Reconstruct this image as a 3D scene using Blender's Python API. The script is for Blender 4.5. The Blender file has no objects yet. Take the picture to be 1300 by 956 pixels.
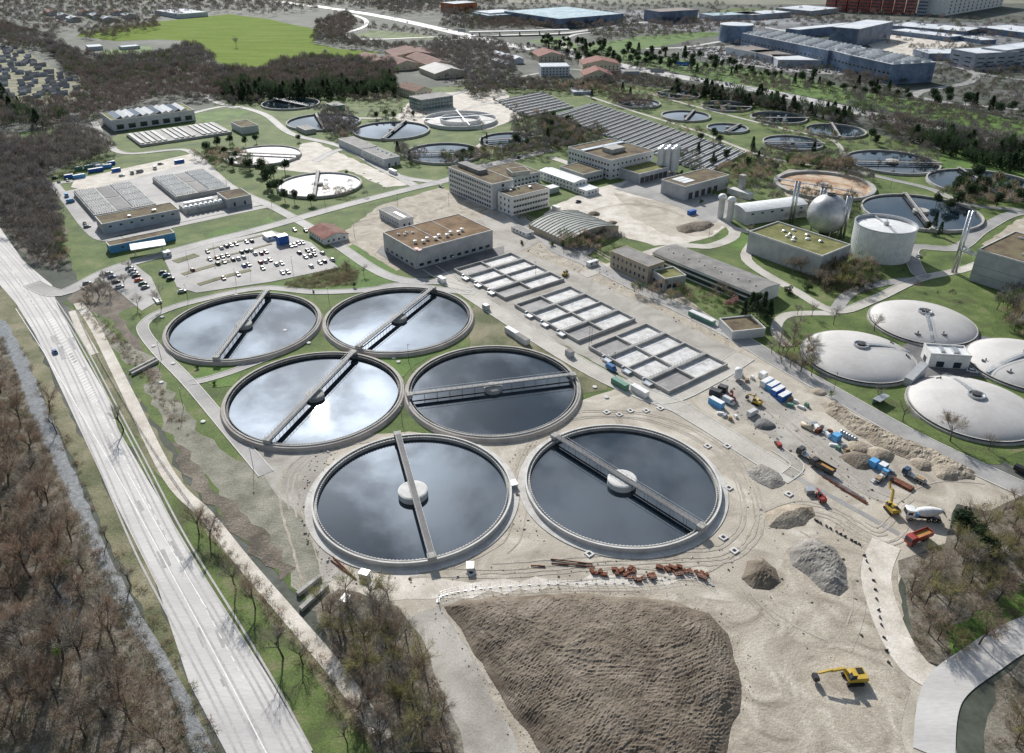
import bpy, bmesh, math, random
import numpy as np
from mathutils import Vector, Matrix
R=random.Random(7)
CLX,CLY,SKYS=7.3,2.2,.07
S=bpy.context.scene
COL=S.collection
rad=math.radians
# ------------------------------------------------------------------ survey: photo pixel -> point on the ground
CH=163.; PT=rad(28.5); FP=980.
def g(px,py,z=0.):
    a=(px-650)/FP; b=-(py-433.5)/FP
    c,s=math.cos(PT),math.sin(PT)
    dz=-s+b*c
    t=(z-CH)/dz
    return ((a)*t,(c+b*s)*t)
def pj(x,y,z):
    c,s=math.cos(PT),math.sin(PT); dz=z-CH
    d=y*c-dz*s; u=y*s+dz*c
    return 650+FP*x/d, 433.5-FP*u/d
def hgt(px,pbase,ptop):           # height of a vertical edge seen from row pbase up to row ptop
    x,y=g(px,pbase); lo,hi=0.,150.
    for _ in range(40):
        m=(lo+hi)/2
        if pj(x,y,m)[1]>ptop: lo=m
        else: hi=m
    return lo
AU=rad(-52.5); UA=(math.cos(AU),math.sin(AU)); UB=(-UA[1],UA[0])
# ------------------------------------------------------------------ materials
MATS={}
def mat(name,cols,scale=.1,rough=.85,bump=0.,bscale=1.,metal=0.,spec=.3,fine=.25,fscale=2.,rand=0.,detail=6.,ior=None,dist=0.,stretch=None,lo=.35,hi=.65,alpha=None):
    if name in MATS: return MATS[name]
    m=bpy.data.materials.new(name); m.use_nodes=True; nt=m.node_tree; N=nt.nodes; L=nt.links
    b=N['Principled BSDF']; b.inputs['Roughness'].default_value=rough; b.inputs['Metallic'].default_value=metal
    b.inputs['Specular IOR Level'].default_value=spec
    if ior: b.inputs['IOR'].default_value=ior
    geo=N.new('ShaderNodeNewGeometry'); vec=geo.outputs['Position']
    if stretch:
        mp=N.new('ShaderNodeMapping'); mp.inputs['Rotation'].default_value=(0,0,stretch[0]); mp.inputs['Scale'].default_value=(stretch[1],stretch[2],1)
        L.new(vec,mp.inputs['Vector']); vec=mp.outputs[0]
    no=N.new('ShaderNodeTexNoise'); no.inputs['Scale'].default_value=scale; no.inputs['Detail'].default_value=detail
    no.inputs['Roughness'].default_value=.62; no.inputs['Distortion'].default_value=dist
    L.new(vec,no.inputs['Vector'])
    cr=N.new('ShaderNodeValToRGB'); L.new(no.outputs['Fac'],cr.inputs[0])
    n=len(cols)
    while len(cr.color_ramp.elements)<n: cr.color_ramp.elements.new(.5)
    for i,c in enumerate(cols):
        e=cr.color_ramp.elements[i]; e.position=lo+(hi-lo)*i/max(1,n-1); e.color=(*c,1)
    out=cr.outputs[0]
    if fine:
        f=N.new('ShaderNodeTexNoise'); f.inputs['Scale'].default_value=fscale; f.inputs['Detail'].default_value=3; f.inputs['Roughness'].default_value=.7
        L.new(vec,f.inputs['Vector'])
        mr=N.new('ShaderNodeMapRange'); mr.inputs[1].default_value=.3; mr.inputs[2].default_value=.7; mr.inputs[3].default_value=1-fine; mr.inputs[4].default_value=1+fine
        L.new(f.outputs['Fac'],mr.inputs[0])
        mx=N.new('ShaderNodeMix'); mx.data_type='RGBA'; mx.blend_type='MULTIPLY'; mx.inputs[0].default_value=1
        L.new(out,mx.inputs[6]); L.new(mr.outputs[0],mx.inputs[7]); out=mx.outputs[2]
    if rand:
        oi=N.new('ShaderNodeObjectInfo'); mr=N.new('ShaderNodeMapRange'); mr.inputs[3].default_value=1-rand; mr.inputs[4].default_value=1+rand
        L.new(oi.outputs['Random'],mr.inputs[0])
        mx=N.new('ShaderNodeMix'); mx.data_type='RGBA'; mx.blend_type='MULTIPLY'; mx.inputs[0].default_value=1
        L.new(out,mx.inputs[6]); L.new(mr.outputs[0],mx.inputs[7]); out=mx.outputs[2]
    L.new(out,b.inputs['Base Color'])
    if bump:
        bn=N.new('ShaderNodeTexNoise'); bn.inputs['Scale'].default_value=bscale; bn.inputs['Detail'].default_value=5; bn.inputs['Roughness'].default_value=.65
        L.new(vec,bn.inputs['Vector'])
        bp=N.new('ShaderNodeBump'); bp.inputs['Strength'].default_value=1; bp.inputs['Distance'].default_value=bump
        L.new(bn.outputs['Fac'],bp.inputs['Height']); L.new(bp.outputs[0],b.inputs['Normal'])
    MATS[name]=m; return m
def plain(name,c,rough=.6,metal=0.,rand=0.,v=.12,spec=.4):
    return mat(name,[tuple(x*(1-v) for x in c),tuple(min(1,x*(1+v)) for x in c)],scale=.35,rough=rough,metal=metal,fine=.08,fscale=3.,rand=rand,spec=spec)
# ground
G_far=mat('far_ground',[(.05,.06,.045),(.085,.095,.075),(.14,.14,.13)],scale=.02,fine=.3,fscale=.3)
G_grass=mat('grass',[(.055,.075,.025),(.085,.13,.032),(.13,.175,.05),(.23,.21,.12)],scale=.06,fine=.3,fscale=1.,bump=.1,bscale=2.,lo=.3,hi=.72,detail=10)
G_lush=mat('lush_grass',[(.06,.09,.028),(.08,.15,.028),(.115,.20,.038),(.18,.20,.075)],scale=.07,fine=.25,fscale=1.,bump=.1,bscale=2.,lo=.3,hi=.72,detail=9)
G_verge=mat('verge_grass',[(.10,.095,.05),(.085,.115,.035),(.12,.17,.045),(.2,.19,.10)],scale=.11,fine=.32,fscale=1.6,bump=.15,bscale=2.,lo=.3,hi=.7,detail=10)
G_field=mat('field',[(.13,.19,.035),(.175,.245,.05),(.22,.28,.075)],scale=.012,fine=.18,fscale=.12,lo=.3,hi=.7,stretch=(.5,1,5),rough=1,spec=.05)
G_dry=mat('dry_grass',[(.10,.115,.05),(.20,.19,.11),(.30,.27,.18)],scale=.06,fine=.3,fscale=1.5,bump=.25,bscale=1.5)
G_grit=mat('weedy_gravel',[(.17,.165,.12),(.26,.25,.20),(.34,.32,.26)],scale=.11,fine=.35,fscale=2.5,bump=.3,bscale=1.2)
G_tan=mat('tan_dirt',[(.30,.26,.21),(.41,.365,.30),(.50,.45,.375),(.62,.575,.505)],scale=.055,fine=.2,fscale=2.6,bump=.12,bscale=1.5,dist=1.4,detail=12,lo=.3,hi=.68)
G_tan2=mat('rutted_dirt',[(.25,.21,.165),(.36,.315,.255),(.45,.40,.325),(.56,.51,.44)],scale=.08,fine=.22,fscale=2.2,bump=.2,bscale=1.2,dist=2.,detail=12,lo=.3,hi=.68)
G_rut=mat('rut_dirt',[(.35,.315,.265),(.48,.435,.37)],scale=.3,fine=.2,fscale=2)
A_tyre=mat('worn_lane',[(.43,.41,.40),(.50,.48,.46)],scale=.08,fine=.15,fscale=1)
A_patch=mat('tar_patch',[(.36,.35,.34),(.43,.42,.41)],scale=.2,fine=.15,fscale=1)
G_pale=mat('pale_gravel',[(.5,.45,.38),(.62,.57,.5),(.72,.67,.6)],scale=.12,fine=.18,fscale=2,bump=.1,bscale=2)
G_brown=mat('dark_soil',[(.10,.085,.065),(.17,.145,.115),(.25,.215,.17)],scale=.1,fine=.35,fscale=1.6,bump=.4,bscale=1.)
G_greydirt=mat('grey_dirt',[(.30,.275,.24),(.39,.365,.325),(.48,.45,.41)],scale=.07,fine=.14,fscale=2,bump=.1,bscale=1.5,dist=.8,detail=9)
G_scrub=mat('woodland_floor',[(.10,.085,.065),(.16,.14,.11),(.24,.215,.18),(.17,.17,.11)],scale=.1,fine=.35,fscale=1.6,bump=.25,bscale=1,detail=9,lo=.3,hi=.72)
A_old=mat('pale_asphalt',[(.46,.44,.43),(.53,.51,.49),(.60,.58,.56)],scale=.05,fine=.1,fscale=1.5,stretch=(rad(52),.25,1.6),rough=.6)  # light asphalt of the main road, motorways and some streets
A_mid=mat('grey_asphalt',[(.25,.245,.24),(.33,.32,.31),(.40,.39,.375)],scale=.06,fine=.12,fscale=1.5,rough=.7)
A_dark=mat('dark_asphalt',[(.12,.12,.125),(.17,.165,.165),(.22,.21,.21)],scale=.08,fine=.12,fscale=1.5,rough=.75)
A_conc=mat('concrete_paving',[(.42,.39,.35),(.50,.47,.42),(.56,.53,.48)],scale=.08,fine=.12,fscale=1.5,rough=.8)
KERB=plain('kerb_stone',(.62,.60,.56),rough=.8)
WHT=plain('road_paint',(.8,.79,.76),rough=.7)
# buildings
C_conc=mat('concrete',[(.34,.33,.31),(.42,.41,.385),(.5,.485,.455)],scale=.25,fine=.15,fscale=2.,rough=.85,bump=.03,bscale=3)
C_light=mat('light_concrete',[(.55,.54,.52),(.64,.63,.61),(.72,.71,.69)],scale=.3,fine=.1,fscale=2.,rough=.8)
C_dark=mat('weathered_concrete',[(.13,.125,.12),(.19,.185,.175),(.26,.25,.235)],scale=.4,fine=.2,fscale=2.5,rough=.9)
C_lpink=mat('pale_apron',[(.46,.44,.41),(.54,.52,.49),(.62,.6,.57)],scale=.2,fine=.14,fscale=2.,rough=.9)
C_pink=mat('pinkish_paving',[(.37,.33,.30),(.43,.39,.355),(.49,.45,.41)],scale=.15,fine=.14,fscale=2.,rough=.9)
W_grey=mat('grey_cladding',[(.36,.37,.38),(.43,.44,.45),(.48,.49,.5)],scale=.2,fine=.07,fscale=1.5,rough=.55)
W_lgrey=mat('pale_grey_cladding',[(.5,.51,.52),(.57,.58,.59),(.62,.63,.64)],scale=.2,fine=.06,fscale=1.5,rough=.55)
W_white=plain('white_render',(.74,.74,.72),rough=.7)
W_beige=plain('beige_render',(.42,.36,.28),rough=.85)
W_cream=plain('cream_render',(.62,.54,.42),rough=.85)
W_blue=plain('blue_panel',(.09,.30,.55),rough=.5)
W_navy=mat('hazy_navy_facade',[(.08,.11,.17),(.13,.17,.25),(.19,.245,.34)],scale=.08,fine=.25,fscale=.5,rough=.35,spec=.5)  # lightened and blued: distance haze painted into the facade colour
W_redf=mat('red_facade',[(.30,.07,.05),(.42,.11,.08),(.5,.2,.16)],scale=.05,fine=.2,fscale=.4,rough=.7)
R_sedum=mat('sedum_roof',[(.085,.065,.045),(.13,.10,.065),(.18,.14,.085),(.16,.16,.085)],scale=.12,fine=.25,fscale=2.,rough=.95,bump=.05,bscale=3)
R_brown=mat('rust_brown_roof',[(.13,.08,.045),(.20,.13,.075),(.27,.185,.11)],scale=.12,fine=.25,fscale=2.,rough=.95,bump=.05,bscale=3)
R_green=mat('green_roof',[(.12,.12,.04),(.19,.19,.07),(.26,.25,.12)],scale=.12,fine=.25,fscale=2.,rough=.95,bump=.05,bscale=3)
R_grey=mat('grey_roofing',[(.18,.17,.165),(.24,.23,.22),(.3,.29,.275)],scale=.15,fine=.12,fscale=2.,rough=.8)
R_white=plain('white_roofing',(.72,.73,.73),rough=.5)
R_red=mat('red_tile_roof',[(.17,.06,.05),(.24,.095,.075),(.29,.135,.11)],scale=.3,fine=.25,fscale=2.5,rough=.85)
R_brn=mat('brown_tile_roof',[(.12,.06,.045),(.19,.10,.075),(.24,.14,.105)],scale=.3,fine=.25,fscale=2.5,rough=.85)
GLS=mat('window_glass',[(.02,.03,.04),(.05,.065,.08)],scale=.8,rough=.12,fine=.2,fscale=1,spec=.6)
FRM=plain('window_frame',(.55,.56,.57),rough=.5)
STEEL=mat('galvanised_steel',[(.42,.43,.44),(.52,.53,.54)],scale=1,rough=.42,metal=.6,fine=.1)
STAIN=mat('bright_steel',[(.6,.61,.62),(.72,.73,.74)],scale=.3,rough=.3,metal=.85,fine=.08)
DSTEEL=plain('dark_steel',(.07,.07,.075),rough=.6,metal=.3)
BLACK=plain('black_rubber',(.02,.02,.02),rough=.8)
YEL=plain('yellow_paint',(.52,.35,.05),rough=.45)
REDP=plain('red_paint',(.36,.06,.05),rough=.45)
ORG=plain('orange_paint',(.45,.15,.06),rough=.5)
BLUP=plain('blue_paint',(.04,.14,.45),rough=.5)
LBLU=plain('light_blue_paint',(.12,.38,.68),rough=.5)
WHTP=plain('white_paint',(.78,.78,.77),rough=.4)
GRNP=plain('green_paint',(.12,.26,.20),rough=.5)
RUST=mat('rusty_steel',[(.09,.035,.022),(.165,.06,.035),(.24,.11,.065)],scale=1.2,rough=.9,fine=.3)
WOOD=mat('timber',[(.3,.21,.13),(.42,.31,.2)],scale=1,rough=.85,fine=.2)
FABR=mat('dome_membrane',[(.50,.48,.46),(.56,.54,.52),(.61,.59,.57)],scale=.06,rough=.6,fine=.05,fscale=.6)
SAND=mat('sand_heap',[(.27,.22,.165),(.36,.305,.235),(.44,.38,.30)],scale=.18,fine=.25,fscale=2.2,bump=.35,bscale=1.2)
SOIL=mat('excavated_soil',[(.125,.098,.073),(.18,.147,.112),(.24,.2,.16)],scale=.08,fine=.22,fscale=2.4,bump=.18,bscale=1.3,dist=1.2,detail=10)
GRVL=mat('grey_gravel_heap',[(.2,.185,.165),(.28,.26,.235),(.35,.33,.3)],scale=.2,fine=.25,fscale=2.5,bump=.35,bscale=1.)
def water(name,deep,rough=.03,bump=.0,ior=1.6,bsc=.6):
    m=bpy.data.materials.new(name); m.use_nodes=True; nt=m.node_tree; N=nt.nodes; L=nt.links
    b=N['Principled BSDF']; b.inputs['Roughness'].default_value=rough; b.inputs['IOR'].default_value=ior
    geo=N.new('ShaderNodeNewGeometry'); no=N.new('ShaderNodeTexNoise'); no.inputs['Scale'].default_value=.06; no.inputs['Detail'].default_value=5
    L.new(geo.outputs['Position'],no.inputs['Vector'])
    cr=N.new('ShaderNodeValToRGB'); cr.color_ramp.elements[0].position=.35; cr.color_ramp.elements[1].position=.7
    cr.color_ramp.elements[0].color=(*[x*.7 for x in deep],1); cr.color_ramp.elements[1].color=(*[x*1.4 for x in deep],1)
    L.new(no.outputs['Fac'],cr.inputs[0]); L.new(cr.outputs[0],b.inputs['Base Color'])
    if bump:
        n2=N.new('ShaderNodeTexNoise'); n2.inputs['Scale'].default_value=bsc; n2.inputs['Detail'].default_value=3
        L.new(geo.outputs['Position'],n2.inputs['Vector'])
        bp=N.new('ShaderNodeBump'); bp.inputs['Distance'].default_value=bump; bp.inputs['Strength'].default_value=1
        L.new(n2.outputs['Fac'],bp.inputs['Height']); L.new(bp.outputs[0],b.inputs['Normal'])
    MATS[name]=m; return m
WATER=water('still_water',(.012,.022,.032),.015,.004,1.85,.25)
STREAM=mat('rippled_stream_water',[(.07,.078,.083),(.12,.13,.137),(.19,.2,.205)],scale=.6,fine=.35,fscale=3.,rough=.35,spec=.4,bump=.05,bscale=2.)
FOAM=mat('foamy_water',[(.34,.32,.305),(.48,.465,.45),(.62,.61,.60),(.70,.69,.68)],scale=.28,fine=.14,fscale=1.5,rough=.6,detail=8,lo=.25,hi=.65)
FOAMG=mat('grey_settling_water',[(.24,.225,.21),(.31,.29,.275),(.37,.35,.33)],scale=.15,fine=.1,fscale=1.5,rough=.3,spec=.5)
# ------------------------------------------------------------------ tags, mesh builder
def tag(o,label=None,cat=None,group=None,kind=None):
    if label: o['label']=label
    if cat: o['category']=cat
    if group: o['group']=group
    if kind: o['kind']=kind
    return o
def thing(name,label,cat,loc=(0,0,0),rz=0.,group=None):
    o=bpy.data.objects.new(name,None); COL.objects.link(o); o.location=loc; o.rotation_euler=(0,0,rz); o.empty_display_size=.5
    return tag(o,label,cat,group)
def link(name,me,parent=None,loc=None,rz=None):
    o=bpy.data.objects.new(name,me); COL.objects.link(o)
    if parent: o.parent=parent
    if loc: o.location=loc
    if rz is not None: o.rotation_euler=(0,0,rz)
    return o
class MB:
    def __init__(s): s.v=[]; s.f=[]; s.m=[]; s.mats=[]; s.cur=0; s.sm=[]; s.smooth=False
    def mat(s,m):
        if m not in s.mats: s.mats.append(m)
        s.cur=s.mats.index(m); return s
    def add(s,vs,fs):
        b=len(s.v); s.v+=vs
        for f in fs: s.f.append(tuple(i+b for i in f)); s.m.append(s.cur); s.sm.append(s.smooth)
        return s
    def box(s,x0,x1,y0,y1,z0,z1,rz=0,c=(0,0)):
        vs=[(x,y,z) for z in (z0,z1) for x,y in ((x0,y0),(x1,y0),(x1,y1),(x0,y1))]
        if rz or c!=(0,0):
            cs,sn=math.cos(rz),math.sin(rz); vs=[(x*cs-y*sn+c[0],x*sn+y*cs+c[1],z) for x,y,z in vs]
        return s.add(vs,[(3,2,1,0),(4,5,6,7),(0,1,5,4),(1,2,6,5),(2,3,7,6),(3,0,4,7)])
    def prism(s,poly,z0,z1,bottom=False):
        n=len(poly); a=sum(poly[i][0]*poly[(i+1)%n][1]-poly[(i+1)%n][0]*poly[i][1] for i in range(n))
        if a<0: poly=poly[::-1]
        vs=[(x,y,z0) for x,y in poly]+[(x,y,z1) for x,y in poly]
        fs=[(i,(i+1)%n,(i+1)%n+n,i+n) for i in range(n)]+[tuple(range(n,2*n))]
        if bottom: fs.append(tuple(range(n-1,-1,-1)))
        return s.add(vs,fs)
    def ext(s,prof,y0,y1):          # profile in x,z extruded along y
        n=len(prof); vs=[(x,y0,z) for x,z in prof]+[(x,y1,z) for x,z in prof]
        return s.add(vs,[(i,(i+1)%n,(i+1)%n+n,i+n) for i in range(n)]+[tuple(range(n-1,-1,-1)),tuple(range(n,2*n))])
    def lathe(s,prof,n=48,c=(0,0),cap=False,a0=0.,a1=None):
        full=a1 is None; a1=a0+2*math.pi if full else a1
        k=n if full else n+1
        vs=[]
        for i in range(k):
            a=a0+(a1-a0)*i/n; cs,sn=math.cos(a),math.sin(a)
            vs+=[(c[0]+r*cs,c[1]+r*sn,z) for r,z in prof]
        p=len(prof); fs=[]
        for i in range(n):
            j=(i+1)%k
            for q in range(p-1): fs.append((i*p+q,j*p+q,j*p+q+1,i*p+q+1))
        if cap: fs.append(tuple(i*p+p-1 for i in range(k)))
        return s.add(vs,fs)
    def tube(s,p0,p1,r0,r1=None,n=6,caps=True):
        r1=r0 if r1 is None else r1
        a=Vector(p0); b=Vector(p1); d=(b-a); 
        if d.length<1e-6: return s
        d.normalize(); u=d.orthogonal().normalized(); w=d.cross(u)
        vs=[]
        for q,r in ((a,r0),(b,r1)):
            for i in range(n):
                t=2*math.pi*i/n; vs.append(tuple(q+u*(r*math.cos(t))+w*(r*math.sin(t))))
        fs=[(i,(i+1)%n,(i+1)%n+n,i+n) for i in range(n)]
        if caps: fs+=[tuple(range(n-1,-1,-1)),tuple(range(n,2*n))]
        return s.add(vs,fs)
    def beam(s,p0,p1,w,h):          # rectangular bar with its width level
        a=Vector(p0); b=Vector(p1); d=(b-a).normalized(); u=Vector((-d.y,d.x,0)); 
        if u.length<1e-4: u=Vector((1,0,0))
        u=u.normalized()*(w/2); k=d.cross(u).normalized()*(h/2)
        vs=[tuple(q+e) for q in (a,b) for e in (-u-k,u-k,u+k,-u+k)]
        return s.add(vs,[(3,2,1,0),(4,5,6,7),(0,1,5,4),(1,2,6,5),(2,3,7,6),(3,0,4,7)])
    def mesh(s,name='m'):
        me=bpy.data.meshes.new(name); me.from_pydata(s.v,[],s.f)
        for m in s.mats: me.materials.append(m)
        me.polygons.foreach_set('material_index',s.m); me.polygons.foreach_set('use_smooth',s.sm); me.update(); return me
    def build(s,name,parent=None,loc=None,rz=None): return link(name,s.mesh(name),parent,loc,rz)
def copy_tree(o,parent=None):
    c=o.copy(); COL.objects.link(c); c.parent=parent
    for ch in list(o.children): copy_tree(ch,c)
    return c
# ------------------------------------------------------------------ sheets and strips
def jitter(pts,amp,step,rr):
    out=[]; n=len(pts)
    for i in range(n):
        a=pts[i]; b=pts[(i+1)%n]; d=math.hypot(b[0]-a[0],b[1]-a[1]); k=max(1,int(d/step))
        nx,ny=(-(b[1]-a[1])/max(d,.01),(b[0]-a[0])/max(d,.01))
        for j in range(k):
            t=j/k; e=rr.uniform(-amp,amp) if (j or amp>1.5) else 0
            out.append((a[0]+(b[0]-a[0])*t+nx*e,a[1]+(b[1]-a[1])*t+ny*e))
    return out
NS=[0]
def sheet(name,px,z,m,amp=0.,step=4.,kind='structure',world=False,label=None):
    pts=px if world else [g(*p) for p in px]
    NS[0]+=1; rr=random.Random(NS[0])
    if amp: pts=jitter(pts,amp,step,rr)
    from mathutils.geometry import tessellate_polygon
    z=z+NS[0]*.0006
    tr=tessellate_polygon([[Vector((x,y,0)) for x,y in pts]])
    vs=[(x,y,z) for x,y in pts]; fs=[]
    for t in tr:
        a,b,c=[pts[i] for i in t]
        cr=(b[0]-a[0])*(c[1]-a[1])-(b[1]-a[1])*(c[0]-a[0])
        if abs(cr)>1e-6: fs.append(tuple(t) if cr>0 else tuple(t[::-1]))
    me=bpy.data.meshes.new(name); me.from_pydata(vs,[],fs); me.materials.append(m); me.update()
    o=link(name,me); tag(o,label,None,None,kind); return o
def smooth(pts,k=6):
    out=[]; n=len(pts)
    for i in range(n-1):
        p0=pts[max(0,i-1)]; p1=pts[i]; p2=pts[i+1]; p3=pts[min(n-1,i+2)]
        for j in range(k):
            t=j/k
            out.append(tuple(.5*((2*p1[q])+(-p0[q]+p2[q])*t+(2*p0[q]-5*p1[q]+4*p2[q]-p3[q])*t*t+(-p0[q]+3*p1[q]-3*p2[q]+p3[q])*t**3) for q in (0,1)))
    out.append(tuple(pts[-1])); return out
def offs(pts,d):
    out=[]; n=len(pts)
    for i in range(n):
        a=pts[max(0,i-1)]; b=pts[min(n-1,i+1)]; l=math.hypot(b[0]-a[0],b[1]-a[1]) or 1
        out.append((pts[i][0]-(b[1]-a[1])/l*d,pts[i][1]+(b[0]-a[0])/l*d))
    return out
def ribbon(mb,pts,d0,d1,z0,z1=None):
    A=offs(pts,d0); B=offs(pts,d1); n=len(pts)
    if z1 is None:
        mb.add([(x,y,z0) for x,y in A]+[(x,y,z0) for x,y in B],[(i,i+1,n+i+1,n+i) if d1>d0 else (n+i,n+i+1,i+1,i) for i in range(n-1)])
    else:
        vs=[(x,y,z) for P in (A,B) for z in (z0,z1) for x,y in P]
        fs=[]
        for i in range(n-1):
            fs+=[(n+i,n+i+1,3*n+i+1,3*n+i),(i,i+1,n+i+1,n+i),(2*n+i,3*n+i,3*n+i+1,2*n+i+1)]
        mb.add(vs,fs)
def road(name,px,w,m,z=.12,kerb=False,line=None,dash=None,world=False,k=6):
    pts=px if world else [g(*p) for p in px]; pts=smooth(pts,k)
    NS[0]+=1; z=z+NS[0]*.0006
    mb=MB().mat(m); ribbon(mb,pts,-w/2,w/2,z); o=mb.build(name); tag(o,kind='structure')
    if kerb:
        mb=MB().mat(KERB); ribbon(mb,pts,w/2+.003,w/2+.35,0.02,z+.12); ribbon(mb,pts,-w/2-.35,-w/2-.003,0.02,z+.12); tag(mb.build('kerb'),kind='structure')
    if line:
        mb=MB().mat(WHT)
        for q in line: ribbon(mb,pts,q-.09,q+.09,z+.006)
        tag(mb.build('road_marking'),kind='structure')
    if dash:
        mb=MB().mat(WHT); acc=0
        for off,on,offl in dash:
            seg=[]; acc=0; P=smooth(pts,4)
            for i in range(len(P)-1):
                d=math.hypot(P[i+1][0]-P[i][0],P[i+1][1]-P[i][1])
                if (acc%(on+offl))<on: seg.append(P[i])
                elif len(seg)>1: ribbon(mb,seg+[P[i]],off-.1,off+.1,z+.007); seg=[]
                else: seg=[]
                acc+=d
        if mb.v: tag(mb.build('road_marking'),kind='structure')
    return pts
def inpoly(x,y,P):
    c=False; n=len(P); j=n-1
    for i in range(n):
        xi,yi=P[i]; xj,yj=P[j]
        if (yi>y)!=(yj>y) and x<(xj-xi)*(y-yi)/(yj-yi)+xi: c=not c
        j=i
    return c
# ------------------------------------------------------------------ camera, sun, sky
cd=bpy.data.cameras.new('camera'); cam=bpy.data.objects.new('camera',cd); COL.objects.link(cam); S.camera=cam
cam.location=(0,0,CH); cam.rotation_euler=(math.pi/2-PT,0,0)
cd.sensor_width=36; cd.lens=36*FP/1300; cd.shift_y=-44.5/1300; cd.clip_start=1; cd.clip_end=30000
SD=Vector((-.25,.837,.555)).normalized()
sl=bpy.data.lights.new('sun','SUN'); sl.energy=5.0; sl.angle=rad(.5); sl.color=(1,.955,.885)
so=bpy.data.objects.new('sun',sl); COL.objects.link(so); so.rotation_euler=(-SD).to_track_quat('-Z','Y').to_euler(); so.location=(0,0,400)
S.view_settings.view_transform='Standard'; S.view_settings.look='None'; S.view_settings.exposure=0
w=bpy.data.worlds.new('World'); S.world=w; w.use_nodes=True; nt=w.node_tree; N=nt.nodes; L=nt.links
bg=N['Background']; bg.inputs['Strength'].default_value=1
sky=N.new('ShaderNodeTexSky'); sky.sky_type='NISHITA'; sky.sun_disc=False; sky.sun_elevation=math.asin(SD.z); sky.sun_rotation=math.atan2(SD.x,SD.y); sky.air_density=1.2; sky.dust_density=.4
def mth(op,a,b=None,c=None):
    n=N.new('ShaderNodeMath'); n.operation=op
    for i,x in enumerate((a,b,c)):
        if x is None: continue
        if isinstance(x,(int,float)): n.inputs[i].default_value=x
        else: L.new(x,n.inputs[i])
    return n.outputs[0]
tc=N.new('ShaderNodeTexCoord'); sp=N.new('ShaderNodeSeparateXYZ'); L.new(tc.outputs['Generated'],sp.inputs[0])
zz=mth('ADD',mth('MAXIMUM',sp.outputs['Z'],0.),.12)
cb=N.new('ShaderNodeCombineXYZ'); L.new(mth('DIVIDE',sp.outputs['X'],zz),cb.inputs[0]); L.new(mth('DIVIDE',sp.outputs['Y'],zz),cb.inputs[1])
n1=N.new('ShaderNodeTexNoise'); n1.inputs['Scale'].default_value=3.6; n1.inputs['Detail'].default_value=7; n1.inputs['Roughness'].default_value=.55; n1.inputs['Distortion'].default_value=.2
mpp=N.new('ShaderNodeMapping'); mpp.inputs['Location'].default_value=(CLX,CLY,0); L.new(cb.outputs[0],mpp.inputs['Vector']); L.new(mpp.outputs[0],n1.inputs['Vector'])
cl=N.new('ShaderNodeMapRange'); cl.interpolation_type='SMOOTHSTEP'; cl.inputs[1].default_value=.40; cl.inputs[2].default_value=.66; L.new(n1.outputs['Fac'],cl.inputs[0])
dt=N.new('ShaderNodeVectorMath'); dt.operation='DOT_PRODUCT'; L.new(tc.outputs['Generated'],dt.inputs[0]); dt.inputs[1].default_value=SD
dd=mth('MAXIMUM',dt.outputs['Value'],0.)
glow=mth('POWER',dd,6.); tight=mth('POWER',dd,110.)
cint=mth('ADD',mth('ADD',mth('MULTIPLY',glow,1.8),.26),mth('MULTIPLY',tight,6.))
cloud=mth('MULTIPLY',cl.outputs[0],cint)
base=mth('MULTIPLY',tight,2.5)
hzn=mth('MULTIPLY',mth('POWER',mth('SUBTRACT',1.,mth('MINIMUM',mth('MAXIMUM',sp.outputs['Z'],0.),1.)),5.),mth('ADD',mth('MULTIPLY',mth('POWER',dd,4.),1.5),.12))
cc=N.new('ShaderNodeMix'); cc.data_type='RGBA'; cc.inputs[0].default_value=1; cc.blend_type='MULTIPLY'
sk=N.new('ShaderNodeVectorMath'); sk.operation='SCALE'; L.new(sky.outputs[0],sk.inputs[0]); L.new(mth('MULTIPLY',mth('SUBTRACT',1.,mth('MULTIPLY',cl.outputs[0],.8)),SKYS),sk.inputs['Scale'])
cv=N.new('ShaderNodeVectorMath'); cv.operation='SCALE'; cv.inputs[0].default_value=(.86,.97,1.12); L.new(mth('ADD',mth('ADD',cloud,base),hzn),cv.inputs['Scale'])
ad=N.new('ShaderNodeVectorMath'); ad.operation='ADD'; L.new(sk.outputs[0],ad.inputs[0]); L.new(cv.outputs[0],ad.inputs[1])
L.new(ad.outputs[0],bg.inputs['Color'])
# ================================================================== GROUND
gm=MB().mat(G_far); gm.box(-9000,9000,-800,16000,-1,0); o=gm.build('ground'); tag(o,kind='structure')
# plant grounds (grass) under everything inside the fence
sheet('grass',[(60,225),(150,170),(240,145),(300,125),(420,120),(640,105),(780,105),(900,120),(1000,140),(1150,180),(1300,215),(1420,300),(1420,640),(1300,600),(1150,520),(1000,450),(760,520),(560,560),(330,590),(240,490),(180,410),(120,400),(95,345),(75,300)],.02,G_grass,1.,6)
sheet('field',[(198,28),(290,18),(340,24),(402,38),(400,55),(430,62),(482,66),(440,76),(400,74),(345,84),(290,88),(270,72),(240,52),(205,50),(150,52),(98,46),(105,40)],.03,G_field,3,30)
sheet('grass',[(128,64),(190,58),(197,67),(135,77)],.03,G_lush)
sheet('grass',[(15,170),(85,160),(75,172),(25,183)],.03,G_lush,2,10)
sheet('grass',[(500,40),(600,52),(545,50),(450,47),(470,38)],.03,G_grass,3,20)
sheet('grass',[(670,52),(720,46),(735,60),(900,80),(1000,95),(1100,118),(1300,152),(1300,175),(1100,136),(960,112),(860,92),(760,74)],.03,G_lush,4,30)
sheet('grass',[(740,58),(820,45),(930,38),(925,42),(820,62),(760,66)],.03,G_lush,4,30)
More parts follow.
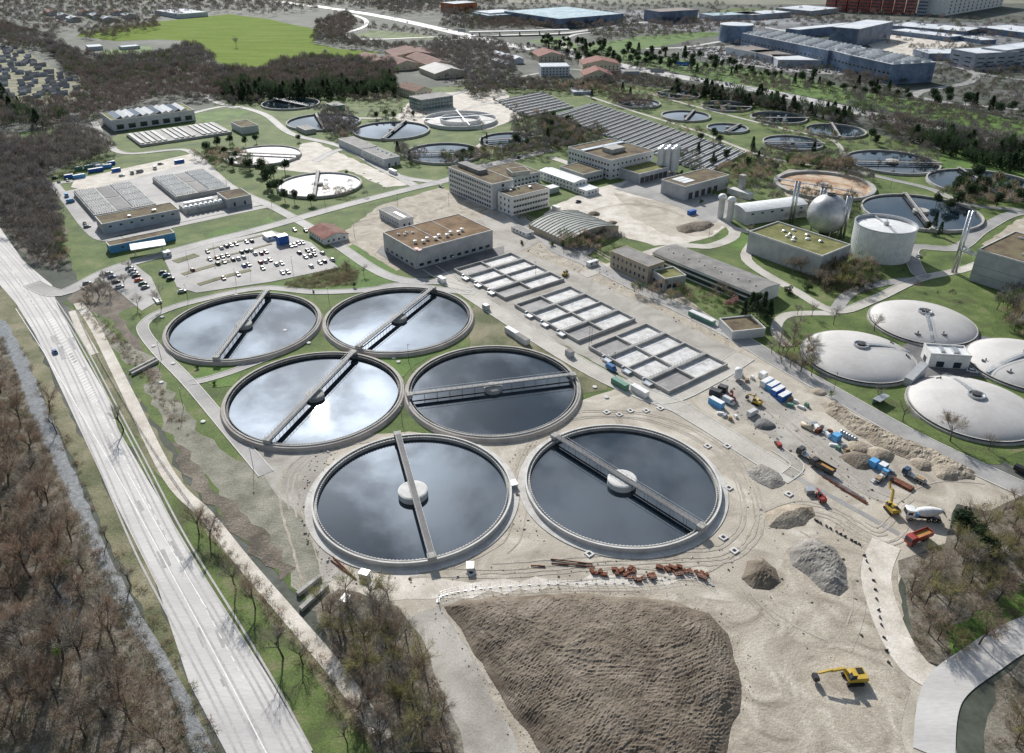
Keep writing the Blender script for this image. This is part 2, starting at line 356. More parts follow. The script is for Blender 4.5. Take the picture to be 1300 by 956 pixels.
# left side
sheet('woodland_floor',[(-60,330),(0,400),(30,470),(75,590),(130,700),(175,800),(215,870),(262,1000),(-200,1000)],.03,G_scrub,1.5,8)
sheet('woodland_floor',[(0,165),(60,190),(60,230),(85,300),(72,345),(40,335),(0,287),(-80,240)],.03,G_scrub,1.5,8)
sheet('verge',[(-10,372),(0,362),(14,372),(50,445),(90,530),(127,600),(190,720),(240,867),(298,1000),(262,1000),(222,867),(140,690),(80,560),(40,470),(12,420),(-30,400)],.05,G_dry,1.,6)
sheet('verge',[(100,440),(150,540),(185,605),(262,735),(345,867),(400,960),(500,960),(430,867),(370,790),(310,715),(265,655),(225,600),(165,505),(120,420),(90,385)],.05,G_verge,1.2,6)
sheet('verge',[(88,392),(110,400),(230,600),(300,705),(370,790),(430,867),(500,960),(478,960),(405,867),(330,765),(255,665),(190,590),(140,500)],.07,G_dry,1.4,6)
sheet('verge',[(80,385),(120,350),(190,352),(180,410),(240,490),(330,600),(385,660),(420,740),(430,800),(370,750),(300,680),(240,600),(180,510),(125,420)],.05,G_grass,1.,6)
sheet('dark_soil',[(84,380),(108,352),(150,365),(175,388),(150,398),(170,425),(205,475),(250,560),(215,520),(180,470),(140,405),(100,392)],.07,G_brown,1.3,5)
sheet('weedy_gravel',[(185,490),(205,480),(250,545),(290,575),(330,600),(385,650),(420,735),(440,790),(400,770),(330,690),(265,615),(210,545)],.07,G_grit,1.6,5)
sheet('weedy_gravel',[(118,395),(150,430),(200,455),(190,470),(160,462),(130,420)],.07,G_grit,1.2,5)
sheet('dark_soil',[(216,560),(238,575),(262,610),(300,640),(345,690),(372,720),(360,735),(320,700),(280,655),(240,610)],.09,G_brown,1.6,4)
# construction ground
sheet('dirt',[(330,600),(318,575),(375,556),(520,548),(600,562),(640,558),(700,520),(740,508),(790,490),(850,505),(900,470),(945,445),(1000,470),(1080,520),(1300,625),(1380,660),(1300,660),(1215,640),(1205,690),(1145,715),(1140,780),(1150,840),(1200,860),(1215,960),(560,960),(510,800),(430,745),(400,700),(380,650)],.06,G_tan,1.,5)
sheet('dirt',[(560,765),(700,745),(860,750),(960,770),(1000,700),(1080,660),(1130,700),(1140,780),(1150,850),(1150,960),(600,960),(545,800)],.09,G_tan2,1.6,5)
sheet('dirt',[(505,790),(560,770),(600,830),(660,960),(560,960)],.10,G_greydirt,1.,5)
sheet('gravel',[(405,745),(470,720),(560,735),(700,735),(880,725),(900,738),(700,748),(560,757),(430,765)],.10,G_pale,1.6,4)
sheet('gravel',[(900,470),(930,465),(1000,510),(1060,560),(1130,610),(1120,640),(1050,600),(960,545),(905,500)],.09,G_greydirt,1.2,5)
sheet('dirt',[(330,566),(375,560),(420,575),(400,640),(410,690),(440,735),(410,740),(385,660),(345,620),(322,590)],.10,G_greydirt,1.2,5)
sheet('dirt',[(430,300),(480,262),(560,238),(620,262),(690,300),(770,335),(850,360),(945,440),(1000,470),(930,470),(860,420),(760,380),(690,330),(630,310),(540,330),(500,345),(470,340),(425,312)],.05,G_tan2,1.,5)
sheet('gravel',[(668,300),(700,262),(760,238),(800,228),(845,240),(900,262),(925,285),(905,300),(870,310),(830,312),(790,300),(760,300),(720,300)],.06,G_pale,1.,5)
sheet('gravel',[(780,245),(870,262),(918,284),(900,300),(850,300),(800,275)],.08,G_tan,1.,5)
sheet('gravel',[(380,183),(400,180),(455,205),(520,235),(490,238),(440,215),(415,222),(350,215),(380,200)],.06,G_pale,1.,5)
sheet('gravel',[(525,125),(560,118),(640,112),(660,150),(620,165),(540,160),(500,150)],.05,G_pale,2,8)
sheet('dirt',[(985,225),(1000,215),(1060,215),(1100,235),(1098,250),(1050,262),(1000,250)],.06,G_tan,1,5)
sheet('dirt',[(1246,310),(1300,275),(1420,290),(1420,330),(1310,330),(1270,322)],.06,G_tan2,1,5)
sheet('grass',[(1095,395),(1165,362),(1225,372),(1262,400),(1262,425),(1235,420),(1170,382),(1105,400)],.06,G_verge,1,5)
sheet('grass',[(1025,480),(1060,505),(1110,530),(1200,585),(1270,590),(1320,560),(1320,540),(1240,555),(1160,530),(1110,490),(1040,480),(1020,440)],.06,G_verge,1,5)
sheet('grass',[(910,300),(950,292),(962,300),(948,318),(925,314)],.08,G_lush,.5,4)
sheet('grass',[(1110,340),(1140,300),(1180,310),(1170,332),(1120,350)],.06,G_verge,1,5)
sheet('grass',[(1180,208),(1215,185),(1300,215),(1380,240),(1380,300),(1300,265),(1240,240),(1190,225)],.06,G_lush,1,6)
sheet('grass',[(435,320),(448,310),(505,345),(500,358),(450,370),(345,372),(340,362),(420,345)],.08,G_lush,.6,4)
sheet('grass',[(245,480),(262,462),(300,455),(318,458),(296,490),(275,492)],.08,G_lush,.5,4)
sheet('grass',[(598,480),(640,520),(700,520),(735,500),(770,495),(775,480),(722,455),(735,440),(640,400),(610,380),(596,395)],.06,G_dry,.6,4)
sheet('grass',[(470,445),(520,440),(560,446),(525,465),(512,480),(480,462)],.08,G_lush,.5,4)
sheet('grass',[(655,255),(672,245),(720,240),(722,252),(690,262)],.08,G_grass,.5,4)
sheet('grass',[(244,146),(300,138),(318,142),(300,150),(262,156)],.08,G_lush,.5,4)
sheet('grass',[(258,296),(340,274),(352,282),(262,304)],.08,G_lush,.5,4)
sheet('grass',[(260,272),(320,262),(345,272),(330,282),(250,296)],.08,G_grass,.5,4)
sheet('woodland_floor',[(1140,712),(1200,690),(1212,665),(1300,625),(1420,640),(1420,780),(1300,790),(1215,852),(1160,835)],.12,G_scrub,1,5)
sheet('woodland_floor',[(1262,867),(1300,835),(1400,800),(1420,960),(1250,960)],.14,G_scrub,1,5)
sheet('woodland_floor',[(400,770),(430,748),(505,770),(545,830),(590,960),(480,960),(440,867)],.13,G_scrub,1,5)
sheet('grass',[(1200,800),(1300,740),(1420,690),(1420,780),(1300,790),(1215,852)],.14,G_lush,1,5)
sheet('gravel',[(560,345),(640,312),(730,345),(830,392),(945,452),(935,475),(855,508),(830,500),(700,430),(600,372)],.07,G_greydirt,.8,5)
sheet('gravel',[(560,330),(600,320),(640,318),(600,340)],.12,A_dark,0)
# ------------------------------------------------------------------ stream
sheet('water',[(-40,395),(8,408),(32,450),(62,525),(100,612),(132,690),(178,780),(230,867),(292,1000),(262,1000),(212,867),(160,790),(118,700),(82,620),(42,530),(18,465),(-5,425),(-50,415)],.09,STREAM,.5,5)
sheet('water',[(66,725),(84,728),(92,775),(84,790),(70,760)],.09,STREAM,.5,3)
# ------------------------------------------------------------------ roads
sheet('road',[(-80,230),(0,289),(30,332),(66,362),(72,385),(105,450),(137,505),(150,545),(185,605),(262,735),(345,867),(410,980),(300,980),(240,867),(200,745),(127,600),(85,510),(45,425),(20,385),(0,362),(-80,300)],.12,A_old,0)
mb=MB().mat(WHT)
for pts,wd in (([(20,392),(70,470),(127,566),(190,678),(240,770),(292,867),(340,960)],.14),([(162,600),(200,668),(262,772)],.12)):
    P=smooth([g(*p) for p in pts],6); ribbon(mb,P,-wd,wd,.17)
tag(mb.build('road_marking'),kind='structure')
mb=MB().mat(WHT)
P=smooth([g(*p) for p in [(60,398),(92,455),(122,512)]],18)
for i in range(0,len(P)-1,1):
    x,y=P[i]; x2,y2=P[i+1]; a=math.atan2(y2-y,x2-x)
    mb.box(-.25,.25,-1.5,1.5,.166,.17,a+.5,(x,y))
P=smooth([g(*p) for p in [(122,512),(162,590),(210,680),(262,775),(312,867)]],14)
for i in range(0,len(P)-1,2):
    mb.beam((*P[i],.17),(*P[i+1],.17),.22,.01)
P=smooth([g(*p) for p in [(8,330),(32,372),(50,395)]],10)
for i in range(0,len(P)-1,2): mb.beam((*P[i],.17),(*P[i+1],.17),.22,.01)
tag(mb.build('road_marking'),kind='structure')
TRK=[([(430,745),(520,722),(640,722),(760,712),(860,708),(925,700),(955,660),(940,600),(900,560),(830,530),(740,525),(690,545),(660,600),(655,640),(640,690),(560,730)],8),([(400,740),(385,690),(370,640),(375,600),(420,570),(520,552)],6),([(960,660),(1010,640),(1060,650),(1120,680),(1160,640),(1200,620),(1280,625)],9),([(1120,690),(1105,740),(1125,800),(1140,850)],7),([(930,700),(960,760),(1010,800),(1080,830)],5),([(700,735),(800,728),(900,735),(960,690)],4),([(560,760),(590,800),(640,880)],3),([(1000,660),(1060,700),(1090,760),(1070,830)],4),([(930,480),(980,520),(1040,570),(1100,620),(1150,640)],6),([(640,262),(720,300),(800,345),(870,385),(940,430)],5),([(700,300),(760,265),(830,262),(900,290),(880,312)],4)]
for pp,wd in TRK:
    W0=smooth([g(*p) for p in pp],8)
    for dq in np.arange(-wd/2,wd/2,1.9):
        W1=[(x+R.gauss(0,.12),y+R.gauss(0,.12)) for x,y in W0]; a0=R.randrange(0,len(W1)//2); a1=R.randrange(len(W1)//2,len(W1)); W1=W1[a0:a1]
        if len(W1)<4: continue
        W1=offs(W1,dq+R.uniform(-.5,.5)); NS[0]+=1
        m=MB().mat(R.choice((G_tan2,G_rut,G_rut))); ribbon(m,W1,-.2,R.uniform(.15,.7),.13+NS[0]*.0004); tag(m.build('wheel_track'),kind='structure')
cen=smooth([g(*p) for p in [(-20,300),(25,350),(60,398),(92,455),(128,530),(162,600),(205,690),(262,790),(315,885),(360,975)]],10)
for dq in (-7.2,-5.6,-2.9,-1.4,1.8,3.2,5.2,6.6):
    NS[0]+=1; m=MB().mat(A_tyre); ribbon(m,cen,dq-.28,dq+.28,.145+NS[0]*.0002); tag(m.build('worn_lane'),kind='structure')
for i in range(16):
    x,y=cen[R.randrange(12,len(cen)-2)]; q=R.uniform(-6,6); m=MB().mat(A_patch); w0,l0=R.uniform(.3,1.2),R.uniform(1,7); a_=AU+R.uniform(-.06,.02); m.add([(p*l0*math.cos(a_)-q2*w0*math.sin(a_)+x+q,p*l0*math.sin(a_)+q2*w0*math.cos(a_)+y,.158+i*.0004) for p,q2 in ((-1,-1),(1,-1),(1,1),(-1,1))],[(0,1,2,3)]); tag(m.build('tar_patch'),kind='structure')
road('gravel_path',[(98,385),(112,402),(128,430),(165,505),(215,605),(262,655),(310,715),(370,785),(425,850),(490,940)],4.2,G_pale,.1)
road('gravel_path',[(92,395),(103,420),(120,450)],3.5,G_pale,.1)
road('service_road',[(40,360),(78,372),(140,343),(200,325),(270,306),(330,291),(430,263),(520,240),(570,228),(600,214),(640,205),(700,190)],8.,A_mid,.13,True)
road('service_road',[(252,200),(290,236),(345,262),(396,290),(430,312),(475,342),(512,356),(560,358)],6,A_mid,.12,True)
road('service_road',[(560,358),(600,372),(510,362),(470,368),(400,371),(330,366),(250,382),(205,396),(186,408),(182,420),(200,445),(240,486),(290,545),(338,602)],4.6,A_mid,.12,True)
road('service_road',[(240,486),(262,482),(300,470),(350,450)],3.6,A_mid,.12,True)
road('service_road',[(545,340),(600,376),(700,440),(770,480),(830,505),(870,520)],8,A_conc,.12,True)
road('service_road',[(860,520),(930,560),(1000,600),(1100,655),(1200,712)],2,A_mid,.05)
road('service_road',[(790,486),(840,505),(900,480),(945,452)],9,A_conc,.12,True)
road('service_road',[(838,503),(900,540),(960,578),(1010,608)],8,A_conc,.13,True)
road('service_road',[(620,252),(690,300),(760,340),(850,385),(930,425),(980,455),(1060,500),(1160,556),(1300,622),(1420,670)],8.5,A_mid,.13,True)
road('service_road',[(1000,605),(1012,590),(985,570)],4,G_greydirt,.13,True)
road('service_road',[(1420,760),(1300,805),(1245,838),(1205,868),(1190,900),(1185,960)],8.5,A_old,.16)
road('service_road',[(1125,690),(1112,730),(1128,790),(1160,845),(1200,868)],8,G_pale,.12)
road('service_road',[(400,205),(440,190),(500,222),(560,232)],6,A_mid,.12,True)
road('service_road',[(240,145),(290,135),(335,145),(370,170),(430,185),(480,210),(530,238)],6,A_mid,.12,True)
road('service_road',[(120,155),(135,180),(160,195),(230,190),(252,200)],5,A_mid,.12,True)
road('service_road',[(95,255),(70,235),(110,228),(180,215),(245,198)],6,A_mid,.12)
road('service_road',[(68,232),(85,255),(120,298),(150,303),(180,296),(300,270),(340,262)],6,A_mid,.12)
road('service_road',[(700,200),(760,220),(800,228),(850,250),(930,290),(905,312),(850,314),(740,350)],7,A_conc,.12)
road('service_road',[(930,290),(960,300),(948,330),(1010,370),(1060,395),(1110,380),(1165,355),(1230,340),(1300,310)],5,A_conc,.12,True)
road('service_road',[(1062,398),(1000,400),(985,420),(1000,440)],5,A_conc,.12)
road('service_road',[(1075,215),(1130,228),(1180,240),(1230,260),(1300,268),(1400,290)],5,A_mid,.12,True)
road('service_road',[(1400,285),(1300,270),(1250,290),(1215,315),(1160,315),(1165,345),(1180,352)],7,A_mid,.13,True)
road('service_road',[(735,118),(800,140),(880,165),(975,200),(1075,215)],4,A_conc,.12)
road('service_road',[(820,118),(900,140),(1000,165),(1060,180),(1075,215)],4,A_conc,.12)
road('service_road',[(1165,355),(1120,360),(1080,372),(1060,395)],6,A_mid,.12)
road('service_road',[(450,150),(500,150),(560,145),(640,130),(700,160),(640,170),(600,190)],5,A_conc,.12)
sheet('paved_yard',[(1100,470),(1145,440),(1170,425),(1240,425),(1262,430),(1420,490),(1420,520),(1330,500),(1240,478),(1180,485),(1150,488)],.12,A_dark,0)
sheet('paved_yard',[(485,312),(528,342),(640,312),(640,322),(560,348),(530,356),(478,320)],.12,A_dark,0)
sheet('paved_yard',[(205,322),(345,293),(395,308),(430,340),(345,358),(250,372),(225,365)],.14,A_mid,0)
sheet('paved_yard',[(120,352),(170,335),(192,352),(205,380),(180,395),(150,370)],.12,A_mid,0)
sheet('paved_yard',[(75,245),(250,205),(335,260),(125,305)],.11,A_mid,0)
sheet('paved_yard',[(90,238),(95,228),(245,195),(250,205),(110,242)],.12,G_pale,.5,5)
sheet('paved_yard',[(845,214),(925,255),(960,262),(900,285),(860,262),(780,240),(800,230)],.12,A_mid,0)
sheet('paved_yard',[(740,330),(780,345),(770,350),(700,320),(680,300),(765,310)],.12,A_mid,0)
sheet('paved_yard',[(560,300),(640,262),(700,300),(640,330),(560,340),(1,1)][:5],.055,G_greydirt,.5,5)
for pts,wd in (([(222,333),(250,324)],3),([(232,349),(262,340),(292,332)],1.8),([(252,362),(285,352),(318,343)],1.8),([(262,318),(300,308),(338,298)],1.),([(262,331),(300,322),(345,310)],1.)):
    NS[0]+=1; m=MB().mat(G_dry); ribbon(m,smooth([g(*p) for p in pts],6),-wd,wd,.16+NS[0]*.0006,.3+NS[0]*.0006); tag(m.build('planting_strip'),kind='structure')
# motorways and streets beyond
road('highway',[(355,2),(430,12),(500,24),(580,42),(650,58),(735,72),(830,92),(900,104),(980,118),(1080,140),(1195,166),(1300,190),(1500,240)],24,A_old,.2,False,dash=[(-6,4,8),(6,4,8)],line=[-.8,.8])
road('highway',[(560,52),(640,45),(720,42),(800,30),(900,25),(1000,40)],13,A_old,.3)
road('highway',[(728,66),(712,55),(722,47),(745,42),(800,40)],8,A_old,.28)
road('highway',[(430,14),(462,24),(462,34),(440,42),(442,48),(480,50),(560,47),(610,50)],8,A_old,.28)
road('street',[(820,62),(870,60),(920,52),(985,42),(1040,60)],9,A_old,.2)
road('street',[(1195,80),(1235,92),(1230,105),(1175,115),(1165,122),(1200,130),(1300,140)],10,A_mid,.2)
road('street',[(1235,92),(1300,102),(1400,110)],10,A_mid,.2)
road('street',[(560,125),(600,112),(640,102),(720,88),(760,96)],6,A_mid,.2)
road('street',[(500,8),(540,5),(600,15),(700,12)],9,A_old,.2)
road('street',[(258,120),(275,130),(300,138)],6,A_mid,.2)
sheet('car_park',[(860,62),(930,58),(1000,75),(1135,88),(1128,98),(1000,92),(905,76)],.2,A_mid,0)
sheet('gravel',[(1090,50),(1200,38),(1230,58),(1150,72),(1110,62)],.2,G_pale,3,20)
sheet('paved_yard',[(600,12),(800,12),(900,20),(1300,30),(1300,62),(1150,48),(1000,45),(700,32)],.05,mat('yard_mix',[(.10,.11,.12),(.18,.19,.2),(.30,.31,.32)],scale=.012,fine=.3,fscale=.1),4,60)
# ================================================================== ROUND TANKS
def annul(mb,r0,r1,z,n=96,c=(0,0)): mb.lathe([(r0,z),(r1,z)][::-1] if False else [(r1,z),(r0,z)],n,c)
def big_tank(lab,c,R0,zw,rim,style,bridge=None,drum=None,group='round settling tanks',wmat=None,n=128,bhalf=None,bz=1.1):
    """c world centre, R0 water radius, style 'old' | 'new' | 'plain'"""
    t=thing('settling_tank',lab,'settling tank',(c[0],c[1],0),0,group)
    m=MB().mat(wmat or WATER); m.lathe([(0.01,zw),(R0+.3,zw)][::-1],n); m.build('water',t)
    if style=='plain':
        m=MB().mat(C_conc); m.smooth=False
        m.lathe([(R0,zw-.3),(R0,rim),(R0+1.1,rim),(R0+1.1,0)],n); m.build('tank_wall',t)
    else:
        # inner launder wall with its toothed weir
        old=style=='old'; cw=R0+1.05
        m=MB().mat(C_dark if old else C_conc); m.lathe([(R0,zw-.3),(R0,rim-.45),(R0+.3,rim-.45),(R0+.3,rim-.9),(cw,rim-.9),(cw,rim-.02)],n); m.build('launder',t)
        m=MB().mat(C_conc if old else C_light)
        k=2*int(2*math.pi*R0/ 1.1); vs=[]; fs=[]
        for i in range(k):
            for e in (0,1):
                a=2*math.pi*(i+e)/k; h=rim-.44+(.24 if i%2 else .03)
                vs+=[((R0+.03)*math.cos(a),(R0+.03)*math.sin(a),h),((R0+.27)*math.cos(a),(R0+.27)*math.sin(a),h)]
        n4=4*k
        for i in range(k):
            q=4*i; fs.append((q,q+1,q+3,q+2)); c2=(q+4)%n4; fs.append((q+2,q+3,c2+1,c2))
        m.add(vs,fs); m.build('weir',t)
        m=MB().mat(C_conc if old else C_light); m.lathe([(cw,rim-.02),(cw,rim),(cw+.55,rim),(cw+.55,rim-.25)],n); m.build('rim_wall',t)
        m=MB().mat(C_pink if old else C_lpink); m.lathe([(cw+.55,rim-.25),(cw+1.5,rim-.4),(cw+2.1,.2),(cw+2.2,0)] if old else [(cw+.55,rim-.25),(cw+.62,.4),(cw+2.9,.32),(cw+2.95,0)],n); m.build('rim_walkway',t)
    if drum:
        dr,dz,dm,dc=drum; m=MB().mat(dm); m.smooth=False
        m.lathe([(dr,zw-.3),(dr,dz),(dr-.5,dz+.25),(.01,dz+.35)],48,dc); m.build('centre_well',t)
    if bridge:
        a,hl0,hl1,w,bm,bc=bridge     # heading, half lengths each way, width
        zb=rim+bz
        ox,oy=bc
        q=lambda d,s,z:(ox+d*math.cos(a)-s*math.sin(a),oy+d*math.sin(a)+s*math.cos(a),z)
        m=MB().mat(bm[0]); m.beam(q(-hl0,0,zb),q(hl1,0,zb),w,.16); m.build('bridge_deck',t)
        for s in (-1,1):
            m=MB().mat(bm[1]); m.beam(q(-hl0,s*w/2,zb-.2),q(hl1,s*w/2,zb-.2),.22,.42)
            m.beam(q(-hl0,s*w/2,zb+1.),q(hl1,s*w/2,zb+1.),.09,.09); 
            k=int((hl0+hl1)/2)
            for i in range(k+1):
                d=-hl0+(hl0+hl1)*i/k; m.beam(q(d,s*w/2,zb),q(d,s*w/2,zb+1.),.07,.07)
            m.build('bridge_rail',t)
        m=MB().mat(DSTEEL)
        k=int((hl0+hl1)/5)
        for i in range(k+1):
            d=-hl0+.8+(hl0+hl1-1.6)*i/k
            if abs(d)<5: continue
            m.beam(q(d,-w/2,zb-.4),q(d,-w/2,zw-.2),.10,.10); m.beam(q(d,w/2,zb-.4),q(d,w/2,zw-.2),.1,.1)
        m.beam(q(-hl0+1,-w/2,zw+.15),q(hl1-1,-w/2,zw+.15),.08,.35)
        m.build('scraper',t)
        for e in (-hl0,hl1):
            m=MB().mat(C_conc); p=q(e,0,0); m.box(-1.1,1.1,-w/2-.4,w/2+.4,rim+.1,zb+.1,a,(p[0],p[1])); m.mat(BLACK)
            m.build('end_carriage',t)
    return t
def dirang(p1,p2,z):
    a=g(*p1,z); b=g(*p2,z); return math.atan2(b[1]-a[1],b[0]-a[0])
T=[((310,413.5),'clarifier full of pale sky reflection with a slanting bridge, beside the car park','old',(338,370),(277,450)),
   ((506.5,405),'clarifier with dark blue cloud reflections between the car park and the brown roofed hall','old',(549,367),(454,442)),
   ((400,503.5),'clarifier with the white glare of the sun on its water','old',(448,447),(345,552)),
   ((626,494),'clarifier with an almost level bridge, beside the rectangular basins','old',(524,494),(722,470)),
   ((524.5,627),'new clarifier with white centre drum and bridge pointing at the soil mound','new',(505,546),(550,705)),
   ((789.5,612.5),'new clarifier with the darkest water, white centre drum and pale concrete rim','new',(703,544),(893,660))]
GREYB=(STEEL,DSTEEL)
for i,(c,lab,st,p1,p2) in enumerate(T):
    cx,cy=g(c[0],c[1],.8); a=dirang(p1,p2,3.5)
    new=st=='new'
    big_tank('round '+lab,(cx,cy),(30.3 if new else 32.1),.35,2.0,st,(a,(31.4 if new else 32.9),(31.4 if new else 32.9),1.8,(A_mid if not new else A_dark,W_grey),(0,0)),(4.8 if new else 3.6,2.4 if new else 2.0,C_light if new else C_conc,(0,0)),'large round clarifiers',bz=1.4)
def ell(x0,x1,y0,y1,z=.8):     # bounding box of an ellipse in the photo -> centre and radius on the ground
    xc=(x0+x1)/2
    f=g(xc,y0,z); n=g(xc,y1,z); 
    cy=(f[1]+n[1])/2
    l=g(x0,(y0+y1)/2,z); r=g(x1,(y0+y1)/2,z)
    rx=(r[0]-l[0])/2; ry=math.hypot(f[1]-n[1],f[0]-n[0])/2
    return ((f[0]+n[0])/2,cy),rx,ry
MID=[ # x0,x1,y0,y1 (water), label, group?, wall style, water material, bridge p1,p2, drum radius
 (355,457,219,252,'round tank of milky water with a bridge from its far rim to the middle','plain',FOAM,(404,216),(398,252),1.5),
 (288,380,184,212,'round tank behind conifers, with two walkways over pale water','plain',FOAM,(290,193),(378,197),0),
 (366,456,143,168,'round tank with bare trees at its front and a small hut beside it','plain',WATER,(400,143),(414,168),1.5),
 (450,544,152,181,'round pond-like tank with a broad dark bridge, behind the two-part grey building','plain',WATER,(480,180),(518,150),1.5),
 (516,611,184,206,'round tank with a level bridge behind the tall laboratory block','plain',WATER,(516,194),(611,193),1.5),
 (610,688,166,192,'round tank half hidden behind bare trees and a conifer','plain',WATER,(608,179),(688,173),1.5),
 (835,888,115,126,'round tank nearest the motorway, dark water with rafts','plain',WATER,(840,118),(885,124),1.),
 (785,837,125,138,'round tank with dark water behind bare bushes','plain',WATER,(790,128),(832,134),1.),
 (841,900,141,154,'round tank with bright water and two dark bridges, behind the long channels','plain',WATER,(868,154),(880,141),1.),
 (892,952,129,141,'round tank with dark raft covered water under the hedge of conifers','plain',WATER,(895,134),(950,136),1.),
 (899,948,156,170,'round tank with bright water crossed by a dark sloping bridge','plain',WATER,(920,170),(946,156),1.),
 (955,1022,143,156,'round tank with dark water next to the conifer hedge','plain',WATER,(958,150),(1020,150),1.),
 (971,1042,173,190,'round tank partly hidden by bushes, pale water in two streaks','plain',WATER,(972,180),(1042,182),1.),
 (1025,1096,157,176,'round tank with one slim pale bridge sloping down to the right','plain',WATER,(1055,155),(1068,176),1.),
 (1078,1187,191,222,'wide round tank with a level bridge and trees reflected in it','plain',WATER,(1076,205),(1187,207),3.),
 (1184,1312,217,252,'round tank with a slanting grey bridge, beyond the dark bushes','plain',WATER,(1222,215),(1264,240),2.),
 (1100,1238,249,292,'round tank with smooth pale water and a mushroom platform, behind the white gas tank','plain',WATER,(1150,246),(1180,285),3.),
]
for (x0,x1,y0,y1,lab,st,wm,p1,p2,dr) in MID:
    c,rx,ry=ell(x0,x1,y0,y1,1.)
    r=min(rx,ry*1.25) if ry>rx*.6 else rx
    r=rx
    cx,cy=c
    a=dirang(p1,p2,2.5)
    q=g(*(((p1[0]+p2[0])/2),((p1[1]+p2[1])/2)),2.5); 
    # perpendicular offset of the bridge line from the centre
    ox,oy=q[0]-cx,q[1]-cy; s=-ox*math.sin(a)+oy*math.cos(a); s=max(-r*.3,min(r*.3,s))
    hl=math.sqrt(max(1,(r+.5)**2-s*s))
    big_tank(lab,(cx,cy),r,.8,1.9,st,(a,hl,hl,2.,(C_conc,DSTEEL),(-s*math.sin(a),s*math.cos(a))),((dr*1.6,2.4,C_conc,(0,0)) if dr else None),'older round tanks',wm,72,bz=.9)
# ================================================================== BUILDINGS
WIN={}
def winmesh(w,h,frame=FRM,glass=GLS):
    k=(round(w,1),round(h,1),frame.name,glass.name)
    if k not in WIN:
        m=MB().mat(frame); m.box(-w/2-.08,w/2+.08,-.05,.0,-.08,h+.08); m.mat(glass); m.box(-w/2,w/2,-.08,-.051,0,h); WIN[k]=m.mesh('window')
    return WIN[k]
def place(A,B,C,h,snap=True,tol=14):
    a=g(*A,h); b=g(*B,h); c=g(*C,h)
    ang=math.atan2(b[1]-a[1],b[0]-a[0])
    if snap:
        for k in range(-4,5):
            q=AU+k*math.pi/2
            if abs(ang-q)<rad(tol): ang=q
    u=(math.cos(ang),math.sin(ang)); v=(-u[1],u[0])
    Lx=(b[0]-a[0])*u[0]+(b[1]-a[1])*u[1]; Wy=(c[0]-b[0])*v[0]+(c[1]-b[1])*v[1]
    o=a
    if Wy<0: o=(a[0]+v[0]*Wy,a[1]+v[1]*Wy); Wy=-Wy
    return o,ang,Lx,Wy
def facing(o,ang,L_,W_):
    u=(math.cos(ang),math.sin(ang)); v=(-u[1],u[0]); out=[]
    for s,(n,px,py) in {'s':((-v[0],-v[1]),L_/2,0),'n':(v,L_/2,W_),'w':((-u[0],-u[1]),0,W_/2),'e':(u,L_,W_/2)}.items():
        x=o[0]+u[0]*px+v[0]*py; y=o[1]+u[1]*px+v[1]*py
        if -(x*n[0]+y*n[1])>0: out.append(s)
    return out
SIDE={'s':(0,lambda p,L_,W_:(p,0)),'n':(math.pi,lambda p,L_,W_:(L_-p,W_)),'w':(-math.pi/2,lambda p,L_,W_:(0,W_-p)),'e':(math.pi/2,lambda p,L_,W_:(L_,p))}
def windows(t,side,L_,W_,rows,n,w,h,z0,dz,name='window',m0=1.2,m1=None,frame=FRM,glass=GLS,zb=0):
    rz,f=SIDE[side]; ln=L_ if side in 'sn' else W_; m1=m0 if m1 is None else m1
    me=winmesh(w,h,frame,glass)
    for r in range(rows):
        for i in range(n):
            p=m0+(ln-m0-m1)*(i+.5)/n; x,y=f(p,L_,W_); link(name,me,t,(x,y,z0+r*dz+zb),rz)
def bld(name,label,cat,A,B,C,h,wall=W_grey,roof=R_sedum,par=.5,win=None,snap=True,zb=0.,parm=C_light,group=None,units=0,tol=14,dims=None):
    if dims: o,ang,L_,W_=dims
    else: o,ang,L_,W_=place(A,B,C,h,snap,tol)
    t=thing(name,label,cat,(o[0],o[1],zb),ang,group)
    h=h-zb
    m=MB().mat(wall); m.box(0,L_,0,W_,0 if zb==0 else .003,h-.3); m.build('wall',t)
    m=MB().mat(roof); m.box(.3,L_-.3,.3,W_-.3,h-.32,h-.12); m.build('roof',t)
    m=MB().mat(parm); pw=.4
    prof=[(-.06,-.06,L_+.06,pw),(-.06,W_-pw,L_+.06,W_+.06)]
    m.add([(x,y,z) for z in (h-.299,h-.3+par) for x,y in ((-.07,-.07),(L_+.07,-.07),(L_+.07,W_+.07),(-.07,W_+.07),(pw,pw),(L_-pw,pw),(L_-pw,W_-pw),(pw,W_-pw))],
          [(0,1,9,8),(1,2,10,9),(2,3,11,10),(3,0,8,11),(8,9,13,12),(9,10,14,13),(10,11,15,14),(11,8,12,15),(5,4,12,13),(6,5,13,14),(7,6,14,15),(4,7,15,12)]); m.build('parapet',t)
    if win:
        for s in facing(o,ang,L_,W_):
            sp=win if isinstance(win,tuple) else win.get(s)
            if not sp: continue
            rows,sx,w,wh,z0,dz=sp[:6]
            ln=L_ if s in 'sn' else W_
            n=max(1,int((ln-1.5)/sx)); rows2=rows
            windows(t,s,L_,W_,rows2,n,w,wh,z0,dz,*(sp[6:7] or ('window',)))
    rr=random.Random(hash(label)%1000 if False else len(label)*7+int(L_*10))
    for i in range(units):
        x=rr.uniform(.15,.85)*L_; y=rr.uniform(.2,.8)*W_; m=MB().mat(C_light if rr.random()<.6 else STAIN)
        if rr.random()<.5: m.lathe([(.75,0),(.75,.9),(.95,.9),(.95,1.2),(.01,1.5)],12)
        else: m.box(-1.1,1.1,-.8,.8,0,.9); m.mat(STEEL).box(-.9,.9,-.6,.6,.9,1.05)
        m.build('roof_vent',t,(x,y,h-.12))
    return t,L_,W_,h
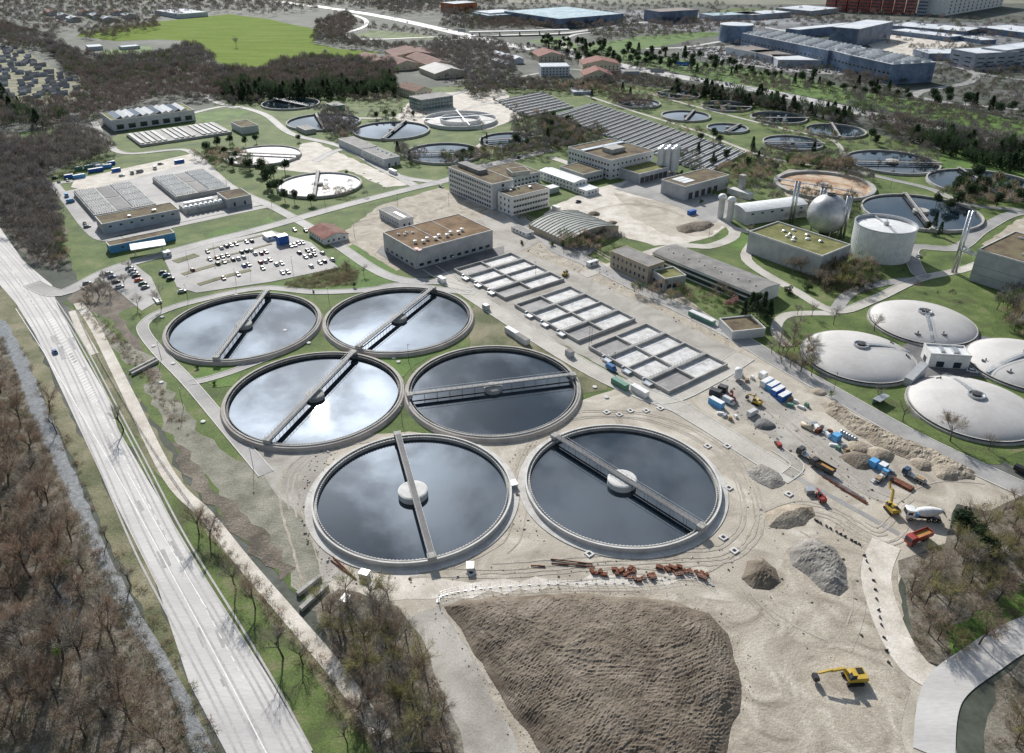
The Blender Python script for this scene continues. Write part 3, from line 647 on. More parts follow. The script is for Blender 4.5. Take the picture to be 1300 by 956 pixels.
def gable(name,label,cat,A,B,C,he,hr,wall,roof,win=None,group=None,ov=.4,axis='x',snap=True,roof2=None):
    o,ang,L_,W_=place(A,B,C,he,snap); t=thing(name,label,cat,(o[0],o[1],0),ang,group)
    m=MB().mat(wall)
    if axis=='x':
        m.box(0,L_,0,W_,0,he); m.add([(0,0,he),(0,W_,he),(0,W_/2,hr),(L_,0,he),(L_,W_,he),(L_,W_/2,hr)],[(0,2,1),(3,4,5),(0,3,5,2),(1,2,5,4)]); m.build('wall',t)
        for s in (0,1):
            m=MB().mat(roof if s==0 or not roof2 else roof2); y0,y1=(-ov,W_/2) if s==0 else (W_+ov,W_/2); sl=(hr-he)/(W_/2)
            z0=he-ov*sl
            vs=[(x,y,z+e) for e in (.06,.3) for x,y,z in ((-ov,y0,z0),(L_+ov,y0,z0),(L_+ov,y1,hr),(-ov,y1,hr))]
            m.add(vs,[(3,2,1,0),(4,5,6,7),(0,1,5,4),(1,2,6,5),(2,3,7,6),(3,0,4,7)]); m.build('roof',t)
    if win:
        for s in facing(o,ang,L_,W_):
            rows,sx,w,wh,z0,dz=win; ln=L_ if s in 'sn' else W_
            windows(t,s,L_,W_,rows,max(1,int((ln-1)/sx)),w,wh,z0,dz)
    return t,L_,W_
def addbox(t,nm,m_,x0,x1,y0,y1,z0,z1,m2=None):
    m=MB().mat(m_); m.box(x0,x1,y0,y1,z0,z1); return m.build(nm,t)
def doors(t,side,L_,W_,n,w,h,m0,m1,mm=None):
    windows(t,side,L_,W_,1,n,w,h,.05,0,'garage_door' if w>2 else 'door',m0,m1,FRM,mm or DSTEEL)
# --- brown roofed hall
t,L_,W_,h=bld('process_hall','large grey hall with a divided brown planted roof and rows of white vents','hall',(486,295),(527,318),(625,291.5),11,W_grey,R_brown,win={'e':(1,4.6,2.6,1.6,1.4,3),'s':(1,5,2.2,1.4,1.4,3)})
addbox(t,'roof_divider',C_light,.4,L_-.4,W_*.36,W_*.36+.3,h-.12,h+.12); addbox(t,'roof_divider',C_light,.4,L_*.6,W_*.62,W_*.62+.3,h-.119,h+.119)
for i in range(9):
    m=MB().mat(WHTP); m.lathe([(.7,0),(.7,1.1),(1.05,1.1),(1.05,1.5),(.01,1.8)],12); m.build('roof_vent',t,(L_*.72+(i%2)*2.2,W_*(.12+.075*i),h-.12))
for i in range(4):
    m=MB().mat(WHTP); m.lathe([(.6,0),(.6,.8),(.9,.8),(.01,1.3)],12); m.build('roof_vent',t,(L_*.25+(i%2)*2.5,W_*(.1+.05*i),h-.12))
m=MB().mat(REDP); m.box(0,5,-1.1,1.1,0,.3); m.build('roof_hatch',t,(L_-3.2,2.,h-.1),0.1)
# --- small grey box building
t,L_,W_,h=bld('plant_room','small flat roofed grey building in the dirt beside the brown roofed hall','building',(481,265),(507,279),(524.5,275),5.5,W_lgrey,R_grey,.3,win={'s':(1,3.,1.2,1.,1.6,3),'e':(1,4,1.2,2.2,.1,3,'door')})
addbox(t,'skylight',WHTP,L_*.45,L_*.95,W_*.35,W_*.6,h-.12,h+.25)
# --- red cottage
gable('site_hut','low white site building with one red and one brown roof slope','site building',(391.5,291.5),(407.5,305),(438,297),3.4,5.6,W_white,R_red,(1,3.2,1.,1.1,1.2,3),roof2=R_brn)
# --- containers
CONT={}
def container(x,y,z,rz,L_=6.06,W_=2.44,H=2.6,m_=BLUP,label='',group=None,roofm=None,win=False,nm='container'):
    t=thing(nm,label,'container',(x,y,z),rz,group)
    k=(L_,m_.name)
    if k not in CONT:
        a=MB().mat(m_); n=int(L_/.3); 
        prof=[]
        for sgn in (-1,1):
            pts=[]
            for i in range(n):
                x0=-L_/2+.15+(L_-.3)*i/n; q=(L_-.3)/n; pts+=[(x0,0),(x0+q*.35,0),(x0+q*.5,.06),(x0+q*.85,.06)]
            vs=[(px,sgn*(W_/2-.02-d),zz2) for zz2 in (.15,H-.12) for px,d in pts]; c=len(pts)
            a.add(vs,[(i,i+1,c+i+1,c+i) if sgn<0 else (c+i,c+i+1,i+1,i) for i in range(c-1)])
        a.box(-L_/2+.1,L_/2-.1,-W_/2+.1,W_/2-.1,.1,H-.1)
        b=MB().mat(m_)
        for sx in (-1,1):
            for sy in (-1,1): b.box(sx*L_/2-(.15 if sx>0 else 0),sx*L_/2+(.15 if sx<0 else 0),sy*W_/2-(.15 if sy>0 else 0),sy*W_/2+(.15 if sy<0 else 0),0,H)
        b.box(-L_/2+.15,L_/2-.15,-W_/2+.01,W_/2-.01,0,.149); b.box(-L_/2+.15,L_/2-.15,-W_/2+.01,W_/2-.01,H-.12,H-.02)
        d=MB().mat(m_); d.box(L_/2-.08,L_/2-.02,-W_/2+.16,-.01,.16,H-.14); d.box(L_/2-.08,L_/2-.02,.01,W_/2-.16,.16,H-.14)
        CONT[k]=(a.mesh('wall'),b.mesh('frame'),d.mesh('door'))
    for q,n2 in zip(CONT[k],('wall','frame','door')): link(n2,q,t)
    if roofm:
        m=MB().mat(roofm); m.box(-L_/2+.05,L_/2-.05,-W_/2+.05,W_/2-.05,H-.019,H+.02); m.build('roof',t)
    if win:
        for i in range(2): link('window',winmesh(1.,.9),t,(-L_/4+i*L_/2,-W_/2-.0,1.1))
    return t
x,y=g(359,309,0)
for i in range(4):
    container(x+UA[0]*(2.55*(i%2)-1),y+UA[1]*(2.55*(i%2)-1),2.6*(i//2),AU+math.pi/2,6.06,2.44,2.6,BLUP,'dark blue office container, %s of the stack at the car park edge'%['left bottom','right bottom','left top','right top'][i],None,WHTP if i>1 else None)
x,y=g(343,303,0)
for i in range(3):
    container(x+UA[0]*(2.55*i-3),y+UA[1]*(2.55*i-3),0,AU+math.pi/2,6.06,2.44,2.6,WHTP,'white site container beside the blue stack, %s of three'%['farthest','middle','nearest'][i],None,None,True)
# --- laboratory blocks
t,L_,W_,h=bld('office_building','tall narrow grey laboratory block with a dark roof structure','office building',(569,212),(617,236),(640,228),17,W_lgrey,R_sedum,.5,win={'s':(5,2.6,1.8,1.5,1.2,3.2),'e':(5,9,1.8,1.8,1.2,3.2)})
addbox(t,'roof_structure',R_grey,L_*.05,L_*.55,W_*.35,W_*.75,h-.11,h+2.6); 
t,L_,W_,h=bld('office_building','white banded laboratory block with three rows of windows and a brown roof','office building',(632,243),(649,250.5),(697,239),12.5,W_white,R_sedum,.5,win={'e':(3,2.1,1.75,1.3,1.3,3.7),'s':(3,3.4,1.3,1.6,1.3,3.7)},units=3)
t,L_,W_,h=bld('office_building','broad low block with stepped brown roofs behind the banded laboratory','office building',(612,214),(645,227),(684,217.5),8,W_lgrey,R_sedum,.5,win=(2,3.2,1.6,1.4,1.2,3.2))
t2,a,b,c=bld('roof_annex','raised grey box with its own brown roof on the broad low block','roof structure',(643,214),(650,219),(671,215),11,C_conc,R_sedum,.4,zb=7.9)
t,L_,W_,h=bld('office_building','low grey block with planted roof beside the white sheet-roofed building','office building',(711,211.6),(739,222),(761.7,215),6.5,W_grey,R_sedum,.6,win=(1,3,1.8,1.6,1.6,3))
t,L_,W_,h=bld('office_building','large pale grey block with brown roofs, beside the six silos','office building',(721,187),(775.6,204),(824,190),14,W_lgrey,R_sedum,.7,win={'s':(3,3.2,1.7,1.5,1.6,4.),'e':(3,4,1.5,1.4,1.6,4.)},units=2)
addbox(t,'roof_structure',C_conc,L_*.5,L_*.72,W_*.3,W_*.62,h-.11,h+3); addbox(t,'skylight',W_blue if False else STAIN,L_*.28,L_*.36,.6,W_-.6,h-.11,h+.9)
t,L_,W_,h=bld('garage_building','garage building with olive planted roof and a row of dark gates','garage',(783,212),(812.5,221),(848.5,211.6),7,W_grey,R_green,.6)
doors(t,'e',L_,W_,6,4.2,4.2,1,1)
t,L_,W_,h=bld('workshop_hall','grey workshop with three white skylights on a brown roof','workshop',(840,228),(869.6,237.5),(924,222),9.5,W_grey,R_sedum,.6)
doors(t,'e',L_,W_,5,4.,4.5,3,10)
for i in range(3): addbox(t,'skylight',WHTP,L_*(.18+.2*i),L_*(.18+.2*i)+3.4,W_*.12,W_*.36,h-.11,h+.35)
t,L_,W_=gable('prefab_building','long white building with a bright white sheet roof','building',(701,213),(742,229),(733,235.7),6.2,7.2,W_white,R_white,(2,3.4,1.2,1.1,1.2,2.8),ov=.2)
t,L_,W_,h=bld('prefab_building','small white annex with white roof at the end of the sheet-roofed building','building',(727,236),(741,243),(755,238),4,W_white,R_white,.2,win=(1,3,1.3,1.1,1.2,3))
t,L_,W_,h=bld('passage_roof','flat white canopy linking the banded block to the white building','canopy',(683,238),(692,241),(707,235),4,W_grey,R_white,.2)
# --- arched sheet shed
o,ang,L_,W_=place((671.6,284.5),(712,308.5),(764,284),4.2)
t=thing('arched_shed','low shed with a ribbed grey-green barrel roof','shed',(o[0],o[1],0),ang)
addbox(t,'wall',W_beige,0,L_,0,W_,0,4)
def arc(W_,z0,rise,n=14,off=0):
    return [(W_*i/n,z0+rise*(1-(2*i/n-1)**2)+off) for i in range(n+1)]
SHR=mat('ribbed_sheet_roof',[(.20,.22,.20),(.27,.29,.265),(.34,.35,.32)],scale=.15,rough=.6,fine=.1,fscale=1)
n=14; pr=arc(W_,4,3.4); m=MB().mat(SHR)
m.add([(x,y,z) for x in (-.3,L_+.3) for y,z in pr],[(i+1,i,n+1+i,n+2+i) for i in range(n)]); m.mat(W_beige)
m.add([(x,y,z) for x in (0,L_) for y,z in pr]+[(0,0,3.9),(0,W_,3.9),(L_,0,3.9),(L_,W_,3.9)],[tuple(range(n+1))+(2*n+3,2*n+2),tuple(range(n+1,2*n+2))+(2*n+5,2*n+4)])
m.build('roof',t)
for k in range(13):
    x=L_*k/12; m=MB().mat(C_conc if k%2 else SHR); vs=[]; 
    for e in (0,1):
        for dx in (-.22,.22):
            vs+=[(x+dx,y,z+.02+e*.28) for y,z in pr]
    q=n+1; m.add(vs,[(2*q+i+1,2*q+i,3*q+i,3*q+i+1) for i in range(n)]+[(i,i+1,2*q+i+1,2*q+i) for i in range(n)]+[(q+i+1,q+i,3*q+i,3*q+i+1) for i in range(n)])
    m.build('roof_rib',t)
# --- beige lab, annex, long hall
t,L_,W_,h=bld('office_building','sand coloured two storey block with dark windows and grey roof','office building',(775.6,318),(822.6,338.5),(839,330),9.5,W_beige,R_grey,.25,win={'s':(2,3.1,1.3,1.8,1.6,4.),'e':(2,5,1.2,1.6,1.6,4)},parm=W_beige)
t,L_,W_,h=bld('office_building','small grey annex with white edged planted roof between the sand block and long hall','office building',(828,343.6),(844,355),(866,347),6.,W_grey,R_green,.9,win=(1,3.4,2.4,2.4,.6,3))
o,ang,L_,W_=place((829,319),(955,373),(987,360),7.5)
t=thing('long_hall','very long low hall with slightly arched grey roof and window bands','hall',(o[0],o[1],0),ang)
addbox(t,'wall',W_white,0,L_,0,W_,0,6.4)
pr=arc(W_,6.4,1.3,12); n=12; m=MB().mat(R_grey); m.add([(x,y,z+e) for e in (.03,.25) for x in (-.4,L_+.4) for y,z in pr],[(2*n+2+i+1,2*n+2+i,3*n+3+i,3*n+4+i) for i in range(n)]+[tuple(range(n+1))[::-1]+tuple(range(2*n+2,3*n+3)),tuple(range(n+1,2*n+2))+tuple(range(3*n+3,4*n+4))[::-1]]+[(0,n+1,3*n+3,2*n+2),(2*n+1,n,3*n+2,4*n+3)]); m.mat(W_white)
m.add([(x,y,z) for x in (0,L_) for y,z in pr],[tuple(range(n+1)),tuple(range(n+1,2*n+2))[::-1]]); m.build('roof',t)
windows(t,'s',L_,W_,1,20,3.2,1.5,3.9,0); windows(t,'s',L_,W_,1,20,3.2,2.,.9,0)
m=MB().mat(W_lgrey)
for i in range(12):
    m=MB().mat(C_light); m.lathe([(.45,0),(.45,.7),(.01,.9)],10); m.build('roof_vent',t,(L_*(.05+.08*i),W_*(.32 if i%2 else .42),7.6))
t,L_,W_,h=bld('switch_house','small polygonal pale building with rust brown planted roof by the dark conifers','small building',(913,405),(930,422),(965,411),4,W_lgrey,R_sedum,.8)
t,L_,W_,h=bld('switch_house','long low green-grey shelter standing on the lawn beside the road','shelter',(874,394),(899,410),(902,407),2.6,GRNP,R_white,.1)
t,L_,W_,h=bld('prefab_building','white site cabin in front of the arched shed','site cabin',(649,287),(665,297),(671,293),3.,W_white,R_grey,.15,win=(1,3,1.1,1,1.1,3))
# --- silos
for r in range(2):
    for k in range(3):
        x,y=g(836.5+8.6*k+r*3.2,221.5-3*r+ (1.2*k if False else 0),0)
        t=thing('silo','tall slim galvanised silo, %s of the %s row beside the pale block'%(['left','middle','right'][k],['front','back'][r]),'silo',(x,y,0),0,'six grey silos')
        m=MB().mat(W_lgrey); m.smooth=True; m.lathe([(2.3,2.5),(2.3,19)],20); m.build('shell',t)
        m=MB().mat(STAIN); m.lathe([(2.35,19),(2.35,19.3),(.3,20.3),(.01,20.4)],20); m.build('roof',t)
        m=MB().mat(STEEL); m.lathe([(2.2,2.5),(.4,.8),(.01,.8)][::-1],16); m.build('hopper',t)
        for q in range(4):
            a=q*math.pi/2+.78; m=MB().mat(STEEL); m.tube((1.9*math.cos(a),1.9*math.sin(a),0),(1.9*math.cos(a),1.9*math.sin(a),2.6),.15); m.build('leg',t)
# --- machine hall with white arched roof
o,ang,L_,W_=place((929,258),(948,268),(999,245.5),9)
t=thing('machine_hall','white machine hall with curved metal roof beside the two small domed silos','machine hall',(o[0],o[1],0),ang)
addbox(t,'wall',W_lgrey,0,L_,0,W_,0,8)
pr=arc(L_,8,1.6,10); m=MB().mat(R_white); n=10
m.add([(x,y,z+e) for e in (.02,.3) for y in (-.4,W_+.4) for x,z in pr],[(2*n+2+i,2*n+3+i,3*n+4+i,3*n+3+i) for i in range(n)]+[tuple(range(n+1))+tuple(range(2*n+2,3*n+3))[::-1],tuple(range(n+1,2*n+2))[::-1]+tuple(range(3*n+3,4*n+4))]); m.mat(W_lgrey); m.add([(x,y,z) for y in (0,W_) for x,z in pr],[tuple(range(n+1))[::-1],tuple(range(n+1,2*n+2))]); m.build('roof',t)
windows(t,'e',L_,W_,1,6,2,1,6,0)
for k,(px,py) in enumerate(((914,277),(925.5,281))):
    x,y=g(px,py,0); hh=hgt(px,py,246+3.5*k)-1
    t=thing('domed_silo','white silo with a domed cap, %s of the pair by the machine hall'%['left','right'][k],'silo',(x,y,0))
    m=MB().mat(W_lgrey); m.smooth=True; m.lathe([(1.9,0),(1.9,hh-2),(2.6,hh-2),(2.6,hh-1)],20); m.build('shell',t)
    m=MB().mat(WHTP); m.smooth=True; m.lathe([(2.7,hh-1),(2.4,hh),(1.4,hh+.8),(.01,hh+1)],20); m.build('dome',t)
x,y=g(940,246,0); t=thing('chimney','squat grey square chimney behind the machine hall','chimney',(x,y,0),AU)
addbox(t,'shaft',C_conc,-1.8,1.8,-1.8,1.8,0,hgt(940,246,222)); addbox(t,'base',C_light,-6,12,-1.9,-7,0,4)
# --- green roof hall
t,L_,W_,h=bld('gas_engine_hall','tall windowless grey hall with a white edged green roof','hall',(951,294.5),(1043.5,326),(1080,311.5),12,W_grey,R_green,.9,tol=16,win={'e':(1,22,1.2,7,2,0)})
for i,(fx,fy,wx) in enumerate(((.25,.62,3),(.38,.4,2.6),(.36,.55,2.4),(.5,.3,3),(.46,.45,2.5),(.58,.6,3.2),(.5,.8,3),(.3,.82,3.),(.72,.7,3))):
    m=MB().mat(WHTP if i%2 else STAIN); m.lathe([(wx*.4,0),(wx*.42,.7),(wx*.2,1.1),(.01,1.15)],14); m.build('skylight',t,(L_*fx,W_*fy,h-.12))
for k,(bx,by,tx,ty) in enumerate(((1004,283,1017,231),(1036,291,1046.5,239),(1068,303,1079.5,249))):
    x,y=g(bx,by,0); hh=hgt(bx,by,ty)
    t=thing('steel_chimney','twin steel exhaust chimney, %s of three behind the green roofed hall'%['left','middle','right'][k],'chimney',(x,y,0),AU+.4,'three twin exhaust chimneys')
    for s in (-1,1):
        m=MB().mat(STAIN); m.smooth=True; m.tube((s*.95,0,0),(s*.95,0,hh),.75,.75,14); m.build('flue',t); m=MB().mat(DSTEEL); m.lathe([(.55,hh+.01),(.6,hh+.25),(.7,hh+.25),(.7,hh+.01)],14,(s*.95,0)); m.build('flue_cap',t)
    m=MB().mat(STEEL)
    for z in np.linspace(3,hh-3,5): m.box(-1.0,1.0,-.2,.2,z,z+.25)
    m.build('cross_brace',t)
# sphere
x,y=g(1051,271.5,12); rs=11.6
t=thing('gas_sphere','large silvery spherical gas holder behind the exhaust chimneys','gas holder',(x,y,0))
SPH=mat('silver_shell',[(.38,.385,.39),(.52,.525,.53),(.62,.625,.63)],scale=.12,rough=.38,metal=.35,fine=.1,fscale=.6)
m=MB().mat(SPH); m.smooth=True; m.lathe([(max(.01,rs*math.sin(math.pi*i/28)),rs+.6-rs*math.cos(math.pi*i/28)) for i in range(29)],56); m.build('shell',t)
m=MB().mat(DSTEEL); m.lathe([(2.6,2*rs+.2),(2.6,2*rs+1.1),(2.2,2*rs+1.1),(2.2,2*rs+.5)],24); m.lathe([(1.2,2*rs+.4),(1.2,2*rs+1.6),(.01,2*rs+1.7)],12); m.build('top_platform',t)
for k in range(8):
    a=k*math.pi/4; m=MB().mat(C_conc); m.tube((8*math.cos(a),8*math.sin(a),0),(8.6*math.cos(a),8.6*math.sin(a),5),.4); m.build('leg',t)
# white gas tank
cxy,rx,ry=ell(1088,1162.5,271.7,297,18); 
t=thing('gas_tank','big white ribbed cylindrical gas tank with recessed white top','gas tank',(*cxy,0))
RIBW=plain('white_cladding',(.66,.67,.67),rough=.5)
m=MB().mat(RIBW); nn=72
vs=[];
for i in range(nn*2):
    a=math.pi*i/nn; r=rx+(.0 if i%2 else -.12); r0=r*.985
    vs+=[(r0*math.cos(a),r0*math.sin(a),0),(r*math.cos(a),r*math.sin(a),18)]
m.add(vs,[(2*i,2*((i+1)%(2*nn)),2*((i+1)%(2*nn))+1,2*i+1) for i in range(2*nn)]); m.build('shell',t)
m=MB().mat(STEEL); m.lathe([(rx+.05,17.9),(rx+.25,18.3),(rx-.5,18.3),(rx-.5,16.2)],72); m.build('rim',t)
m=MB().mat(WHTP); m.smooth=True; m.lathe([(rx-.5,16.2),(rx*.6,16.9),(rx*.3,17.2),(.01,17.3)],64); m.build('roof',t)
m=MB().mat(STEEL); m.box(-.5,.5,-rx+.6,rx-.6,17.35,17.6); m.lathe([(1.4,17.3),(1.4,19),(.01,19.3)],14); m.tube((0,0,19),(0,0,22.5),.18); m.build('top_platform',t)
# inclined twin chimney at the right
x,y=g(1211,346,0); hh=hgt(1211,346,268)
t=thing('steel_chimney','tall twin steel chimney with a horizontal duct to the grey panel building','chimney',(x,y,0),0)
for s in (-1,1):
    m=MB().mat(STAIN); m.smooth=True; m.tube((s*.9,0,0),(s*.9,0,hh),.7,.7,14); m.build('flue',t)
p=g(1241,318,16); m=MB().mat(STAIN); m.smooth=True; m.tube((.9,0,15),(p[0]-x,p[1]-y,13.5),.55,.55,10); m.tube((-.9,-.2,13.4),(p[0]-x,p[1]-y+2,12.5),.55,.55,10); m.build('duct',t)
for z in np.linspace(4,hh-3,6):
    m=MB().mat(STEEL); m.box(-.9,.9,-.15,.15,z,z+.25); m.build('cross_brace',t)
t,L_,W_,h=bld('sludge_building','large grey panel clad building at the right edge with vents on a brown roof','process building',(1241.5,317),(1330,345),(1400,326),17,W_grey,R_sedum,.7,units=8)
for z in (4.5,9): addbox(t,'panel_joint',DSTEEL,.0,L_,-.05,.0,z,z+.12)
SEAM=plain('membrane_seam',(.44,.42,.40),rough=.7)
# --- covered domes
D=[((1090,451),'left'),((1171,408),'far'),((1235,516),'near'),((1304,462),'right')]
DLAB=['beige membrane dome tank on the left, nearest the rectangular basins','beige membrane dome tank farthest up the lawn','beige membrane dome tank nearest the site road, a bare tree before it','beige membrane dome tank cut by the right edge of the photo']
for k,((px,py),nm) in enumerate(D):
    cx,cy=g(px,py,1.5); t=thing('digester_dome',DLAB[k],'covered tank',(cx,cy,0),0,'membrane covered tanks'); r=22.3
    m=MB().mat(C_conc); m.lathe([(r-.1,.5),(r-.1,1.6),(r+.5,1.6),(r+.5,.9),(r+1.1,.9),(r+1.1,0)][::1],96); m.build('tank_wall',t)
    m=MB().mat(DSTEEL); m.lathe([(r+.52,1.0),(r+.62,1.35),(r+.52,1.55)],96); m.build('edge_clamp',t)
    m=MB().mat(FABR); m.smooth=True; m.lathe([(r*math.sin(1.2*i/20)/math.sin(1.2),1.58+4.7*(math.cos(1.2*i/20)-math.cos(1.2))/(1-math.cos(1.2))) for i in range(20,-1,-1)],96); m.build('membrane',t)
    hub=g(*[(1171,452),(1185,445),(1185,470),(1250,478)][k],0); hx,hy=hub[0]-cx,hub[1]-cy; d=math.hypot(hx,hy); ux,uy=hx/d,hy/d
    zt=lambda q:1.6+4.7*(math.cos(1.2*q/r)-math.cos(1.2))/(1-math.cos(1.2))
    m=MB().mat(STEEL); pp=[(ux*q,uy*q,zt(q)+.5) for q in np.linspace(0,r,9)]
    for a_,b_ in zip(pp[:-1],pp[1:]): m.beam(a_,b_,1.6,.3)
    for a_,b_ in zip(pp[:-1],pp[1:]):
        for s in (-.6,.6): m.beam((a_[0]-uy*s,a_[1]+ux*s,a_[2]+1),(b_[0]-uy*s,b_[1]+ux*s,b_[2]+1),.08,.08)
    m.build('access_stair',t)
    for q in range(24):
        th=math.pi*2*q/24; pp=[(rr_*math.cos(th),rr_*math.sin(th),zt(rr_)+.03) for rr_ in np.linspace(3,r,7)]; m=MB().mat(SEAM)
        for a_,b_ in zip(pp[:-1],pp[1:]): m.beam(a_,b_,.12,.05)
        m.build('seam',t)
    m=MB().mat(STEEL); m.lathe([(3.1,6.0),(3.1,7.1),(2.6,7.1),(2.6,6.6),(.01,6.6)],24); m.mat(DSTEEL).lathe([(1.6,6.65),(1.6,7.5),(.01,7.6)],16); m.build('top_platform',t)
    for q,s in ((.72,5),(.78,-5.5)):
        m=MB().mat(DSTEEL); ex,ey=ux*r*q-uy*s,uy*r*q+ux*s; z0=zt(math.hypot(ex,ey)); m.lathe([(1.5,z0-.3),(1.5,z0+.5),(.01,z0+.55)],18); m.tube((0,0,z0+.5),(0,0,z0+1.6),.25); o=m.build('manhole',t,(ex,ey,0))
t,L_,W_,h=bld('pump_house','white pump house with rooftop units between the membrane domes','pump house',(1173,437),(1182,450),(1232,451),6,W_white,R_white,.9,snap=False,win={'s':(1,7,3,2.6,.4,3,'door'),'e':(1,7,3,2.6,.4,3,'door')})
addbox(t,'roof_unit',STEEL,L_*.25,L_*.7,W_*.3,W_*.4,h-.1,h+.8); addbox(t,'roof_unit',STEEL,L_*.3,L_*.8,W_*.6,W_*.75,h-.1,h+1.)
x,y=g(1160,484,0); t=thing('conveyor_bridge','grey clad inclined stair bridge beside the white pump house','stair bridge',(x,y,0),dirang((1145,485),(1178,462),3))
m=MB().mat(W_grey); m.add([(-6,-1.6,0),(-6,1.6,0),(-6,-1.6,3.5),(-6,1.6,3.5),(6,-1.6,0),(6,1.6,0),(6,-1.6,6.5),(6,1.6,6.5)],[(0,2,3,1),(4,5,7,6),(2,6,7,3),(0,4,6,2),(1,3,7,5)]); m.build('housing',t)
x,y=g(1117,512,0); t=thing('bus_shelter','small open metal shelter by the road below the dome','shelter',(x,y,0),AU+math.pi/2)
addbox(t,'roof',STEEL,-3.5,3.5,-1.5,1.5,2.6,2.8); addbox(t,'back_wall',GRNP,-3.4,3.4,1.3,1.4,0,2.6)
# ================================================================== RECTANGULAR BASINS
def basin(label,A,Bp,Cp,n_long,split,grey,H=1.6):
    """A near-left corner, Bp corner along the long edge (down-right), Cp across"""
    o,ang,L_,W_=place(A,Bp,Cp,H); t=thing('rectangular_basin',label,'basin',(o[0],o[1],0),ang,'rectangular treatment basins')
    m=MB().mat(C_conc); 
    for y0 in (0,W_-.6): m.box(0,L_,y0,y0+.6,0,H)
    for x0 in (0,L_-.6): m.box(x0,x0+.6,.6,W_-.6,0,H-.003)
    m.build('outer_wall',t)
    xs=[L_*i/n_long for i in range(n_long+1)]; ys=[0,W_*split,W_]
    for i in range(1,n_long):
        m=MB().mat(C_conc); wd=.35 if i!=1 and i!=n_long-1 else .9; m.box(xs[i]-wd,xs[i]+wd,.6,W_-.6,.05,H-.006+(.1 if wd>.5 else 0)); m.build('cross_wall',t)
        if wd>.5:
            m=MB().mat(STEEL)
            for s in (-.8,.8):
                m.beam((xs[i]+s,.5,H+1),(xs[i]+s,W_-.5,H+1),.07,.07)
                for q in np.arange(.6,W_,1.8): m.beam((xs[i]+s,q,H),(xs[i]+s,q,H+1),.07,.07)
            m.build('handrail',t)
    m=MB().mat(C_conc); m.box(.6,L_-.6,ys[1]-.35,ys[1]+.35,.05,H-.009); m.build('long_wall',t)
    k=0
    for i in range(n_long):
        for j in range(2):
            m=MB().mat(FOAMG if (i,j) in grey else FOAM); x0,x1=xs[i]+.45,xs[i+1]-.45; y0,y1=ys[j]+.4,ys[j+1]-.4
            m.add([(x0,y0,.45),(x1,y0,.45),(x1,y1,.45),(x0,y1,.45)],[(0,1,2,3)]); m.build('water',t)
    for i in range(1,n_long):
        m=MB().mat(STAIN); m.box(xs[i]-.8,xs[i]+3.5,-2.4,-.1,0,1.2); m.mat(STEEL).box(xs[i]-1.5,xs[i]-.9,-1.6,-.2,0,2.); m.build('gate_gear',t)
    return t
basin('farthest rectangular basin block, beside the brown roofed hall, its near-left cell drained',(576,341),(637,379),(710,353),4,.45,{(0,0),(3,0)})
basin('middle rectangular basin block between its two twins, grey water in the corner cells',(653,386),(734,432),(805,403),4,.45,{(0,0),(3,0)})
basin('nearest rectangular basin block, next to the stacked containers of the building site',(747,439),(849,497),(925,462),4,.45,{(0,0),(3,0)})
# ================================================================== TREES
def leafm(name,cols,rand=.25,rough=.9,trans=0):
    m=mat(name,cols,scale=.25,rough=rough,fine=.3,fscale=1.2,rand=rand,spec=.1); nt=m.node_tree; b=nt.nodes['Principled BSDF']
    tr=nt.nodes.new('ShaderNodeBsdfTranslucent'); mx=nt.nodes.new('ShaderNodeMixShader'); mx.inputs[0].default_value=.3
    nt.links.new(b.inputs['Base Color'].links[0].from_socket,tr.inputs[0]); nt.links.new(b.outputs[0],mx.inputs[1]); nt.links.new(tr.outputs[0],mx.inputs[2]); nt.links.new(mx.outputs[0],nt.nodes['Material Output'].inputs[0])
    return m
BARK=leafm('bark',[(0.080,0.067,0.056),(0.144,0.125,0.104),(0.208,0.184,0.160)])
TW_BR=leafm('brown_twigs',[(0.200,0.150,0.110),(0.320,0.250,0.190),(0.420,0.340,0.260)])
TW_GR=leafm('grey_twigs',[(0.200,0.180,0.156),(0.320,0.290,0.250),(0.440,0.400,0.350)])
TW_OL=leafm('olive_twigs',[(0.198,0.189,0.081),(0.306,0.288,0.126),(0.396,0.360,0.180)])
TW_RD=leafm('reddish_twigs',[(.20,.135,.095),(.30,.21,.155),(.38,.28,.215)])
LF_GN=leafm('fresh_leaves',[(0.128,0.208,0.048),(0.208,0.320,0.072),(0.288,0.416,0.112)])
LF_DK=leafm('dark_needles',[(.032,.055,.03),(.06,.09,.048),(.09,.125,.07)])
LF_BS=leafm('bush_leaves',[(0.045,0.075,0.030),(0.083,0.120,0.048),(0.120,0.158,0.075)])
BLOS=leafm('white_blossom',[(.36,.34,.31),(.5,.48,.45),(.62,.6,.57)])
PINK=leafm('pink_blossom',[(.42,.24,.22),(.55,.34,.31),(.62,.42,.38)])
def slivers(rs,P,D,ln,wd):
    n=len(P); D=D/np.linalg.norm(D,axis=1)[:,None]; r=rs.normal(size=(n,3)); S_=np.cross(D,r); S_/=np.linalg.norm(S_,axis=1)[:,None]
    w=(wd*rs.uniform(.6,1.3,n))[:,None]; l=(ln*rs.uniform(.6,1.3,n))[:,None]
    v=np.stack([P-S_*w*.5,P+S_*w*.5,P+D*l],1).reshape(-1,3); return v
def quads(rs,P,size,flat=.0):
    n=len(P); a=rs.normal(size=(n,3)); b=rs.normal(size=(n,3)); 
    if flat: a[:,2]*=flat; b[:,2]*=flat
    a/=np.linalg.norm(a,axis=1)[:,None]; b=np.cross(a,b); b/=np.linalg.norm(b,axis=1)[:,None]
    s=(size*rs.uniform(.5,1.4,n))[:,None]
    return np.stack([P-a*s*.5-b*s*.3,P+a*s*.5-b*s*.3,P+b*s*.6],1).reshape(-1,3)
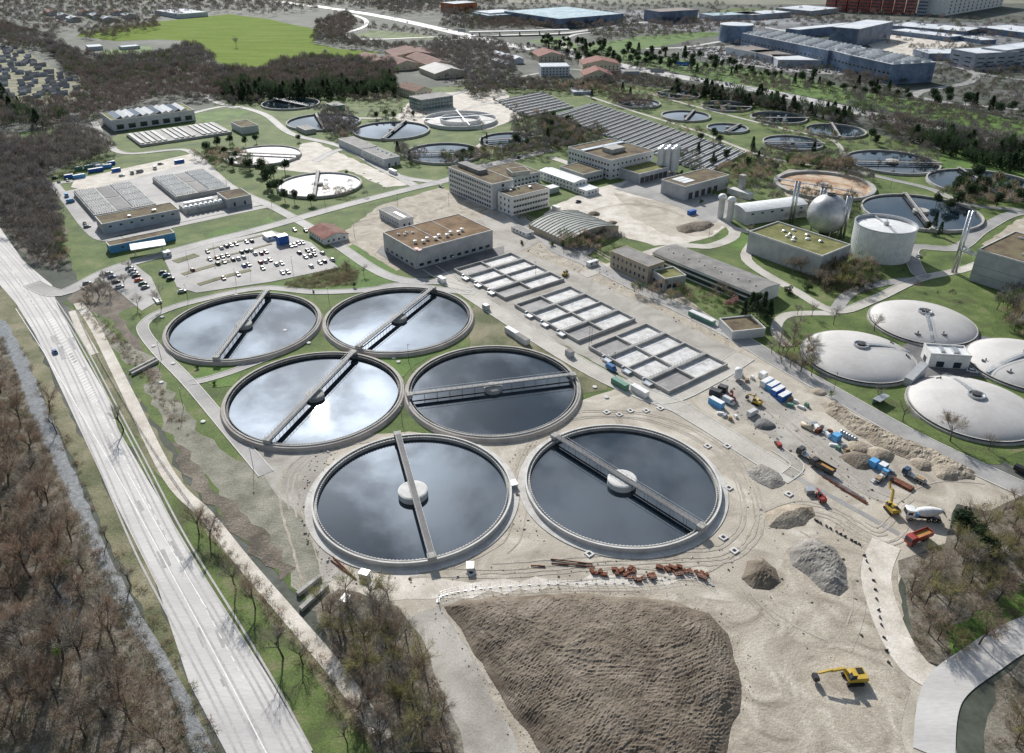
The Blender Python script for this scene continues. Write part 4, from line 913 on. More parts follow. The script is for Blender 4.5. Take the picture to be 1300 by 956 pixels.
def trimesh(v,m,name):
    me=bpy.data.meshes.new(name); n=len(v); me.vertices.add(n); me.vertices.foreach_set('co',v.astype(np.float32).ravel())
    me.loops.add(n); me.loops.foreach_set('vertex_index',np.arange(n,dtype=np.int32)); me.polygons.add(n//3); me.polygons.foreach_set('loop_start',np.arange(0,n,3,dtype=np.int32))
    me.materials.append(m); me.update(); me.validate(); return me
def bare(seed,h,mt,nt=1000,wf=1.,spread=.36,lf=1.):
    rr=random.Random(seed); rs=np.random.RandomState(seed); mb=MB().mat(BARK)
    tips=[]; segs=[]
    def grow(p,d,l,r,lev):
        q=p; dd=d
        for s in range(2):
            dd=(dd+Vector((rr.uniform(-.16,.16),rr.uniform(-.16,.16),rr.uniform(-.02,.12)))).normalized()
            q2=q+dd*l/2; r2=r*(.85-.1*s); mb.tube(q,q2,r,r2,5 if lev<2 else 3,False); segs.append((q,q2,lev)); q=q2; r=r2
        if lev<3:
            k=[5,4,3][lev] if lev else 6
            for i in range(k):
                a=rr.uniform(0,6.28)+i*6.28/k; t=rr.uniform(.45,.95); tilt=rr.uniform(.45,.95)
                o=p+(q-p)*t if lev else p+(q-p)*rr.uniform(.55,1.)
                u=dd.orthogonal().normalized(); w=dd.cross(u); nd=(dd*math.cos(tilt)+(u*math.cos(a)+w*math.sin(a))*math.sin(tilt)); nd.z+=.15
                grow(o,nd.normalized(),l*rr.uniform(.55,.8) if lev else h*spread*rr.uniform(.75,1.1),r*.6,lev+1)
            if lev: grow(q,dd,l*.6,r*.8,lev+1)
        else: tips.append((q,dd))
    grow(Vector((0,0,0)),Vector((0,0,1)),h*.5,h*.024,0)
    tr=mb.mesh('trunk')
    P=[];D=[]
    cand=[s for s in segs if s[2]>=2]
    for i in range(nt):
        a,b,lv=cand[rr.randrange(len(cand))]; t=rr.random(); p=a+(b-a)*t; d=(b-a).normalized()+Vector((rr.gauss(0,.6),rr.gauss(0,.6),rr.gauss(.15,.5)))
        P.append(tuple(p+Vector((rr.gauss(0,.35),rr.gauss(0,.35),rr.gauss(0,.35))))); D.append(tuple(d))
    cr=trimesh(slivers(rs,np.array(P),np.array(D),1.5*lf,.085*wf),mt,'crown'); return tr,cr
def conif(seed,h,r,mt,n=900,top=1.):
    rs=np.random.RandomState(seed); mb=MB().mat(BARK); mb.tube((0,0,0),(0,0,h*.9),h*.02,.03,6)
    z=rs.uniform(.1,1,n)**.8; rad_=r*(1-z)**top*(0.8+.35*np.sin(z*45)); a=rs.uniform(0,6.283,n); q=rs.uniform(.35,1,n)**.5
    P=np.stack([rad_*q*np.cos(a),rad_*q*np.sin(a),z*h],1); D=np.stack([np.cos(a),np.sin(a),-.35+rs.normal(0,.2,n)],1)
    v=slivers(rs,P,D,1.3,.7); return mb.mesh('trunk'),trimesh(v,mt,'crown')
def leafy(seed,h,r,mt,n=1100,size=.55,base=.25,lobes=7):
    rs=np.random.RandomState(seed); rr=random.Random(seed); mb=MB().mat(BARK); mb.tube((0,0,0),(0,0,h*.6),h*.025,h*.012,6)
    C=[(rr.uniform(-.5,.5)*r,rr.uniform(-.5,.5)*r,h*rr.uniform(base+.2,.85),r*rr.uniform(.35,.65)) for _ in range(lobes)]
    P=[]
    for i in range(n):
        c=C[rs.randint(lobes)]; d=rs.normal(size=3); d/=np.linalg.norm(d); q=c[3]*rs.uniform(.6,1.1); P.append((c[0]+d[0]*q,c[1]+d[1]*q,max(.15,c[2]+d[2]*q*.9)))
    for c in C[:4]: mb.tube((0,0,h*.3),(c[0],c[1],c[2]),h*.012,.03,4,False)
    return mb.mesh('trunk'),trimesh(quads(rs,np.array(P),size),mt,'crown')
BT={k:[bare(11+i*7+j*31,13,m_) for i in range(3)] for j,(k,m_) in enumerate((('br',TW_BR),('gr',TW_GR),('ol',TW_OL),('rd',TW_RD)))}
BT['thin']=[bare(200+i,13,TW_GR,420,.7,.3) for i in range(3)]
CF=[conif(5+i,14,3.,LF_DK,900,.9) for i in range(3)]; PN=[leafy(50+i,11,4.2,LF_DK,1300,.7,.3) for i in range(3)]
GB=[leafy(70+i,5,2.6,LF_BS,700,.5,.05) for i in range(3)]; GL=[leafy(80+i,6,2.6,LF_GN,600,.4,.1) for i in range(2)]
BL=[leafy(90+i,8,4,BLOS,1400,.42,.2) for i in range(2)]; PK=[leafy(96,6,3,PINK,900,.4,.2)]
BB=[bare(300+i,4.5,m_,500,.9,.6,.7) for i,m_ in enumerate((TW_BR,TW_RD,TW_OL))]
def tree(lib,x,y,s,label,group,name='bare_tree',cat='tree',rr=R):
    t_,c_=lib[rr.randrange(len(lib))]
    o=thing(name,label,cat,(x,y,0),rr.uniform(0,6.28),group); 
    s2=s*rr.uniform(.9,1.1); o.scale=(s2,s2,s*rr.uniform(.88,1.12))
    link('trunk',t_,o); link('crown',c_,o); return o
def scatter(px,sp,seed,world=False):
    P=px if world else [g(*p) for p in px]; rr=random.Random(seed); out=[]
    x0=min(p[0] for p in P); x1=max(p[0] for p in P); y0=min(p[1] for p in P); y1=max(p[1] for p in P)
    ny=max(1,int((y1-y0)/sp)); nx=max(1,int((x1-x0)/sp))
    for i in range(nx+1):
        for j in range(ny+1):
            x=x0+(i+rr.uniform(0,1))*sp; y=y0+(j+rr.uniform(0,1))*sp
            if inpoly(x,y,P): out.append((x,y))
    return out
# each wood: polygon, spacing, size factor, kinds, label, group
WOODS=[
 ([(-30,455),(0,462),(38,560),(78,660),(126,760),(176,867),(215,960),(-90,960)],8.,.98,['rd','br','rd','gr'],'bare reddish brown tree in the wet wood left of the stream','trees of the wet wood'),
 ([(150,545),(170,570),(250,690),(330,800),(410,930),(440,960),(470,960),(405,860),(320,755),(250,655)],8.5,.8,['thin','thin','ol','br'],'slim bare tree on the verge between the main road and the gravel path','verge trees'),
 ([(20,420),(85,560),(135,680),(205,805),(262,960),(235,900),(222,862),(140,700),(80,570)],7.,.72,['thin','ol','br'],'thin bare tree on the bank between the stream and the main road','bank trees'),
 ([(405,770),(440,752),(500,760),(535,830),(575,960),(470,960),(430,850)],5.2,.8,['ol','br','gr'],'tall bare olive brown tree in the grove left of the soil mound','grove by the soil mound'),
 ([(1148,735),(1200,705),(1215,675),(1300,640),(1400,650),(1400,740),(1310,765),(1225,835),(1165,820)],6.2,.75,['br','ol','ol','gr'],'bare brown and olive tree in the wood at the right, below the tipper truck','trees of the right hand wood'),
 ([(1268,880),(1310,845),(1400,820),(1400,960),(1262,960)],7.,.6,['br','ol'],'bare tree in the corner below the curved road','trees below the curved road'),
 ([(-30,170),(20,180),(60,195),(62,232),(86,300),(74,338),(45,325),(0,283),(-60,230)],6.,.85,['br','gr','br'],'bare brown tree in the wood strip left of the plant','trees of the left wood strip'),
 ([(975,445),(1015,425),(1035,450),(1030,480),(1000,470)],5,.6,['br','gr','ol'],'bare bushy tree left of the leftmost membrane dome','trees beside the domes'),
 ([(1035,480),(1100,512),(1210,578),(1290,590),(1290,575),(1200,560),(1110,505)],11,.62,['thin','gr'],'bare tree on the lawn between the site road and the domes','lawn trees below the domes'),
 ([(1040,350),(1100,338),(1120,352),(1100,372),(1045,368),(985,345),(1000,340)],6.,.65,['br','ol','gr'],'bare tree at the foot of the green roofed hall','trees around the green roofed hall'),
 ([(1262,395),(1300,352),(1400,340),(1400,440),(1290,430)],6.,.8,['gr','br','ol'],'bare tree in front of the grey panel building','trees by the panel building'),
 ([(985,262),(1020,240),(1085,255),(1095,272),(1075,300),(1040,280),(1000,290)],9,.75,['br','ol','gr'],'bare tree behind the green roofed hall','trees around the green roofed hall'),
 ([(725,300),(772,300),(800,312),(775,318),(745,312)],5.5,.6,['br','gr'],'bare bush tree in the rubble by the arched shed','trees by the arched shed'),
 ([(770,362),(835,385),(870,395),(930,385),(915,372),(880,378),(830,362)],9,.5,['br','ol'],'low bare tree on the lawn in front of the long hall','lawn trees by the long hall'),
 ([(545,205),(605,205),(690,185),(760,165),(770,180),(700,200),(640,208),(570,215)],7,.75,['br','gr','ol'],'bare tree in the row between the pond tanks and the laboratories','trees behind the laboratories'),
 ([(400,140),(450,150),(455,175),(435,180),(410,172)],6,.75,['gr','br'],'bare tree between the two pond tanks','trees between the tanks'),
 ([(500,185),(540,200),(530,212),(505,205)],6,.7,['gr','br'],'bare tree at the end of the two-part grey building','trees between the tanks'),
]
WOODS+=[
 ([(1075,180),(1190,190),(1200,205),(1180,215),(1120,190),(1080,190)],9,.6,['gr','br'],'bare tree by the wide round tank at the right','trees by the right hand tanks'),
 ([(1040,205),(1075,210),(1110,232),(1090,238),(1050,215)],6,.6,['br','gr'],'bare bushy tree behind the sludge tank','trees behind the sludge tank'),
 ([(650,150),(700,152),(735,165),(738,185),(690,190),(650,178)],6.5,.75,['gr','br','ol'],'bare tree near the start of the long channels','trees by the long channels'),
 ([(845,185),(880,200),(900,225),(880,222),(850,205)],7,.6,['gr','ol'],'bare tree between silos and the long channels','trees by the long channels'),
 ([(100,395),(120,360),(150,352),(165,362),(150,372),(118,392)],5,.45,['br','gr'],'bare shrub-like tree at the corner of the small lot','shrubs by the small lot'),
 ([(400,228),(430,232),(480,240),(475,250),(420,255),(395,245)],14,.4,['gr','br'],'little bare tree on the lawn below the milky tank','lawn trees'),
]
FARW=[
 ([(600,4),(860,4),(1040,16),(1300,28),(1300,64),(1240,68),(1160,74),(1130,62),(1000,34),(860,32),(700,28),(600,20)],30,.9),([(1150,78),(1300,84),(1300,112),(1200,112),(1160,100)],16,.8),([(660,100),(770,108),(800,118),(760,122),(660,108)],8,.6),([(0,-8),(700,-8),(700,4),(0,6)],26,1.2),([(700,60),(900,88),(1000,100),(1300,146),(1300,158),(1000,114),(870,96),(690,66)],15,.6),([(860,58),(1000,74),(1130,88),(1130,104),(1000,98),(880,80)],15,.55),([(455,30),(560,44),(560,50),(470,40)],14,.7),([(425,125),(440,128),(460,136),(500,138),(515,128),(500,122)],8,.55),([(600,108),(660,104),(665,112),(610,130),(590,122)],7,.6),
 ([(1100,120),(1200,138),(1300,152),(1300,182),(1230,175),(1100,148),(1040,132)],13,.75),([(640,60),(740,66),(800,84),(900,98),(900,102),(800,92),(700,78),(640,72)],12,.7),([(560,12),(800,24),(820,36),(700,40),(600,36),(560,28)],15,1.),([(1150,60),(1300,70),(1300,80),(1160,75)],18,.7),([(940,100),(1000,110),(1000,122),(940,112)],9,.7),([(0,50),(90,66),(100,80),(0,62)],12,.9),([(560,100),(700,104),(780,112),(770,118),(640,112),(560,112)],11,.6),
 ([(-40,138),(0,132),(60,136),(108,126),(104,100),(120,98),(180,100),(240,85),(285,90),(335,92),(338,112),(290,120),(250,132),(200,128),(125,160),(60,170),(0,168)],9,1.),
 ([(-60,30),(0,30),(70,50),(110,82),(112,100),(88,92),(60,66),(0,54),(-60,54)],10,.9),
 ([(60,60),(130,78),(200,72),(250,60),(275,80),(240,90),(150,105),(90,100)],8,1.),
 ([(60,178),(100,165),(135,178),(150,200),(118,212),(62,226),(22,200),(30,185)],7,.95),
 ([(262,92),(330,100),(345,86),(400,76),(440,78),(500,85),(500,112),(420,118),(330,122),(300,125),(270,112)],7.,1.),
 ([(395,55),(402,32),(440,18),(455,30),(440,50),(480,58),(540,62),(560,52),(640,58),(655,96),(640,106),(600,112),(575,92),(540,72),(480,66),(430,60)],9,.9),
 ([(-100,-5),(560,-5),(560,18),(500,22),(430,10),(340,22),(290,16),(200,26),(100,40),(60,50),(0,45),(-100,40)],21,1.1),
 ([(560,30),(700,20),(780,25),(770,35),(600,42),(560,38)],14,1.),
 ([(455,2),(640,-2),(640,5),(560,12),(500,20)],16,1.),
 ([(100,42),(150,30),(205,26),(204,36),(150,50),(110,52)],12,.9),
 ([(740,40),(860,28),(930,30),(1000,36),(930,42),(860,48),(760,55)],14,.9),
 ([(1000,20),(1300,45),(1300,52),(1100,38),(1000,28)],16,.7),
 ([(580,112),(640,104),(705,110),(700,118),(640,118),(600,126)],7,.7),
 ([(1095,88),(1150,75),(1180,88),(1150,108),(1100,112),(1060,105)],9,.85),
 ([(980,100),(1100,124),(1200,142),(1300,158),(1300,168),(1190,158),(1080,132),(975,110)],12,.6),
 ([(1200,118),(1300,110),(1300,150),(1230,135)],12,.7),
 ([(1090,150),(1190,165),(1300,188),(1400,200),(1400,225),(1300,212),(1240,200),(1180,186),(1130,182)],7,.95),
 ([(770,96),(900,118),(1000,138),(1090,155),(1080,162),(980,142),(880,122),(765,106)],7,.75),
 ([(770,120),(830,135),(822,142),(772,134)],6,.7),
 ([(640,108),(705,112),(760,100),(770,110),(720,122),(640,116)],9,.6),([(440,148),(520,140),(545,150),(500,158)],9,.5),([(260,130),(330,122),(335,134),(300,136)],8,.7),([(1020,200),(1075,196),(1080,214),(1030,216)],6,.6),([(950,195),(1000,188),(1020,205),(985,222),(955,215)],7,.6),([(700,165),(735,172),(728,182),(700,182)],6,.7),([(905,238),(945,238),(985,225),(985,255),(1000,262),(950,250)],9,.6),([(960,148),(1000,170),(1060,178),(1100,176),(1100,184),(1040,188),(960,165)],12,.5),([(850,100),(870,112),(800,108),(770,98)],8,.6),([(1020,55),(1100,85),(1140,95),(1150,105),(1080,100),(900,85),(860,60)],26,.7),([(900,86),(1060,105),(1160,118),(1150,128),(1000,106),(880,94)],13,.6),([(1120,362),(1165,360),(1240,385),(1262,400),(1250,392),(1180,372)],14,.4),([(250,120),(330,116),(330,120),(260,128)],7,.8),
]
cand=[]
for wi,(px,sp,sc,kinds,lab,grp) in enumerate(WOODS):
    for (x,y) in scatter(px,sp,100+wi): cand.append((math.hypot(x,y),x,y,sc*R.uniform(.75,1.15),R.choice(kinds),lab,grp))
cand.sort(key=lambda c:c[0]); print('bare candidates',len(cand))
rest=cand[300:]
for d,x,y,s,k,lab,grp in cand[:300]: tree(BT[k],x,y,s,lab,grp)
# far woods: nobody could count them
def lowtree(seed,conifer=False):
    rs=np.random.RandomState(seed); n=190
    if conifer:
        z=rs.uniform(0,1,n); r=2.6*(1-z)+.3; a=rs.uniform(0,6.28,n); P=np.stack([r*np.cos(a)*.8,r*np.sin(a)*.8,z*11+.8],1)
        return quads(rs,P,1.5)
    d=rs.normal(size=(n,3)); d/=np.linalg.norm(d,axis=1)[:,None]; d[:,2]=np.abs(d[:,2])*.9-.15
    q=rs.uniform(.55,1.05,n)[:,None]; P=d*q*np.array([4.4,4.4,6.5])+np.array([0,0,5.6]); P[:,2]=np.maximum(P[:,2],.6)
    v=slivers(rs,P,d*.7+rs.normal(0,.35,(n,3))+np.array([0,0,.8]),2.6,.3)
    return v
def mass(name,pts,lib,m,scale,label=None,kind='stuff'):
    if not pts: return
    rs=np.random.RandomState(len(pts)); out=[]
    for (x,y,s) in pts:
        v=lib[rs.randint(len(lib))]; a=rs.uniform(0,6.28); c,s_=math.cos(a),math.sin(a)
        Rm=np.array([[c,s_,0],[-s_,c,0],[0,0,1]]); out.append((v@Rm)*s*np.array([1,1,rs.uniform(.8,1.2)])+np.array([x,y,0]))
    o=link(name,trimesh(np.concatenate(out),m,name)); tag(o,label,None,None,kind); return o
LT=[lowtree(i) for i in range(6)]; LC=[lowtree(20+i,True)*np.array([1.35,1.35,.95]) for i in range(3)]+[lowtree(30+i)*np.array([.85,.85,1.0]) for i in range(4)]
HZ=[leafm('far_brown_wood',[(.085,.075,.068),(.145,.13,.12),(.21,.19,.175)]),leafm('far_grey_wood',[(.10,.097,.097),(.165,.16,.16),(.24,.235,.235)]),leafm('far_olive_wood',[(.075,.085,.05),(.12,.135,.08),(.18,.19,.12)]),leafm('far_red_brown_wood',[(.10,.08,.07),(.165,.135,.12),(.23,.195,.18)])]  # greyer and bluer than the near twigs, distance haze mixed into the colours
B=[[],[],[],[]]
for wi,(px,sp,sc) in enumerate(FARW):
    for (x,y) in scatter(px,sp,500+wi):
        nn=math.sin(x*.013+wi)+math.cos(y*.011)+R.uniform(-1.2,1.2); B[0 if nn>.5 else 1 if nn>-.3 else 2 if nn>-.9 else 3].append((x,y,sc*R.uniform(.7,1.25)))
for d,x,y,s,k,l,gq in rest: B[{'br':0,'gr':1,'ol':2,'rd':3,'thin':1}[k]].append((x,y,s))
for i,nm in enumerate(('bare brown','grey','olive','reddish')): mass('woodland',B[i],LT,HZ[i],1,'distant %s woodland around the plant'%nm); print(nm,len(B[i]))
# dense dark conifer belts
CB=[]
for wi,(px,sp) in enumerate([([(275,112),(335,116),(420,112),(500,104),(504,124),(420,126),(335,130),(290,128)],6.2),([(1150,178),(1200,180),(1300,200),(1400,215),(1400,228),(1300,222),(1240,210),(1180,192)],6.5),([(860,110),(960,128),(1100,152),(1095,162),(980,142),(850,118)],8),([(0,120),(20,130),(60,150),(100,160),(40,165),(0,160)],14)]):
    CB+=[(x,y,R.choice((.6,.8,1,1.25))*R.uniform(.8,1.3)) for x,y in scatter(px,sp,900+wi)]
mass('conifer_belt',CB,LC,LF_DK,1,'dense dark conifer belts behind the tanks'); print('conifers',len(CB))
SHZ=[]
for wi,(px,sp,sc) in enumerate([([(960,150),(1060,172),(1075,186),(1040,184),(960,160)],9,.35),([(1000,205),(1080,212),(1075,222),(1000,215)],5,.5),([(905,215),(950,205),(985,215),(975,235),(930,240)],7,.45),([(560,200),(650,190),(760,168),(765,178),(650,200),(570,212)],6,.45),([(240,200),(300,190),(345,215),(330,222),(270,212)],7,.45),([(680,150),(735,160),(735,180),(690,180)],7,.5),([(1040,340),(1100,335),(1115,350),(1100,368),(1045,366)],5,.45),([(1190,250),(1240,235),(1300,245),(1300,262),(1220,268)],7,.55),([(780,112),(900,130),(960,145),(955,150),(880,138),(775,120)],11,.4),([(840,155),(900,170),(890,176),(840,162)],9,.4),([(400,238),(450,246),(440,252),(395,246)],8,.35),([(705,305),(770,312),(765,322),(720,320)],4.5,.45),([(845,365),(930,380),(925,392),(870,392),(790,372)],6,.35),([(430,160),(445,180),(425,182)],6,.4),([(700,108),(780,116),(775,122),(700,116)],8,.5),([(1100,290),(1110,330),(1088,332)],6,.35),([(1262,395),(1300,380),(1400,380),(1400,450),(1280,430)],5,.5),([(60,300),(80,300),(90,340),(75,345)],5,.4),([(600,236),(640,262),(680,290),(676,294),(630,268)],9,.3)]):
    SHZ+=[(x,y,sc*R.uniform(.7,1.7)) for x,y in scatter(px,sp*.82,1500+wi)]
mass('shrubbery',SHZ[::2],LT,LF_BS,1,'dull green shrubbery between the tanks and lanes'); mass('shrubbery',SHZ[1::2],LT,TW_BR,1,'bare brown shrubbery between the tanks and lanes')
# undergrowth
rs=np.random.RandomState(3); n=60
UB_=[]
for k in range(5):
    d=rs.normal(size=(n,3)); d[:,2]=np.abs(d[:,2]); d/=np.linalg.norm(d,axis=1)[:,None]; P=d*rs.uniform(.2,.9,n)[:,None]*np.array([1.5,1.5,.9]); UB_.append(slivers(rs,P,d+rs.normal(0,.7,(n,3)),1.1,.10))
LOWW=[]
for (px,sp) in (([(-20,425),(5,430),(38,520),(78,610),(130,705),(185,800),(262,960),(-60,960)],2.1),([(1145,730),(1200,700),(1215,672),(1300,640),(1400,650),(1400,740),(1310,765),(1225,840),(1165,830)],2.4),([(405,765),(440,752),(505,768),(545,850),(585,960),(480,960),(430,850)],2.4),([(0,168),(60,192),(60,230),(84,300),(72,338),(40,328),(0,285)],3.2),([(240,640),(262,655),(310,715),(372,785),(430,860),(500,950),(470,960),(395,862),(330,775),(262,690)],2.2),([(100,395),(140,410),(200,475),(250,560),(225,545),(165,465)],3),([(20,425),(90,560),(140,680),(215,805),(290,960),(262,960),(228,862),(140,700),(80,570)],3.2),([(1010,345),(1100,340),(1120,352),(1100,372),(1045,372)],2.5),([(360,360),(395,350),(440,335),(455,345),(450,362),(400,366),(365,366)],1.6),([(1270,880),(1320,850),(1400,820),(1400,960),(1262,960)],2.5)):
    LOWW+=[(x,y,R.uniform(.6,1.4)) for x,y in scatter(px,sp,int(sp*100)+len(px))]
k=len(LOWW)//1; R.shuffle(LOWW)
mass('undergrowth',LOWW[::2],UB_,leafm('reddish_brush',[(.19,.135,.095),(.30,.225,.165),(.41,.33,.255)]),1,'tangled bare brushwood and dead stalks'); mass('undergrowth',LOWW[1::2],UB_,leafm('dull_brush',[(0.126,0.117,0.072),(0.216,0.198,0.126),(0.306,0.270,0.180)]),1,'dull olive brushwood'); print('brush',k)
# individually placed
for px,py,s in ((157,546,.95),(1247,560,.0)):
    if s: tree(BT['thin'],*g(px,py),s,'lone bare tree whose branches overhang the main road','lone roadside tree')
tree([bare(777,13,TW_BR,1500,.9)],*g(1206,560),.85,'broad bare tree standing in front of the nearest membrane dome','dome trees')
def ptree(lib,lst,label,group,name,cat='tree'):
    for i,(px,py,s) in enumerate(lst): tree(lib,*g(px,py),s,label,group,name,cat)
ptree(BT['gr'],[(745,108,.9),(300,60,1),(612,165,.6),(905,190,.7),(1085,212,.55),(1115,214,.5),(1135,214,.5),(1160,214,.55),(1185,218,.5),(938,265,.6),(950,298,.5),(1010,420,.6),(1058,412,.6),(1030,402,.5),(1012,400,.4),(1110,420,.7),(205,392,.75),(165,345,.5),(175,392,.6),(440,340,.4),(462,350,.4),(655,140,.6)],'bare grey tree standing alone on a lawn of the plant','solitary lawn trees','bare_tree')
ptree(CF,[(505,196,.75),(520,205,.6),(695,180,.8),(705,185,.7),(955,190,.8),(968,400,.85),(952,402,.95),(975,408,.8),(943,408,.7),(1185,290,.7),(1192,300,.6),(1240,240,.8),(1225,250,.7),(886,195,.7),(905,205,.6),(1190,372,.1),(790,118,.8),(800,122,.7),(955,196,.7),(962,205,.6),(1032,195,.7),(612,185,.5),(618,178,.4),(740,116,.8),(751,125,.7)],'dark conifer standing beside the tanks','dark conifers in the plant','conifer_tree')
ptree(PN,[(362,256,.8),(374,258,.75),(395,260,.7),(318,218,.9),(333,222,1.1),(348,228,1.2),(362,220,.9),(296,214,.7),(340,236,1.1),(352,246,1.),(380,180,.6),(1240,232,1.2),(1226,238,1.2),(1275,252,1.),(1290,258,1.),(1205,268,.9),(598,198,.8),(588,203,.8),(655,186,.9),(668,188,.8),(735,170,.8),(905,178,.9),(912,185,.9),(890,180,.8),(1092,300,.9),(1215,242,1.1),(1232,255,1.),(1250,245,1.1),(1262,240,1.),(1215,262,.9),(1188,262,.8),(1105,178,.9),(1112,185,.8),(690,163,1.),(700,168,1.),(722,160,.9),(1215,685,.9),(1232,700,.8),(1252,712,.8),(960,408,1.),(905,212,.8),(922,205,.9),(934,222,.8),(948,215,.8),(262,195,.9),(276,190,.9),(292,185,.8),(312,185,.7),(326,182,.7),(268,200,.75),(285,198,.7),(300,202,.6),(490,148,.7),(500,152,.65),(478,152,.6),(525,150,.6),(345,245,.7),(358,240,.7),(690,155,.8),(702,152,.75),(712,160,.7),(960,395,.9),(1210,250,.9),(1225,245,.9),(1245,252,.85),(1265,262,.8),(1175,295,.6),(1190,180,.8),(670,60,.7),(1240,690,.75),(1225,700,.6),(985,218,.6)],'dark round crowned evergreen','round evergreens','pine_tree')
ptree(GB,[(715,312,.9),(728,306,1),(700,312,.6),(662,310,.5),(950,388,.9),(260,388,.3),(1025,368,1.),(1000,372,.8),(1090,365,1.),(250,468,.4),(273,488,.35),(398,372,.3),(450,365,.5),(890,260,.7),(615,195,1),(600,200,1),(640,195,.9),(500,200,.7),(1020,210,1),(1040,215,1),(1060,208,.9),(1000,205,.9),(440,222,.6),(865,222,.7)],'dense round green bush among the plant lawns','green bushes','bush','bush')
ptree(GL,[(1297,405,.9),(1288,412,.7),(905,248,.8),(895,242,.7),(1055,505,.5),(82,722,.8),(75,835,.7),(930,98,.7),(725,178,.5),(505,92,1.2),(405,108,1.4)],'small tree with fresh light green leaves','fresh green trees','leafy_tree')
ptree(BL,[(408,92,1.1),(395,94,1.),(346,90,1.),(352,86,.9),(665,118,.9),(682,116,.7),(700,114,.8),(712,113,.8),(628,130,.7),(190,115,1.1),(200,112,1),(452,60,.8),(462,56,.8),(476,58,.7),(412,70,1.),(100,92,1.)],'white blossoming tree at the wood edge','white blossoming trees','blossom_tree')
ptree(PK,[(925,390,.9),(932,386,.7)],'small pink blossoming tree by the dark conifers','pink blossoming trees','blossom_tree')
PS=[(x,y) for x,y in scatter([(735,85),(870,92),(1000,108),(1150,132),(1300,152),(1300,142),(1150,118),(1000,98),(900,78),(780,62),(690,52),(680,60)],19,77)]
for x,y in PS: tree(PN if R.random()<.85 else CF,x,y,R.uniform(.6,1.35),'dark pine on the green slope beyond the motorway','pines beyond the motorway','pine_tree')
print('pines',len(PS))
# ================================================================== TANK EXTRAS
c,rx,ry=ell(538,631,138,164,3); cc,r2,_=ell(558,609,141,157,3)
t=thing('ring_tank','empty double ring concrete tank with a thin footbridge across it','ring tank',(*c,0))
m=MB().mat(C_light); m.lathe([(rx,0),(rx,3.2),(rx-.8,3.2),(rx-.8,.3),(r2+.1,.3),(r2+.1,3.8),(r2-.7,3.8),(r2-.7,.3),(.01,.3)],80); m.build('tank_wall',t)
m=MB().mat(STEEL); m.beam((-rx,-8,4.2),(rx*.9,12,4.2),1.4,.2); m.beam((-6,rx*.95,4.0),(10,-rx*.9,4.0),1.,.2); m.build('bridge_deck',t)
c,rx,ry=ell(334,404,123,141,1); big_tank('dark round tank in front of the conifer belt with a long pale walkway',c,rx,.8,1.8,'plain',(dirang((336,126),(396,139),3),rx,rx,2,(C_light,STEEL),(0,0)),None,'older round tanks',WATER,64)
c,rx,ry=ell(990,1102,219,253,1); 
t=thing('settling_tank','drained round tank with orange brown sludge on its floor','settling tank',(*c,0),0,'older round tanks')
SLU=mat('orange_sludge',[(.30,.16,.09),(.42,.27,.17),(.55,.42,.30),(.6,.55,.47)],scale=.06,fine=.2,fscale=1,dist=1)
m=MB().mat(SLU); m.lathe([(rx+.2,.4),(.01,.3)],64); m.build('sludge_floor',t); m=MB().mat(C_conc); m.lathe([(rx,.2),(rx,2.2),(rx+1.2,2.2),(rx+3,2.2),(rx+3,0)],72); m.build('tank_wall',t)
m=MB().mat(STEEL); m.beam((-rx,rx*.3,3.2),(rx*.55,-rx*.8,3.2),2.,.4); m.build('bridge_deck',t)
m=MB().mat(C_conc); m.lathe([(3,.3),(3,2.4),(.01,2.6)],24); m.build('centre_well',t)
# --- small buildings near those tanks
t,L_,W_,h=bld('pump_building','grey flat roofed half of the two-part building, farther half','building',(429,176),(458.5,188.5),(471,182),6,W_lgrey,R_grey,.3)
t,L_,W_,h=bld('pump_building','grey half of the two-part building with four white skylights','building',(460,190),(487,202),(506,197.7),6.5,W_lgrey,R_grey,.3,win={'e':(1,6,1.3,2.4,.2,3,'door'),'s':(1,7,1,1,3,3)})
for i in range(4):
    m=MB().mat(WHTP); m.add([(-1.2,-1.2,0),(1.2,-1.2,0),(1.2,1.2,0),(-1.2,1.2,0),(0,0,1.1)],[(0,1,4),(1,2,4),(2,3,4),(3,0,4)]); m.build('skylight',t,(L_*(.2+.2*i),W_*.7,h-.11))
bld('office_building','blue-green glazed block by the ring tank','office building',(519,122),(533,127),(562,118),11,mat('teal_facade',[(.12,.17,.17),(.2,.27,.27),(.3,.37,.36)],scale=.15,rough=.4,fine=.15,fscale=.5),R_grey,.4,win={'e':(3,3.4,2.4,1.6,1.3,3.4),'s':(3,3.4,2.4,1.6,1.3,3.4)})
bld('valve_hut','small grey hut at the front edge of a pond tank','hut',(376,160),(382,166),(393,163),4,C_conc,R_grey,.3)
bld('valve_hut','green-grey hut with a white dome beside it, near the conifer belt','hut',(414,131),(420,135),(434,133),5,GRNP,R_grey,.2)
gable('gabled_house','old cream house with a brown hipped roof by the glazed block','house',(504,110),(519,118),(530,112),8,12,W_cream,R_brn,(2,4,1.2,1.6,1.4,3.4))
